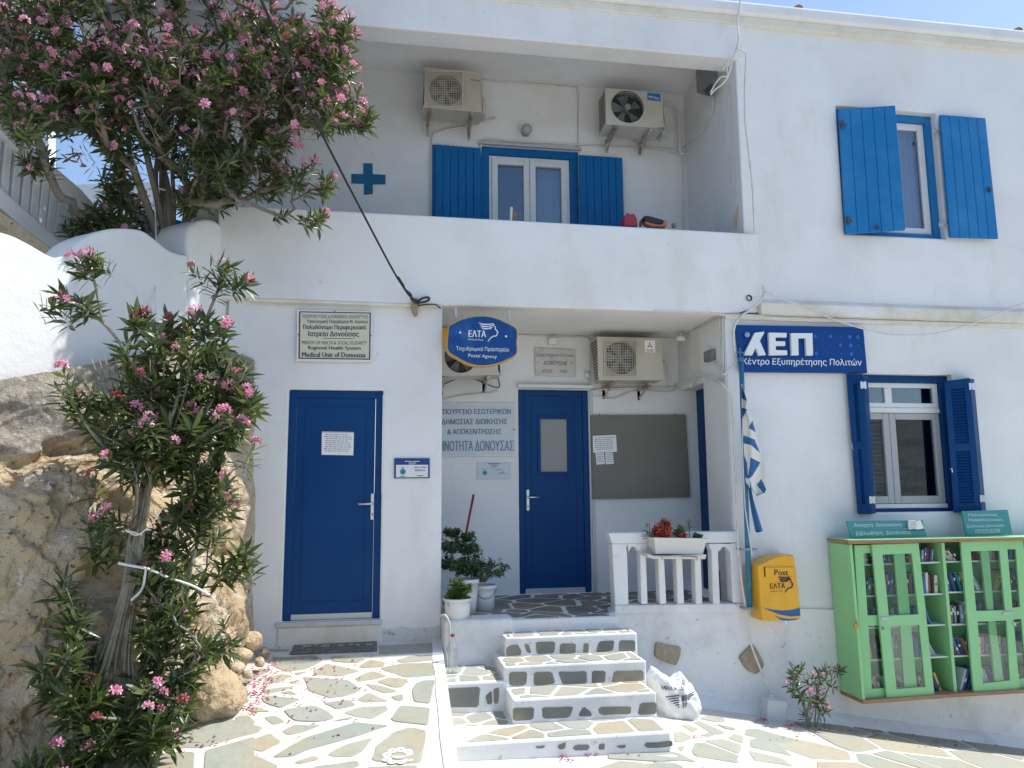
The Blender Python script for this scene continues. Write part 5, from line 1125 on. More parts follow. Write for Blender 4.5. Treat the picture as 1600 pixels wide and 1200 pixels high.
for sec, rws in (('left', left_rows), ('right', right_rows)):
    for si, (a, b, segs, H_) in enumerate(rws):
        ln = shelf_line(a, b); cnt = 0
        for (x0, x1, lean) in segs:
            x = x0
            while x < x1 - 5:
                w_ = RB_.uniform(9, 19); h_ = H_ * RB_.uniform(.82, 1.0); col = RB_.choice(list(bcol))
                if (sec, si) in (('right', 1),) and x < 800: col = RB_.choice(['teal', 'black', 'blue', 'navy'])
                if (sec, si) == ('left', 3) and 500 < x < 600: col = RB_.choice(['blue', 'pale blue', 'teal'])
                P = hy(*zc([(x, ln(x) - 1)])[0], Yc + .12); Q_ = hy(*zc([(x + w_, ln(x + w_) - 1)])[0], Yc + .12); tw = (Q_ - P).length * .93
                hh = h_ / 3.6375 / FL * 7.35; dp_ = RB_.uniform(.12, .17); th = math.radians(lean + RB_.uniform(-2, 2)); y0 = Yc + .10 + RB_.uniform(0, .03)
                if lean > 25 or lean < -25: hh *= .95
                ux = V3((math.cos(th), 0, -math.sin(th))); uz = V3((math.sin(th), 0, math.cos(th)))
                o0 = P.copy(); o0.y = y0
                if th > 0: o0 = o0 + V3((0, 0, tw * math.sin(th)))
                bk_ = thing('book', '%s book, %s from left, %s shelf, %s half of green bookcase' % (col, ordn[min(cnt, 29)], sname[si], sec), 'book', o0, 'books in the green bookcase')
                m1 = MB()
                def bx(a0, a1, b0, b1, c0_, c1_, mm): m1.hexa([o0 + ux * u_ + uz * c0_ + V3((0, v_, 0)) for u_, v_ in ((a0, b0), (a1, b0), (a1, b1), (a0, b1))], [o0 + ux * u_ + uz * c1_ + V3((0, v_, 0)) for u_, v_ in ((a0, b0), (a1, b0), (a1, b1), (a0, b1))], mm)
                bx(0, tw, 0, .004, 0, hh, 0); bx(0, .002, .004, dp_, 0, hh, 0); bx(tw - .002, tw, .004, dp_, 0, hh, 0); m1.build('cover', bmat[col], bk_)
                m1 = MB(); bx(.0022, tw - .0022, .0042, dp_ - .004, .003, hh - .003, 0); m1.build('pages', PAGES, bk_)
                if RB_.random() < .5:
                    m1 = MB(); f0 = RB_.uniform(.25, .6) * hh; bx(.2 * tw, .8 * tw, -.0008, 0, f0, f0 + hh * RB_.uniform(.08, .25), 0); m1.build('spine_title', PAPER if bcol[col][0] < .4 else BLACK, bk_)
                cnt += 1; x += w_ / max(.45, math.cos(th))
# boards on top
def teal(label, quads, txt, Y, name='painted_board'):
    q = qpx(zc(quads[0]), Y); t = thing(name, label, 'sign', q.pt(.5, 1))
    for k in quads: MB().prism(ppx(zc(k), Y), (0, .018, 0)).build('plank', TEAL, t, bevel=.003)
    mb = MB()
    for s_, b in txt: text_into(mb, s_, onY(Y - .003), zc(b), .0)
    mb.build('lettering', mat('chalky_paint', (.68, .74, .74), .8), t, recalc=False); return t
Yt = Yc + .10
tb_ = teal('teal two plank sign of handwritten Greek with a small open book, left on the bookcase', [[(155, 124), (590, 120), (596, 165), (168, 171)], [(170, 174), (598, 168), (614, 212), (184, 222)]],
   [('Ανοιχτη  δανειστικη', [(196, 137), (466, 135), (468, 157), (200, 163)]), ('βιβλιοθηκη  Δονουσας', [(208, 184), (520, 176), (524, 203), (212, 212)])], Yt)
ob = thing('book_ornament', 'small white open book ornament fixed to the end of the teal plank sign', 'ornament', hy(*zc([(550, 175)])[0], Yt - .03))
mb = MB(); mb.prism(ppx(zc([(508, 121), (540, 118), (558, 124), (562, 172), (540, 168), (512, 173)]), Yt - .03), (0, .022, 0)); mb.prism(ppx(zc([(558, 124), (566, 120), (578, 122), (596, 166), (580, 170), (562, 172)]), Yt - .032), (0, .022, 0)); mb.build('pages', WHITE, ob, bevel=.003)
MB().prism(ppx(zc([(504, 118), (510, 118), (512, 176), (564, 176), (598, 172), (600, 178), (506, 180)]), Yt - .006), (0, .004, 0)).build('cover', DGREY, ob)
mb = MB()
for i in range(7): mb.prism(ppx(zc([(514, 128 + i * 6), (552, 126 + i * 6), (552, 127.5 + i * 6), (514, 129.5 + i * 6)]), Yt - .0315), (0, .001, 0))
mb.build('print', mat_print, ob)
teal('taller teal board of handwritten Greek propped on the right of the bookcase', [[(812, 68), (1072, 60), (1100, 200), (836, 208)]], [('Πολιτιστικος', [(848, 82), (1012, 80), (1014, 98), (850, 100)]), ('Περιβαλλοντικος', [(848, 110), (1042, 108), (1046, 127), (850, 129)]), ('Συλλογος Δονουσας', [(840, 145), (1050, 140), (1052, 160), (842, 166)]), ('ΠΟΣΕΙΔΩΝ', [(888, 174), (1026, 166), (1028, 190), (890, 196)])], Yt + .02)

# ------------------------------------------------------------------ plants
def leaf_unit(seed=0):
    # lanceolate leaf, unit length along x, V-folded, drooping a little
    prof = [(0, 0, 0), (.22, .085, .0), (.55, .10, -.02), (.82, .055, -.06), (1, 0, -.12)]
    v = [prof[0]] ; f = []
    v = [(0, 0, 0), (.22, .08, .012), (.22, 0, -.006), (.22, -.08, .012), (.6, .095, -.012), (.6, 0, -.03), (.6, -.095, -.012), (1, 0, -.12)]
    f = [(0, 2, 1), (0, 3, 2), (1, 2, 5, 4), (2, 3, 6, 5), (4, 5, 7), (5, 6, 7)]
    return np.array(v), f
LU, LF = leaf_unit()
def mat_from(p, d, up, L, Wd):
    x = d.normalized(); y = up.cross(x)
    if y.length < 1e-3: y = V3((1, 0, 0)).cross(x)
    y.normalize(); z = x.cross(y)
    return np.array([[x.x * L, y.x * L * Wd, z.x * L, p.x], [x.y * L, y.y * L * Wd, z.y * L, p.y], [x.z * L, y.z * L * Wd, z.z * L, p.z]])
def batch_leaves(mats, name, mt, parent, unit=None, uf=None):
    U_, f_ = (LU, LF) if unit is None else (unit, uf)
    if not len(mats): return None
    o_ = np.array(rootloc(parent)) if parent else np.zeros(3)
    M = np.array(mats); Vh = np.concatenate([U_, np.ones((len(U_), 1))], 1); P = np.einsum('nij,kj->nki', M, Vh).reshape(-1, 3) - o_
    n = len(U_); F_ = [tuple(i + k * n for i in fc) for k in range(len(M)) for fc in f_]
    me = bpy.data.meshes.new(name); me.from_pydata(P.tolist(), [], F_); me.materials.append(mt)
    o = bpy.data.objects.new(name, me); C.objects.link(o); o.parent = parent; o['kind'] = 'stuff'; return o
leaf_me = {}
def single(mats, name, mt, parent, unit=None, uf=None, key=None):
    U_, f_ = (LU, LF) if unit is None else (unit, uf); k = (key or name, mt.name)
    if k not in leaf_me:
        me = bpy.data.meshes.new(name); me.from_pydata([tuple(p) for p in U_], [], f_); me.materials.append(mt); leaf_me[k] = me
    o_ = rootloc(parent)
    for M in mats:
        o = bpy.data.objects.new(name, leaf_me[k]); C.objects.link(o); o.parent = parent
        m4 = Matrix([list(M[0]), list(M[1]), list(M[2]), [0, 0, 0, 1]]); m4.translation -= o_; o.matrix_local = m4
def flower_unit(seed, nf=6):
    rg = random.Random(seed); v = []; f = []
    for k in range(nf):
        d = V3((rg.gauss(0, 1), rg.gauss(0, 1), abs(rg.gauss(0, .8)) + .1)).normalized(); c = d * rg.uniform(.25, .5); a = d.orthogonal().normalized(); b = d.cross(a); R_ = rg.uniform(.30, .42); n0 = len(v); v.append(tuple(c - d * .08)); ph = rg.uniform(0, 6)
        for p in range(5):
            t = ph + 2 * math.pi * p / 5
            for dt, r_, h in ((-.42, .62, .04), (-.2, 1, .02), (.25, .95, .06), (.45, .6, .03)):
                q = c + (a * math.cos(t + dt) + b * math.sin(t + dt)) * R_ * r_ + d * h; v.append(tuple(q))
            i = n0 + 1 + p * 4; f += [(n0, i, i + 1, i + 2), (n0, i + 2, i + 3)]
    return np.array(v), f
FLW = [flower_unit(s, 5) for s in range(4)]

class Skeleton:
    def __init__(s): s.p = []; s.par = []; s.cnt = []
    def add(s, p, par): s.p.append(p.copy()); s.par.append(par); s.cnt.append(0); return len(s.p) - 1
    def path(s, pts, par=-1):
        ids = []
        for p in pts: par = s.add(p, par); ids.append(par)
        return ids
    def attach(s, tip, rg, step=.09, jit=.02, lo=0):
        A = np.array([tuple(q) for q in s.p]); t = np.array(tuple(tip)); d = np.linalg.norm(A - t, axis=1); pen = np.maximum(0, A[:, 2] - t[2] + .03) * 2.0; pen[:lo] += 5
        i = int(np.argmin(d + pen)); a = s.p[i]; n = max(1, int((tip - a).length / step)); par = i; sag = (tip - a).length * .12
        for k in range(1, n + 1):
            u = k / n; q = a.lerp(tip, u) + V3((rg.gauss(0, jit), rg.gauss(0, jit), rg.gauss(0, jit) - sag * math.sin(math.pi * u))) * (1 if k < n else 0)
            par = s.add(q, par)
        q = par
        while q >= 0: s.cnt[q] += 1; q = s.par[q]
        d = tip - s.p[s.par[par]]; return d.normalized() if d.length > 1e-6 else V3((0, 0, 1))
    def mesh(s, r0, pw=.5, rmin=.0025, rmax=.06, thick=None):
        mb = MB(); n = len(s.p); ch = [[] for _ in range(n)]
        for i in range(n):
            if s.par[i] >= 0: ch[s.par[i]].append(i)
        main = [max(c, key=lambda k: s.cnt[k]) if c else -1 for c in ch]
        R_ = [min(rmax, max(rmin, r0 * max(1, c) ** pw)) for c in s.cnt]
        for i in range(n):
            if s.par[i] >= 0 and main[s.par[i]] == i: continue
            chain = [i] if s.par[i] < 0 else [s.par[i], i]
            while main[chain[-1]] >= 0: chain.append(main[chain[-1]])
            if len(chain) < 2: continue
            pts = [s.p[k] for k in chain]; rr_ = [R_[k] for k in chain]
            if s.par[i] >= 0: rr_[0] = rr_[1]
            for _ in range(2): rr_ = [rr_[0]] + [(rr_[k - 1] + rr_[k] + rr_[k + 1]) / 3 for k in range(1, len(rr_) - 1)] + [rr_[-1]]
            m_ = 5 if max(rr_) < .01 else 8; k0 = len(mb.v); mb.tube(pts, 1, m_)
            for a, (c, r) in enumerate(zip(pts, rr_)):
                for b in range(m_):
                    q = V3(mb.v[k0 + a * m_ + b]); wob = 1 + .12 * noise.noise(q * 30) if r > .01 else 1; mb.v[k0 + a * m_ + b] = tuple(c + (q - c) * r * wob)
        return mb
def foliage(tips, rg, L, nw=7, per=3, span=.16, spread=(35, 80), droop=.15, Wd=1.0, up_bias=.3):
    out = []
    for tip, d in tips:
        d = (d + V3((rg.gauss(0, .2), rg.gauss(0, .2), up_bias))).normalized(); a = d.orthogonal().normalized(); b = d.cross(a); ph = rg.uniform(0, 6.28); nn = rg.randint(max(2, nw - 2), nw + 1)
        for k in range(nn):
            t = k / nn; p = tip - d * span * (1 - t) * .9; ang = math.radians(spread[1] + (spread[0] - spread[1]) * t)
            for m_ in range(per):
                if rg.random() < .1: continue
                th = ph + k * .9 + 2 * math.pi * m_ / per + rg.gauss(0, .2); rad = a * math.cos(th) + b * math.sin(th); aa = ang + rg.gauss(0, .15)
                x = d * math.cos(aa) + rad * math.sin(aa) + V3((0, 0, -droop * rg.random()))
                up = (d * math.sin(aa) - rad * math.cos(aa) + V3((rg.gauss(0, .2), rg.gauss(0, .2), rg.gauss(0, .2)))); l_ = L * rg.uniform(.6, 1.15) * (.75 + .35 * math.sin(math.pi * min(1, t + .25)))
                out.append(mat_from(p, x, up, l_, Wd * rg.uniform(.8, 1.25)))
    return out
def sample_tips(blobs, rg, avoid=()):
    out = []
    for (cx, cy, rx, ry, n, y0, y1) in blobs:
        k = 0
        while k < n:
            a, r = rg.uniform(0, 6.283), math.sqrt(rg.random()); x, y = cx + rx * r * math.cos(a), cy + ry * r * math.sin(a)
            if any(math.hypot(x - ax, y - ay) < ar for ax, ay, ar in avoid): 
                if rg.random() < .93: k += .2; continue
            out.append(hy(x, y, rg.uniform(y0, y1))); k += 1
    return out
def plant(name, label, cat, loc, sk, tips, rg, L, flowers, bark, leafm, r0, fsize=.07, nobj=300, wilted=.25, nw=7, per=3, span=.16, rmax=.06, group=None, Wd=1.0, nflow_obj=300, stems='stems', fextra=None, **kw):
    t = thing(name, label, cat, loc, group)
    tips.sort(key=lambda p: (p - V3(loc)).length); td = []
    for p in tips: td.append((p, sk.attach(p, rg, lo=kw.get('lo', 0))))
    for p, d in (fextra or []): td.append((p - V3((0, 0, .03)), sk.attach(p - V3((0, 0, .02)), rg)))
    sk.mesh(r0, rmax=rmax).build(stems, bark, t, smooth=True, recalc=False)
    lv = foliage(td, rg, L, nw, per, span, Wd=Wd)
    lv.sort(key=lambda M: M[1, 3]); vis = [M for M in lv]; rg2 = random.Random(5)
    single(vis[:nobj], 'leaf', leafm, t); batch_leaves(vis[nobj:], 'foliage', leafm, t)
    fl_ = []
    for p, d in td:
        if rg.random() < flowers(p): fl_.append((p + d * .03, d))
    fl_ += fextra or []
    fm = [[], [], [], []]; wl = [[], []]
    for p, d in fl_:
        dd = (d + V3((rg.gauss(0, .3), rg.gauss(0, .3) - .3, .5))).normalized(); s_ = fsize * rg.uniform(.75, 1.2); a = dd.orthogonal().normalized(); b = dd.cross(a)
        M = np.array([[a.x * s_, b.x * s_, dd.x * s_, p.x], [a.y * s_, b.y * s_, dd.y * s_, p.y], [a.z * s_, b.z * s_, dd.z * s_, p.z]])
        if rg.random() < wilted: wl[rg.randint(0, 1)].append(M * np.array([[.8, .8, .8, 1]]))
        else: fm[rg.randint(0, 3)].append(M)
    for i in range(4): single(fm[i], 'flower_cluster', PETAL, t, *FLW[i], key='fc%d' % i)
    for i in range(2): single(wl[i], 'wilted_flower_cluster', PETALW, t, *FLW[i], key='wf%d' % i)
    return t

# big oleander behind the white wall
rg = random.Random(21); sk = Skeleton(); base = hy(262, 392, 6.98); base.z -= .15
trunks = [[(262, 405), (250, 340), (243, 270), (262, 200), (250, 120), (225, 40), (215, -30)], [(268, 405), (272, 330), (270, 250), (285, 180), (300, 110), (330, 40), (350, -30)], [(272, 408), (290, 350), (310, 300), (318, 240), (345, 190), (385, 140), (430, 90), (480, 40)],
          [(256, 408), (240, 350), (222, 300), (205, 250), (195, 190), (160, 130), (110, 90), (60, 60)], [(260, 400), (250, 330), (238, 280), (222, 220), (190, 170), (150, 120), (130, 60)], [(264, 404), (252, 310), (250, 240), (238, 180), (215, 120), (200, 60)], [(254, 405), (225, 345), (200, 312), (190, 270), (186, 220)], [(268, 400), (262, 300), (240, 220), (225, 160), (190, 90), (170, 20)],
          [(275, 410), (292, 340), (300, 290), (360, 250), (400, 200), (450, 190), (520, 195)], [(266, 404), (256, 300), (262, 230), (300, 160), (330, 90), (400, 20)]]
yend = [6.5, 6.6, 6.9, 6.3, 6.2, 6.6, 6.9, 7.0, 6.2, 6.9]
for tr, ye_ in zip(trunks, yend):
    n = len(tr); pts = [hy(x, y, 6.98 + rg.uniform(-.06, .06) + (ye_ - 6.98) * (i / (n - 1)) ** 1.3) for i, (x, y) in enumerate(tr)]
    sk.path(smooth_line(pts, 5))
blobs = [(270, 50, 285, 105, 440, 5.95, 7.3), (110, 130, 120, 80, 130, 6.1, 7.3), (430, 140, 135, 80, 200, 5.9, 6.85), (60, 40, 80, 80, 75, 6.1, 7.3), (45, 180, 45, 30, 18, 5.9, 6.2), (380, 235, 90, 45, 70, 6.0, 6.85), (325, 270, 65, 50, 62, 6.2, 6.9), (480, 275, 42, 24, 13, 6.0, 6.4), (492, 335, 18, 12, 4, 6.0, 6.3), (215, 215, 60, 40, 40, 6.3, 7.0),
         (52, 245, 26, 16, 8, 5.95, 6.2), (150, 350, 50, 26, 44, 6.6, 7.0), (205, 330, 45, 40, 34, 6.9, 7.4), (320, 305, 45, 22, 30, 6.4, 6.9), (560, 185, 28, 25, 13, 6.0, 6.3), (185, 280, 30, 40, 22, 6.8, 7.3), (-90, 60, 90, 120, 40, 6.3, 7.3), (270, -90, 320, 70, 170, 6.0, 7.3), (230, 160, 170, 60, 100, 6.3, 7.4), (520, 60, 30, 60, 30, 6.0, 6.6), (240, 120, 200, 60, 110, 6.1, 7.2), (430, 300, 30, 15, 7, 6.2, 6.5), (500, 120, 60, 70, 46, 6.0, 6.6), (455, 330, 10, 6, 1, 6.1, 6.2)]
tips = sample_tips(blobs, rg, [(118, 238, 42), (325, 205, 18), (88, 215, 22), (150, 255, 22), (252, 290, 26)])
def fpr(p):
    x, y = topx(p); return .85 if (y < 215 and p.y < 7.2) else .6 if (x > 400 or x < 60) else .12
plant('oleander_tree', 'tall pink flowering oleander rising behind the white garden wall', 'oleander tree', base, sk, tips, rg, .125, fpr, BARK, LEAF, .0038, fsize=.074, wilted=.08, nw=6, per=3, span=.15, rmax=.034, stems='trunk', lo=0)
bt_ = [(hy(rg.uniform(60, 540), rg.uniform(20, 300), rg.uniform(6.1, 6.9)), V3((rg.uniform(-1, 1), -.4, rg.uniform(-.6, .8))).normalized()) for _ in range(46)]
batch_leaves(foliage(bt_, rg, .10, 3, 2, .12, up_bias=-.4), 'dry_leaves', LEAFD, bpy.data.objects['oleander_tree'])
tw = MB()
for _ in range(70):
    a = hy(rg.uniform(150, 500), rg.uniform(60, 290), rg.uniform(6.1, 6.8)); b = a + V3((rg.uniform(-.22, .22), rg.uniform(-.15, .1), rg.uniform(-.05, .26))); tw.tube([a, a.lerp(b, .5) + V3((rg.uniform(-.03, .03), 0, -.02)), b], .004, 4, 0, .002)
tw.build('bare_twigs', BARK2, bpy.data.objects['oleander_tree'], kind='stuff')
tw = MB(); tw.tube([hy(238, 292, 6.9), hy(243, 340, 6.86), hy(244, 384, 6.62), hy(243, 470, 6.35), hy(243, 575, 6.2)], .006, 5); tag(tw.build('hanging_string', ROPEM), 'thin white cord hanging down the garden wall from the oleander trunk', 'cord')
tw = MB(); tw.tube([hy(232, 296, 6.87), hy(246, 294, 6.84), hy(258, 297, 6.87)], .009, 5); tag(tw.build('trunk_tie', ROPEM), 'short pale tie knotted round the oleander trunk', 'tie')

# oleander in front of the rock
rg = random.Random(8); sk = Skeleton()
lb = hy(170, 1150, 5.0)
for i in range(16):
    s_ = rg.uniform(-1, 1); e = rg.uniform(-1, 1)
    pts = [hy(150 + 55 * s_ + (25 if s_ > 0 else 0), 1175 + rg.uniform(-20, 10), 5.0 + rg.uniform(-.08, .12)), hy(178 + 30 * s_, 1040, 5.05 + rg.uniform(-.05, .05)), hy(203 + 13 * s_, 920, 5.1 + .02 * s_), hy(214 + 12 * s_, 835, 5.12), hy(232 + 26 * (s_ * .5 + e * .5), 745, 5.15 + .08 * e), hy(250 + 80 * e, 640, 5.2 + .15 * rg.uniform(-1, 1)), hy(255 + 115 * e, 560, 5.2 + .25 * rg.uniform(-1, 1))]
    sk.path(smooth_line(pts, 5))
sk.path(smooth_line([hy(238, 640, 5.15), hy(212, 575, 5.1), (hy(175, 520, 5.1)), hy(145, 490, 5.1), hy(125, 470, 5.1)], 4)); sk.path(smooth_line([hy(212, 575, 5.1), hy(232, 610, 5.15)], 2))
sk.path(smooth_line([hy(250, 600, 5.2), hy(300, 560, 5.2), hy(322, 500, 5.25), hy(342, 450, 5.25)], 4)); sk.path(smooth_line([hy(160, 505, 5.1), hy(150, 450, 5.1), hy(142, 425, 5.1)], 3)); sk.path(smooth_line([hy(180, 720, 5.1), hy(140, 670, 5.0), hy(115, 630, 5.0)], 3)); sk.path(smooth_line([hy(240, 600, 5.2), hy(238, 540, 5.2), hy(222, 500, 5.2)], 3))
sk.path(smooth_line([hy(115, 1190, 4.9), hy(108, 1040, 4.9), hy(116, 950, 4.9)], 4)); sk.path(smooth_line([hy(250, 1180, 5.1), hy(262, 1080, 5.1), hy(285, 980, 5.15), hy(300, 880, 5.2), hy(330, 790, 5.25)], 4)); sk.path(smooth_line([hy(235, 1180, 5.1), hy(240, 1080, 5.1), hy(250, 990, 5.1)], 4))
nlo = 0
blobs = [(262, 560, 85, 55, 34, 4.95, 5.5), (330, 620, 60, 60, 32, 5.0, 5.5), (225, 650, 80, 60, 36, 4.95, 5.5), (115, 615, 38, 22, 6, 4.9, 5.1), (310, 700, 65, 50, 34, 5.0, 5.5), (375, 640, 28, 50, 12, 5.1, 5.5), (370, 550, 25, 30, 5, 5.1, 5.4), (148, 405, 15, 10, 3, 5.0, 5.2), (115, 460, 35, 12, 4, 5.0, 5.2), (340, 425, 32, 12, 4, 5.15, 5.3), (385, 440, 8, 5, 1, 5.15, 5.3), (218, 490, 14, 8, 3, 5.1, 5.3), (270, 500, 22, 12, 4, 5.1, 5.3), (325, 505, 30, 14, 5, 5.15, 5.35),
         (210, 705, 65, 30, 18, 5.0, 5.3), (290, 850, 65, 60, 24, 5.1, 5.5), (320, 780, 50, 40, 24, 5.1, 5.5), (370, 870, 28, 30, 8, 5.2, 5.5), (110, 1040, 55, 75, 26, 4.7, 5.1), (275, 1000, 60, 80, 40, 4.9, 5.3), (190, 1130, 90, 60, 36, 4.7, 5.1), (115, 940, 24, 50, 9, 4.8, 5.0), (255, 930, 50, 50, 16, 5.0, 5.3), (160, 830, 26, 40, 6, 5.0, 5.2), (100, 1200, 80, 40, 16, 4.6, 5.0), (350, 990, 18, 30, 4, 5.3, 5.5), (265, 1100, 55, 50, 18, 4.8, 5.1)]
tips = sample_tips(blobs, rg)
fex = [(hy(x, y, Y), V3((0, -.6, .6))) for x, y, Y in ((98, 572, 4.85), (82, 470, 5.0), (102, 468, 5.0), (275, 540, 5.0), (305, 485, 5.1), (165, 712, 4.9), (180, 618, 4.95), (385, 605, 5.05), (378, 655, 5.0), (398, 690, 5.0), (352, 640, 4.95), (150, 808, 4.9), (165, 795, 4.9), (260, 868, 4.9), (232, 1105, 4.75), (152, 1122, 4.7), (255, 1082, 4.8), (110, 402, 5.05), (140, 398, 5.05), (298, 415, 5.15), (390, 437, 5.2), (145, 740, 4.9), (210, 420 + 75, 5.1), (232, 650, 4.9), (370, 615, 5.1))]
plant('oleander_shrub', 'tall pink oleander shrub with bundled canes tied in front of the rock', 'oleander shrub', lb, sk, tips, rg, .135, lambda p: .2, BARK2, LEAF, .0038, fsize=.07, wilted=.25, nw=7, per=3, span=.17, rmax=.012, stems='canes', fextra=fex)
dl = foliage([(hy(x, y, 5.1), V3((0, 0, -1))) for x, y in ((190, 765), (215, 775), (205, 960), (212, 1000), (262, 655), (280, 690), (240, 730))], rg, .12, 3, 3, .1, up_bias=-.5); batch_leaves(dl, 'dry_leaves', LEAFD, bpy.data.objects['oleander_shrub'])
rb = thing('white_tape_tie', 'white plastic tape binding the oleander canes, its tail pulled to the right', 'tape', hy(215, 890, 5.0))
for pts, r in (([(185, 880), (205, 884), (228, 888)], .008), ([(196, 828), (215, 836), (240, 815), (252, 795)], .004), ([(230, 888), (262, 902), (300, 915), (328, 930)], .007), ([(196, 828), (222, 836)], .004), ([(228, 890), (222, 920), (205, 938)], .007)):
    MB().tube(smooth_line([hy(x, y, 4.98) for x, y in pts], 4), r, 5).build('tape_strip', ROPEM, rb)

# little oleander by the right wall
rg = random.Random(4); sk = Skeleton()
for x, y in ((1240, 1060), (1262, 1050), (1278, 1062), (1300, 1062), (1285, 1040), (1252, 1080)): sk.path(smooth_line([hy(1268 + rg.uniform(-8, 8), 1140, 6.68), hy((x + 1268) / 2, (y + 1140) / 2, 6.66), hy(x, y, 6.62 + rg.uniform(-.1, .1))], 4))
tips = sample_tips([(1270, 1062, 42, 34, 17, 6.45, 6.8), (1310, 1045, 8, 12, 3, 6.5, 6.7), (1238, 1062, 12, 15, 4, 6.5, 6.7), (1275, 1105, 25, 15, 5, 6.5, 6.8)], rg)
plant('oleander_sapling', 'small pink oleander growing from the wall base beside the bookcase', 'shrub', hy(1268, 1140, 6.68), sk, tips, rg, .085, lambda p: .1, BARK2, LEAF, .003, fsize=.045, wilted=.05, nw=4, per=3, span=.09, rmax=.01, fextra=[(hy(x, y, 6.5), V3((0, -.5, .6))) for x, y in ((1272, 1052), (1285, 1053), (1285, 1080), (1294, 1098), (1268, 1080), (1228, 1066), (1293, 1106), (1280, 1086))])

# ------------------------------------------------------------------ pots on the porch
def pot(name, label, cat, c, r, h, taper, mt):
    t = thing(name, label, cat, c); MB().lathe(c, [(r * taper, 0), (r * (taper + 1) / 2, h * .5), (r * .97, h * .88), (r * 1.05, h * .88), (r * 1.06, h), (r * .97, h), (r * .93, h * .85)], 28).build('pot', mt, t, smooth=True); MB().lathe((c[0], c[1], c[2] + h * .84), [(r * .93, 0), (r * .5, .01)], 20).build('soil', EARTH, t); return t
def bush(t, c, rad, n, L, Wd, mt, rg, hgt=1.0, nobj=250, up=.4, nw=3, per=3, stems=True, squash=1):
    tips = []
    for _ in range(n):
        d = V3((rg.gauss(0, 1), rg.gauss(0, 1) * .8, abs(rg.gauss(0, 1)) * hgt + .1)).normalized(); r_ = rad * rg.uniform(.45, 1); tips.append((c + V3((d.x * r_, d.y * r_, d.z * r_ * squash)), d))
    lv = foliage(tips, rg, L, nw, per, L * 1.3, Wd=Wd, up_bias=up); lv.sort(key=lambda M: M[1, 3]); single(lv[:nobj], 'leaf', mt, t, key='leaf'); batch_leaves(lv[nobj:], 'foliage', mt, t)
    if stems:
        mb = MB()
        for p, d in tips[::3]: mb.tube(smooth_line([c + V3((rg.uniform(-.03, .03), rg.uniform(-.03, .03), -.05)), c.lerp(p, .5) + V3((0, 0, .02)), p], 3), .004, 4)
        mb.build('stems', TWIG, t)
rg = random.Random(2)
c = hy(715, 965, 6.82); c.z = ZP + .012
t = pot('potted_succulent', 'white round pot of pale green succulents at the front edge of the porch ledge', 'potted plant', c, .118, .17, .86, WHITE)
bush(t, c + V3((0, 0, .17)), .14, 44, .085, 1.8, SUCC, rg, 1.6, 200, .9, squash=1.25)
q_ = hy(733, 918, 6.8); bush(t, q_, .04, 8, .04, 2.2, SUCC, rg, 1, 40, .3, stems=False)
c = hy(757, 945, 7.3); c.z = ZP + .003
t = thing('paint_bucket', 'white plastic bucket with wire handle holding a dark leafy plant', 'bucket', c); MB().lathe(c, [(.088, 0), (.098, .15), (.105, .19), (.113, .19), (.113, .225), (.104, .225), (.1, .18)], 28).build('bucket_body', WHITE, t, smooth=True)
MB().tube([(c.x + .113 * math.cos(a), c.y - .115 * abs(math.sin(a)) - .002, c.z + .19 - .08 * math.sin(a) ** 2) for a in [math.pi * (1 + k / 14) for k in range(15)]], .003, 5).build('wire_handle', DGREY, t)
bush(t, c + V3((-.02, 0, .30)), .30, 90, .04, 1.9, LEAFP, rg, .5, 250, .1, nw=4, squash=.9)
c = hy(728, 935, 7.15); c.z = ZP + .003
t = pot('potted_shrub', 'tall white pot with dense dark green shrub against the porch column', 'potted plant', c, .115, .30, .8, WHITE)
for dx, dy, dz, rr_, n in ((-.12, .0, .42, .17, 90), (-.12, 0, .58, .14, 70), (-.13, 0, .72, .09, 40), (.03, .05, .40, .18, 80), (.02, .02, .56, .13, 60), (.02, 0, .68, .08, 30)):
    bush(t, c + V3((dx, dy, dz)), rr_, n, .045, 1.8, LEAFP, rg, .2, 60, .5, nw=4)
# broom sticks
mb = MB(); mb.tube([hy(725, 850, 7.9), hy(740, 773, 8.1)], .013, 8); tag(mb.build('red_broom_handle', REDP, smooth=True), 'red broom handle leaning on the porch wall behind the dark pot plants', 'broom')
br = thing('straw_broom', 'wooden handled straw broom leaning in the right corner of the porch', 'broom', hy(1133, 938, 7.35))
MB().tube([hy(1131, 886, 7.35), hy(1112, 748, 7.55)], .013, 8).build('handle', STICK, br, smooth=True)
MB().prism(ppx(trace([[(1212, 552), (1244, 548), (1250, 600), (1265, 840), (1210, 846), (1198, 610)]], 900, 780, 5.333)[0], 7.35), (0, .06, 0)).build('bristles', STRAW, br, bevel=.01)
# flower box on the balustrade
fb = thing('flower_box', 'white plastic trough with red and green succulents hung on the balustrade', 'planter', hy(1055, 868, 6.86))
def zf(l): return trace([l], 900, 780, 5.333)[0]
Yx = 6.78
top = [hy(*p, Yx) for p in zf([(580, 325), (1092, 335)])]; bot = [hy(*p, Yx + .02) for p in zf([(655, 455), (1062, 462)])]
tb2 = [hy(*p, Yx) for p in zf([(655, 337), (1088, 345)])]
bxm = MB(); T0, T1 = tb2; B0, B1 = hy(*zf([(663, 456)])[0], Yx + .02), hy(*zf([(1058, 461)])[0], Yx + .02); dp_ = .17
bxm.hexa([T0, T1, T1 + V3((0, dp_, 0)), T0 + V3((-.03, dp_, 0))], [B0, B1, B1 + V3((0, dp_ - .04, 0)), B0 + V3((-.0, dp_ - .04, 0))]); bxm.build('trough', mat('ivory_plastic', (.68, .66, .60), .5), fb, bevel=.004)
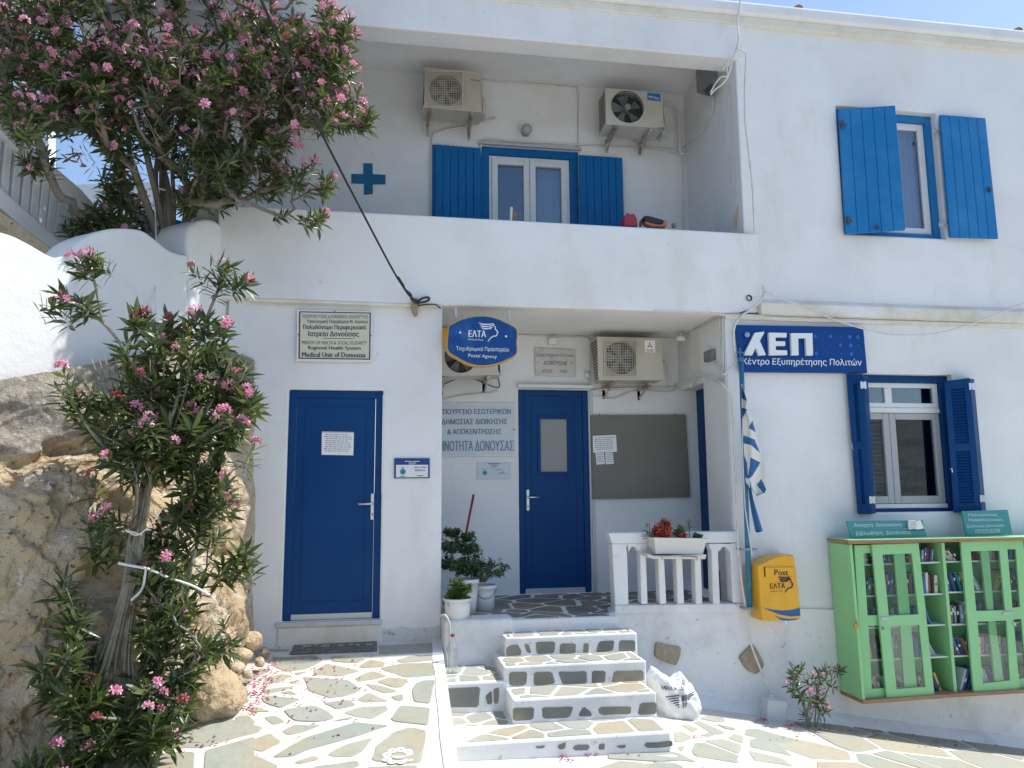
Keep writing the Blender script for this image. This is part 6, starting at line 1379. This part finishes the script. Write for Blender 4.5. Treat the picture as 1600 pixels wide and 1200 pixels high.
rm = MB(); r0_, r1_ = T0 + V3((-.012, -.012, .02)), T1 + V3((.012, -.012, .02))
rm.hexa([r0_, r1_, r1_ + V3((0, dp_ + .03, 0)), r0_ + V3((-.06, dp_ + .03, 0))], [p + V3((0, 0, -.024)) for p in (r0_, r1_, r1_ + V3((0, dp_ + .03, 0)), r0_ + V3((-.06, dp_ + .03, 0)))]); rm.build('rim', mat('ivory_rim', (.70, .68, .62), .5), fb, bevel=.004)
ty = MB(); ty.prism([hy(*p, Yx - .02) for p in zf([(590, 450), (650, 474), (1090, 462), (1080, 500), (640, 498), (600, 480)])], (0, .2, 0)); ty.build('tray', mat('ivory_tray', (.66, .63, .57), .5), fb, bevel=.006)
MB().tube([hy(*p, Yx - .028) for p in zf([(720, 505), (722, 470), (1008, 478), (1008, 512)])], .005, 6).build('wire_hook', RUST, fb)
rg = random.Random(31)
cc = hy(*zf([(715, 290)])[0], Yx + .08); bush(fb, cc, .12, 46, .06, 1.7, SUCR, rg, .9, 250, .5, nw=4)
cc = hy(*zf([(735, 220)])[0], Yx + .08); bush(fb, cc, .07, 18, .05, 1.6, SUCR, rg, 1.3, 100, .8, nw=4, squash=1.3)
cc = hy(*zf([(860, 290)])[0], Yx + .08); bush(fb, cc, .075, 18, .045, 1.9, SUCC, rg, 1, 100, .6, nw=4, squash=1.2)
cc = hy(*zf([(885, 300)])[0], Yx + .05); bush(fb, cc, .045, 10, .045, 1.7, SUCR, rg, 1, 60, .5, nw=3, squash=1.0)
cc = hy(*zf([(1010, 310)])[0], Yx + .08); bush(fb, cc, .06, 14, .045, 2.0, LEAFP, rg, .6, 80, .3, nw=3, squash=.6)
for (x, y, y1) in ((610, 215, 300), (940, 165, 310)):
    lv = foliage([(hy(*zf([(x + rg.uniform(-25, 25) * (x < 700), y + k * 22)])[0], Yx + .08), V3((0, 0, 1))) for k in range(4)], rg, .075, 3, 3, .08, up_bias=.6, Wd=.9); single(lv, 'leaf', mat_gg if 'mat_gg' in globals() else globals().setdefault('mat_gg', leaf_mat('spiky_green', (.04, .09, .05), (.07, .13, .07), (.1, .18, .1), .15)), fb, key='spk')
    MB().tube([hy(*zf([(x, y - 10)])[0], Yx + .08), hy(*zf([(x + 8, y1 + 15)])[0], Yx + .08)], .004, 5).build('stem', TWIG, fb)

# ------------------------------------------------------------------ small things on walls
def lamp_globe():
    t = thing('globe_lamp', 'unlit round opal lamp on the loggia wall between the air conditioners', 'wall lamp', hy(823, 202, 8.35)); c = hy(823, 202, 8.31)
    MB().lathe((c.x, YU - .001, c.z), [(.05, 0), (.05, -.03)], 20, axis=(0, 1, 0)).build('base', GREY, t)
    MB().lathe(c, [(.002, -.062)] + [(.064 * math.cos(a), .062 * math.sin(a)) for a in [-1.3 + 2.6 * k / 10 for k in range(11)]] + [(.002, .062)], 24, axis=(0, 1, 0), cap=False).build('globe', mat('opal_glass', (.42, .41, .39), .35), t, smooth=True)
lamp_globe()
t = thing('bulkhead_light', 'small square white light box above the marble plaque', 'light fitting', hy(864, 535, 8.2)); q = qpx([(857.5, 528), (870, 528), (870, 538), (857.5, 538)], YB - .06); mb = MB(); q.box(mb, 0, 1, 0, 1, -.06, 0); mb.build('housing', WHITE, t, bevel=.006); mb = MB(); q.box(mb, .2, .8, -.35, 0, -.04, -.01); mb.build('mount', LGREY, t)
t = thing('ceiling_light', 'round white drum light under the porch soffit right of the air conditioner', 'light fitting', hy(1063, 525, 7.9)); c = hy(1064, 533, 7.85); MB().lathe(c, [(.052, 0), (.054, .045), (.045, .05)], 24).build('drum', WHITE, t, smooth=True); MB().lathe(c + V3((0, 0, .05)), [(.03, 0), (.03, .04)], 16).build('mount', LGREY, t)
def side_box(label, x, y, wy, hz_, mt, X=3.3):
    d = ray(x, y); P = EYE + d * (X / d.x); t = thing('junction_box', label, 'electrical box', P); MB().box(X - .055, X - .001, P.y - wy / 2, P.y + wy / 2, P.z - hz_ / 2, P.z + hz_ / 2).build('box', mt, t, bevel=.006); MB().box(X - .06, X - .055, P.y - wy * .36, P.y + wy * .36, P.z - hz_ * .36, P.z + hz_ * .36).build('lid', mt, t); return t
side_box('grey junction box on the porch side wall right of the round light', 1113, 556, .19, .11, mat('box_grey', (.20, .20, .20), .6))
t = thing('floodlight_box', 'grey metal box under the loggia beam at the right corner', 'electrical box', hy(1115, 130, 7.6))
X_ = X0U - .001
def onX(x, y, X=X_): d = ray(x, y); return EYE + d * (X / d.x)
def zl(l): return trace([l], 1000, 40, 5.4545)[0]
bxp = [onX(*p) for p in zl([(515, 360), (658, 372), (658, 500), (600, 600), (525, 578)])]
MB().prism(bxp, (-.06, 0, 0)).build('housing', mat('box_metal', (.30, .30, .31), .5, metal=.3), t, bevel=.004)
MB().prism([onX(*p, X_ - .07) for p in zl([(550, 560), (610, 500), (640, 515), (600, 600)])], (-.02, 0, 0)).build('terminal_strip', DGREY, t)
# cables, one thing each run
def cable(label, pts, Y, r=.008, mt=CABLEW, k=5, name='cable', cat='cable'):
    P = [hy(p[0], p[1], p[2] if len(p) > 2 else Y) for p in pts]; mb = MB(); mb.tube(smooth_line(P, k), r, 6); return tag(mb.build(name, mt, smooth=True), label, cat)
cable('black overhead cable running from the wall hook up through the oleander', [(399, -20, 4.2), (455, 103, 4.85), (500, 203, 5.4), (560, 320, 6.1), (610, 415, 6.6), (628, 445, 6.78), (640, 462, 6.84), (655, 472, 6.87), (668, 470, 6.88), (670, 465, 6.88), (660, 466, 6.88), (648, 474, 6.9)], 6.9, .010, CABLEK)
cable('twisted end of the black cable wound around its lower part', [(622, 432, 6.70), (630, 445, 6.72), (633, 452, 6.76), (642, 460, 6.8), (643, 468, 6.82), (655, 475, 6.85)], 6.8, .009, CABLEK)
cable('thick white cable stapled above the loggia window', [(750, 243), (752, 226), (760, 217), (800, 220), (850, 223), (910, 226), (960, 229), (1020, 233), (1062, 238)], YU - .02, .011)
cable('grey cable drawn along the top of the loggia wall', [(540, 104), (620, 110), (660, 114), (760, 126), (840, 132), (895, 136), (902, 140), (903, 170), (903, 235)], YU - .015, .007)
cable('pipe dropping from the left loggia air conditioner beside the blue shutter', [(775, 184), (755, 190), (735, 196), (700, 202), (682, 207), (676, 215), (674, 250), (674, 320), (674, 400)], YU - .03, .012)
cable('insulated pipe bowing from the right loggia air conditioner to the corner', [(1036, 162), (1048, 163), (1057, 172), (1061, 190), (1062, 215), (1062, 236), (1068, 242)], YU - .12, .017)
cable('drain pipe curling under the right loggia air conditioner', [(982, 208), (988, 218), (998, 226), (1020, 230), (1050, 234), (1080, 242)], YU - .03, .009)
cable('left white pipe running down the loggia corner', [(1066, 238), (1067, 260), (1068, 330), (1068, 420)], YU - .03, .009, k=2)
cable('right white pipe running down the loggia corner', [(1070, 240), (1084, 245), (1085, 262), (1087, 320), (1089, 420)], YU - .18, .009, k=2)
def cable3(label, P, r=.008, mt=CABLEW, name='cable'):
    mb = MB(); mb.tube(smooth_line(P, 5), r, 6); return tag(mb.build(name, mt, smooth=True), label, 'cable')
cable3('grey cable sweeping down the loggia side wall from the metal box', [onX(*p, X_ - .03) for p in zl([(600, 590), (622, 620), (618, 700), (600, 780), (540, 880), (480, 950), (400, 1010), (365, 1045)])], .007)
cable3('thin wire straight down the loggia side wall near its front edge', [onX(*p, X_ - .012) for p in zl([(755, 470), (770, 580), (778, 800), (790, 1000), (795, 1200), (800, 1700)])], .005)
for i, l in enumerate(([(832, 5), (838, 60), (838, 130), (820, 200), (800, 245), (770, 270), (740, 330), (700, 380)], [(830, 205), (800, 250), (785, 300), (770, 370), (745, 440), (700, 500), (640, 545), (600, 590)], [(835, 140), (815, 215), (790, 300), (745, 350), (745, 430), (690, 440), (640, 500), (600, 570)], [(840, 60), (845, 120), (835, 190), (870, 208), (900, 230), (905, 260), (895, 420), (892, 600), (895, 800), (912, 960), (925, 1080), (940, 1210), (960, 1400), (975, 1750)])):
    cable(['wire looping off the roof edge toward the loggia corner', 'cable of the corner bunch ending in the metal box', 'lighter cable twisted in the corner bunch', 'long cable from the roof down the wall right of the loggia'][i], [(x, y) for x, y in zl(l)], 6.88, [.008, .009, .008, .008][i])
cable('wire entering the roof top beside the corner', [(1158, -10), (1156, 10), (1152, 32), (1153, 50)], 6.86, .009)
cable('thick painted cable bending round the parapet corner down to the blue sign', [(1193, 447), (1193, 460), (1186, 472), (1172, 484), (1158, 494), (1149, 506), (1146, 520), (1147, 540), (1148, 550)], 6.88, .013)
cable('cable sagging across the wall above the blue office sign to the right edge', [(1195, 455), (1225, 468), (1260, 480), (1300, 498), (1340, 511), (1380, 521), (1420, 524), (1460, 521), (1500, 512), (1550, 494), (1620, 465)], 6.84, .009)
cable('thin cable clipped under the balcony edge', [(1020, 486), (1100, 489), (1130, 492), (1160, 492), (1200, 495), (1260, 499), (1360, 501), (1600, 507)], 6.90, .006)
def zj(l): return trace([l], 1020, 470, 5.217)[0]
def porchside(l, Xo=.03): return [onX(*p, 3.3 - Xo) for p in zj(l)]
cable3('pair of cables along the porch side wall under the soffit', porchside([(160, 300), (270, 240), (370, 205), (480, 150), (560, 115)]), .010)
cable3('left vertical conduit near the front edge of the porch side wall', porchside([(545, 130), (552, 300), (560, 500), (562, 620), (545, 650)], .02), .009)
cable3('right vertical conduit near the front edge of the porch side wall', porchside([(565, 140), (570, 350), (572, 560), (556, 640)], .02), .008)
cable3('arched white cable over the blue side door', porchside([(170, 690), (250, 660), (330, 622), (400, 608), (470, 635), (540, 655), (580, 700)], .05), .010)
cable3('looped cable beside the blue side door', porchside([(310, 710), (330, 650), (380, 618), (420, 612), (490, 645), (560, 680)], .04), .010)
cable3('white cable rising from the porch corner to the flagpole top', [V3((3.27, 7.2, 2.95)), *[hy(*p, 6.92) for p in zj([(570, 600), (620, 555), (655, 530), (685, 470)])]], .010)
cable('white pipe running down the porch front edge to the ground', [zj([(560, 670)])[0] + (6.9,), zj([(600, 720)])[0] + (6.88,), zj([(640, 800)])[0] + (6.88,), (1146, 680, 6.88), (1150, 760, 6.88), (1153, 850, 6.88), (1157, 895, 6.88), (1165, 950, 6.88), (1172, 1000, 6.9), (1186, 1040, 6.88), (1200, 1072, 6.84), (1208, 1088, 6.8)], 6.88, .010)
cable('cable running along the porch wall under the air conditioner', [(925, 610), (960, 607), (1000, 606), (1040, 606), (1058, 604)], YB - .03, .009)
cable('thin drooping cable on the porch wall below the air conditioner', [(928, 618), (960, 622), (985, 612), (1010, 610), (1045, 612), (1075, 600)], YB - .02, .006)
cable('insulated pipe dropping from the porch air conditioner', [(1036, 564), (1044, 570), (1046, 585), (1048, 604)], YB - .1, .014)
cable('cable clipped along the porch back wall beside the soffit', [(800, 522), (850, 526), (890, 527), (918, 528), (922, 545), (921, 600), (918, 608)], YB - .02, .006)
cable('dark cable drooping from the half hidden air conditioner', [(690, 602), (715, 592), (740, 592), (778, 606), (778, 588)], YB - .04, .006, DGREY)
cable('cable running left from the porch wall toward the column', [(690, 625), (720, 618), (760, 614), (778, 611)], YB - .02, .007)
rv = hy(918, 586, YB - .03); t = tag(MB().lathe((rv.x, YB - .001, rv.z), [(.035, 0), (.035, -.03), (.02, -.035)], 20, axis=(0, 1, 0)).build('wall_socket_cover', PLC, smooth=True), 'round plastered cap on the porch wall left of the air conditioner', 'cap')
hk = MB(); hk.prism(ppx([(643, 466), (653, 466), (653, 490), (648, 492), (643, 480)], 6.90), (0, .09, 0)); tag(hk.build('wooden_hook_block', mat('rotten_wood', (.35, .27, .17), .9)), 'rotten wood block holding the black cable at the wall corner', 'hook block')
cable('scrap of dark wire lying along the ledge beside the cable hook', [(653, 478), (665, 476), (680, 476), (689, 482)], 6.9, .007, DGREY)

# things on the balcony parapet
pz = lambda l, Y=7.03: ppx(trace([l], 960, 300, 6)[0], Y)
def ontop(name, label, cat, l, mt, t=.1, bev=.01): return tag(MB().prism(pz(l), (0, t, 0)).build(name, mt, bevel=bev), label, cat)
ontop('red_toolbag', 'dark red bag standing on the balcony parapet beside the right blue shutter', 'bag', [(92, 320), (92, 235), (125, 190), (150, 205), (190, 203), (212, 240), (222, 320)], mat('red_fabric', (.30, .03, .05), .7), .12)
ontop('small_bottle', 'tiny dark bottle on the parapet right of the red bag', 'bottle', [(240, 318), (242, 270), (250, 258), (258, 270), (260, 318)], mat('dark_bottle', (.06, .02, .04), .3), .03, .003)
sh = thing('work_boots', 'black and orange shoes lying on the balcony parapet', 'shoes', hy(1025, 350, 7.03))
MB().prism(pz([(278, 222), (320, 218), (470, 260), (455, 300), (400, 300), (285, 268)]), (0, .1, 0)).build('upper', mat('black_fabric', (.015, .02, .035), .7), sh, bevel=.012)
MB().prism(pz([(285, 270), (400, 302), (450, 302), (468, 266), (498, 264), (490, 325), (345, 318), (290, 290)], 7.035), (0, .09, 0)).build('sole', ORANGE, sh, bevel=.008)
ontop('small_box', 'little brown box near the right end of the balcony parapet', 'box', [(548, 328), (548, 288), (580, 288), (580, 328)], mat('brown_card', (.22, .18, .14), .8), .04, .003)
tag(MB().tube([hy(1146, 356, 7.15), hy(1164, 283, 7.05)], .012, 8).build('wooden_stick', STICK), 'wooden stick leaning in the right corner of the loggia', 'stick')
t = thing('hand_brush', 'small brush with pale handle standing behind the parapet in front of the loggia window', 'brush', hy(800, 343, 7.3))
MB().tube([hy(798, 345, 7.3), hy(799, 324, 7.3)], .014, 8).build('handle', WHITE, t); MB().prism(ppx([(799, 345), (801, 328), (807, 332), (806, 345)], 7.32), (0, .03, 0)).build('bristles', STRAW, t)

# door mat, bottle, canister, sack
mt_ = [zray(x, y, ramp_z, .35) for x, y in ((462, 1005), (589, 1003), (589, 1018.5), (453, 1024))]
dm = thing('door_mat', 'thin dark door mat in front of the clinic door step', 'door mat', mt_[3])
MB().prism([V3((p.x, p.y, p.z + .006)) for p in mt_], (0, 0, .012)).build('mat_base', MATM, dm, bevel=.003)
mb = MB(); Q3 = [V3((p.x, p.y, ramp_z(p.x, p.y) + .0195)) for p in mt_]
def mq(u, v): return (Q3[0] * (1 - u) + Q3[1] * u) * (1 - v) + (Q3[3] * (1 - u) + Q3[2] * u) * v
for a, b, c_ in ((.10, .22, .5), (.24, .30, .42), (.33, .44, .5), (.47, .50, .4), (.53, .60, .5), (.66, .72, .45), (.74, .80, .5), (.86, .95, .5)):
    mb.add([mq(a, c_ - .1), mq(b, c_ - .12), mq(b - .01, c_ + .06), mq(a + .01, c_ + .08)], [(0, 1, 2, 3)])
mb.build('pattern', mat('mat_yellowish', (.35, .33, .22), .8), dm, recalc=False)
bt = thing('water_bottle', 'clear plastic water bottle standing on the step beside the ramp edge', 'bottle', hy(707, 1044, 6.4)); c = hy(707, 1046, 6.45); c.z = .232
MB().lathe(c, [(.04, 0), (.044, .01), (.042, .05), (.044, .06), (.042, .10), (.044, .11), (.044, .20), (.03, .245), (.015, .265), (.015, .28)], 20).build('bottle_body', CLEAR, bt, smooth=True); MB().lathe(c + V3((0, 0, .28)), [(.017, 0), (.017, .02)], 14).build('cap', REDP, bt)
gp = thing('grey_hose', 'grey hose drooping over the ledge behind the bottle', 'hose', hy(700, 1000, 6.6)); MB().tube(smooth_line([hy(688, 962, 6.66), hy(696, 962, 6.62), (hy(702, 975, 6.62)), hy(703, 1000, 6.63), hy(703, 1035, 6.64)], 4), .010, 8).build('hose', mat('hose_white', (.55, .55, .54), .5), gp, smooth=True)
cn = thing('plastic_canister', 'milky plastic canister fed by the pipe at the wall base', 'canister', hy(1214, 1138, 6.75))
q = qpx([(1201, 1091), (1232, 1093), (1228, 1139), (1198, 1136)], 6.70); mb = MB(); q.box(mb, 0, 1, .04, 1, -.14, 0); mb.build('canister_body', MILKY, cn, bevel=.02, seg=3)
mb = MB(); q.box(mb, .1, .9, 0, .06, -.11, -.02); mb.build('shoulder', MILKY, cn, bevel=.01); MB().lathe(q.pt(.3, .02, -.06), [(.022, 0), (.022, .025)], 14).build('neck', MILKY, cn)
# building sack
ol = trace([[(330, 235), (300, 300), (305, 400), (370, 520), (395, 640), (410, 700), (520, 745), (600, 748), (700, 705), (742, 620), (740, 520), (710, 440), (660, 370), (600, 300), (545, 330), (500, 350), (420, 280)]], 960, 1000, 5.714)[0]
Yk = 6.50
sk_ = thing('building_sack', 'crumpled white woven sack with black print slumped beside the steps', 'sack', hy(1058, 1130, Yk))
pillow(1053, 1092, ol, Yk, .17, 'sack_body', SACK, sk_, bump=.030, seed=3, nr=26, na=110, freq=7, flat=.75)
mb = MB(); sy = lambda x, y: hy(x, y, Yk - .186 + .10 * (((x - 1054) / 42) ** 2 + ((y - 1092) / 48) ** 2))
z9 = lambda l: trace([l], 960, 1000, 5.714)[0]
text_into(mb, 'HELLA', sy, z9([(415, 405), (560, 425), (570, 450), (430, 445)]), .03); text_into(mb, 'AGRET', sy, z9([(590, 460), (610, 330), (635, 325), (625, 450)]), .02)
for i in range(6):
    mb.add([sy(*p) for p in z9([(455 + i * 22, 505 + i * 19), (578, 490 + i * 20), (580, 500 + i * 20), (462 + i * 22, 514 + i * 19)])], [(0, 1, 2, 3)])
    mb.add([sy(*p) for p in z9([(655, 490 + i * 19), (715 - i * 3, 455 + i * 24), (718 - i * 3, 464 + i * 24), (657, 499 + i * 19)])], [(0, 1, 2, 3)])
text_into(mb, 'ΜΑΡ', sy, z9([(600, 490), (650, 488), (655, 545), (600, 550)]), .02); text_into(mb, 'ΤΙΛ', sy, z9([(605, 560), (655, 556), (670, 605), (600, 610)]), .02)
mb.build('print', BLACK, sk_, recalc=False)

# petals, dry leaves and litter on the ground
rg = random.Random(77)
def petals(name, spots, mt, label, zf, z0):
    v = []; f = []
    for (cx, cy, sx, sy_, n) in spots:
        for _ in range(n):
            x, y = rg.gauss(cx, sx), rg.gauss(cy, sy_); P = zray(x, y, zf, z0); P.z += .010; s_ = rg.uniform(.008, .017); a = rg.uniform(0, 6.28); d = V3((math.cos(a), math.sin(a), rg.uniform(-.1, .3))) * s_; e = V3((-math.sin(a), math.cos(a), rg.uniform(0, .5))) * s_ * .7; k = len(v)
            v += [P - d, P + e * .9 + V3((0, 0, .004)), P + d, P - e + V3((0, 0, .006))]; f.append((k, k + 1, k + 2, k + 3))
    o = obj(name, v, f, mt, recalc=False); o['kind'] = 'stuff'; tag(o, label, 'petals'); return o
petals('fallen_petals', [(395, 1085, 14, 12, 90), (420, 1055, 14, 18, 60), (385, 1110, 12, 6, 22), (470, 1060, 40, 22, 40), (560, 1060, 60, 25, 34), (480, 1110, 60, 40, 34), (300, 1150, 25, 15, 20), (460, 1012, 40, 5, 10)], PETALG, 'pink oleander petals scattered on the flagstone ramp', ramp_z, .3)
petals('fallen_bougainvillea', [(1245, 1135, 10, 3, 50), (1194, 1128, 6, 3, 24), (1290, 1138, 8, 3, 20), (905, 1180, 14, 4, 26), (1088, 1154, 6, 2, 9), (960, 1182, 25, 3, 6), (880, 1185, 4, 3, 10), (740, 1150, 30, 20, 5)], PETALG, 'magenta petals gathered by the wall base and the lowest step', alley_z, -.2)
petals('dry_litter', [(1330, 1140, 60, 5, 40), (1420, 1150, 60, 4, 40), (1510, 1162, 50, 4, 30), (1250, 1150, 30, 6, 14)], LEAFD, 'brown dry leaf litter along the base of the right wall', alley_z, -.4)
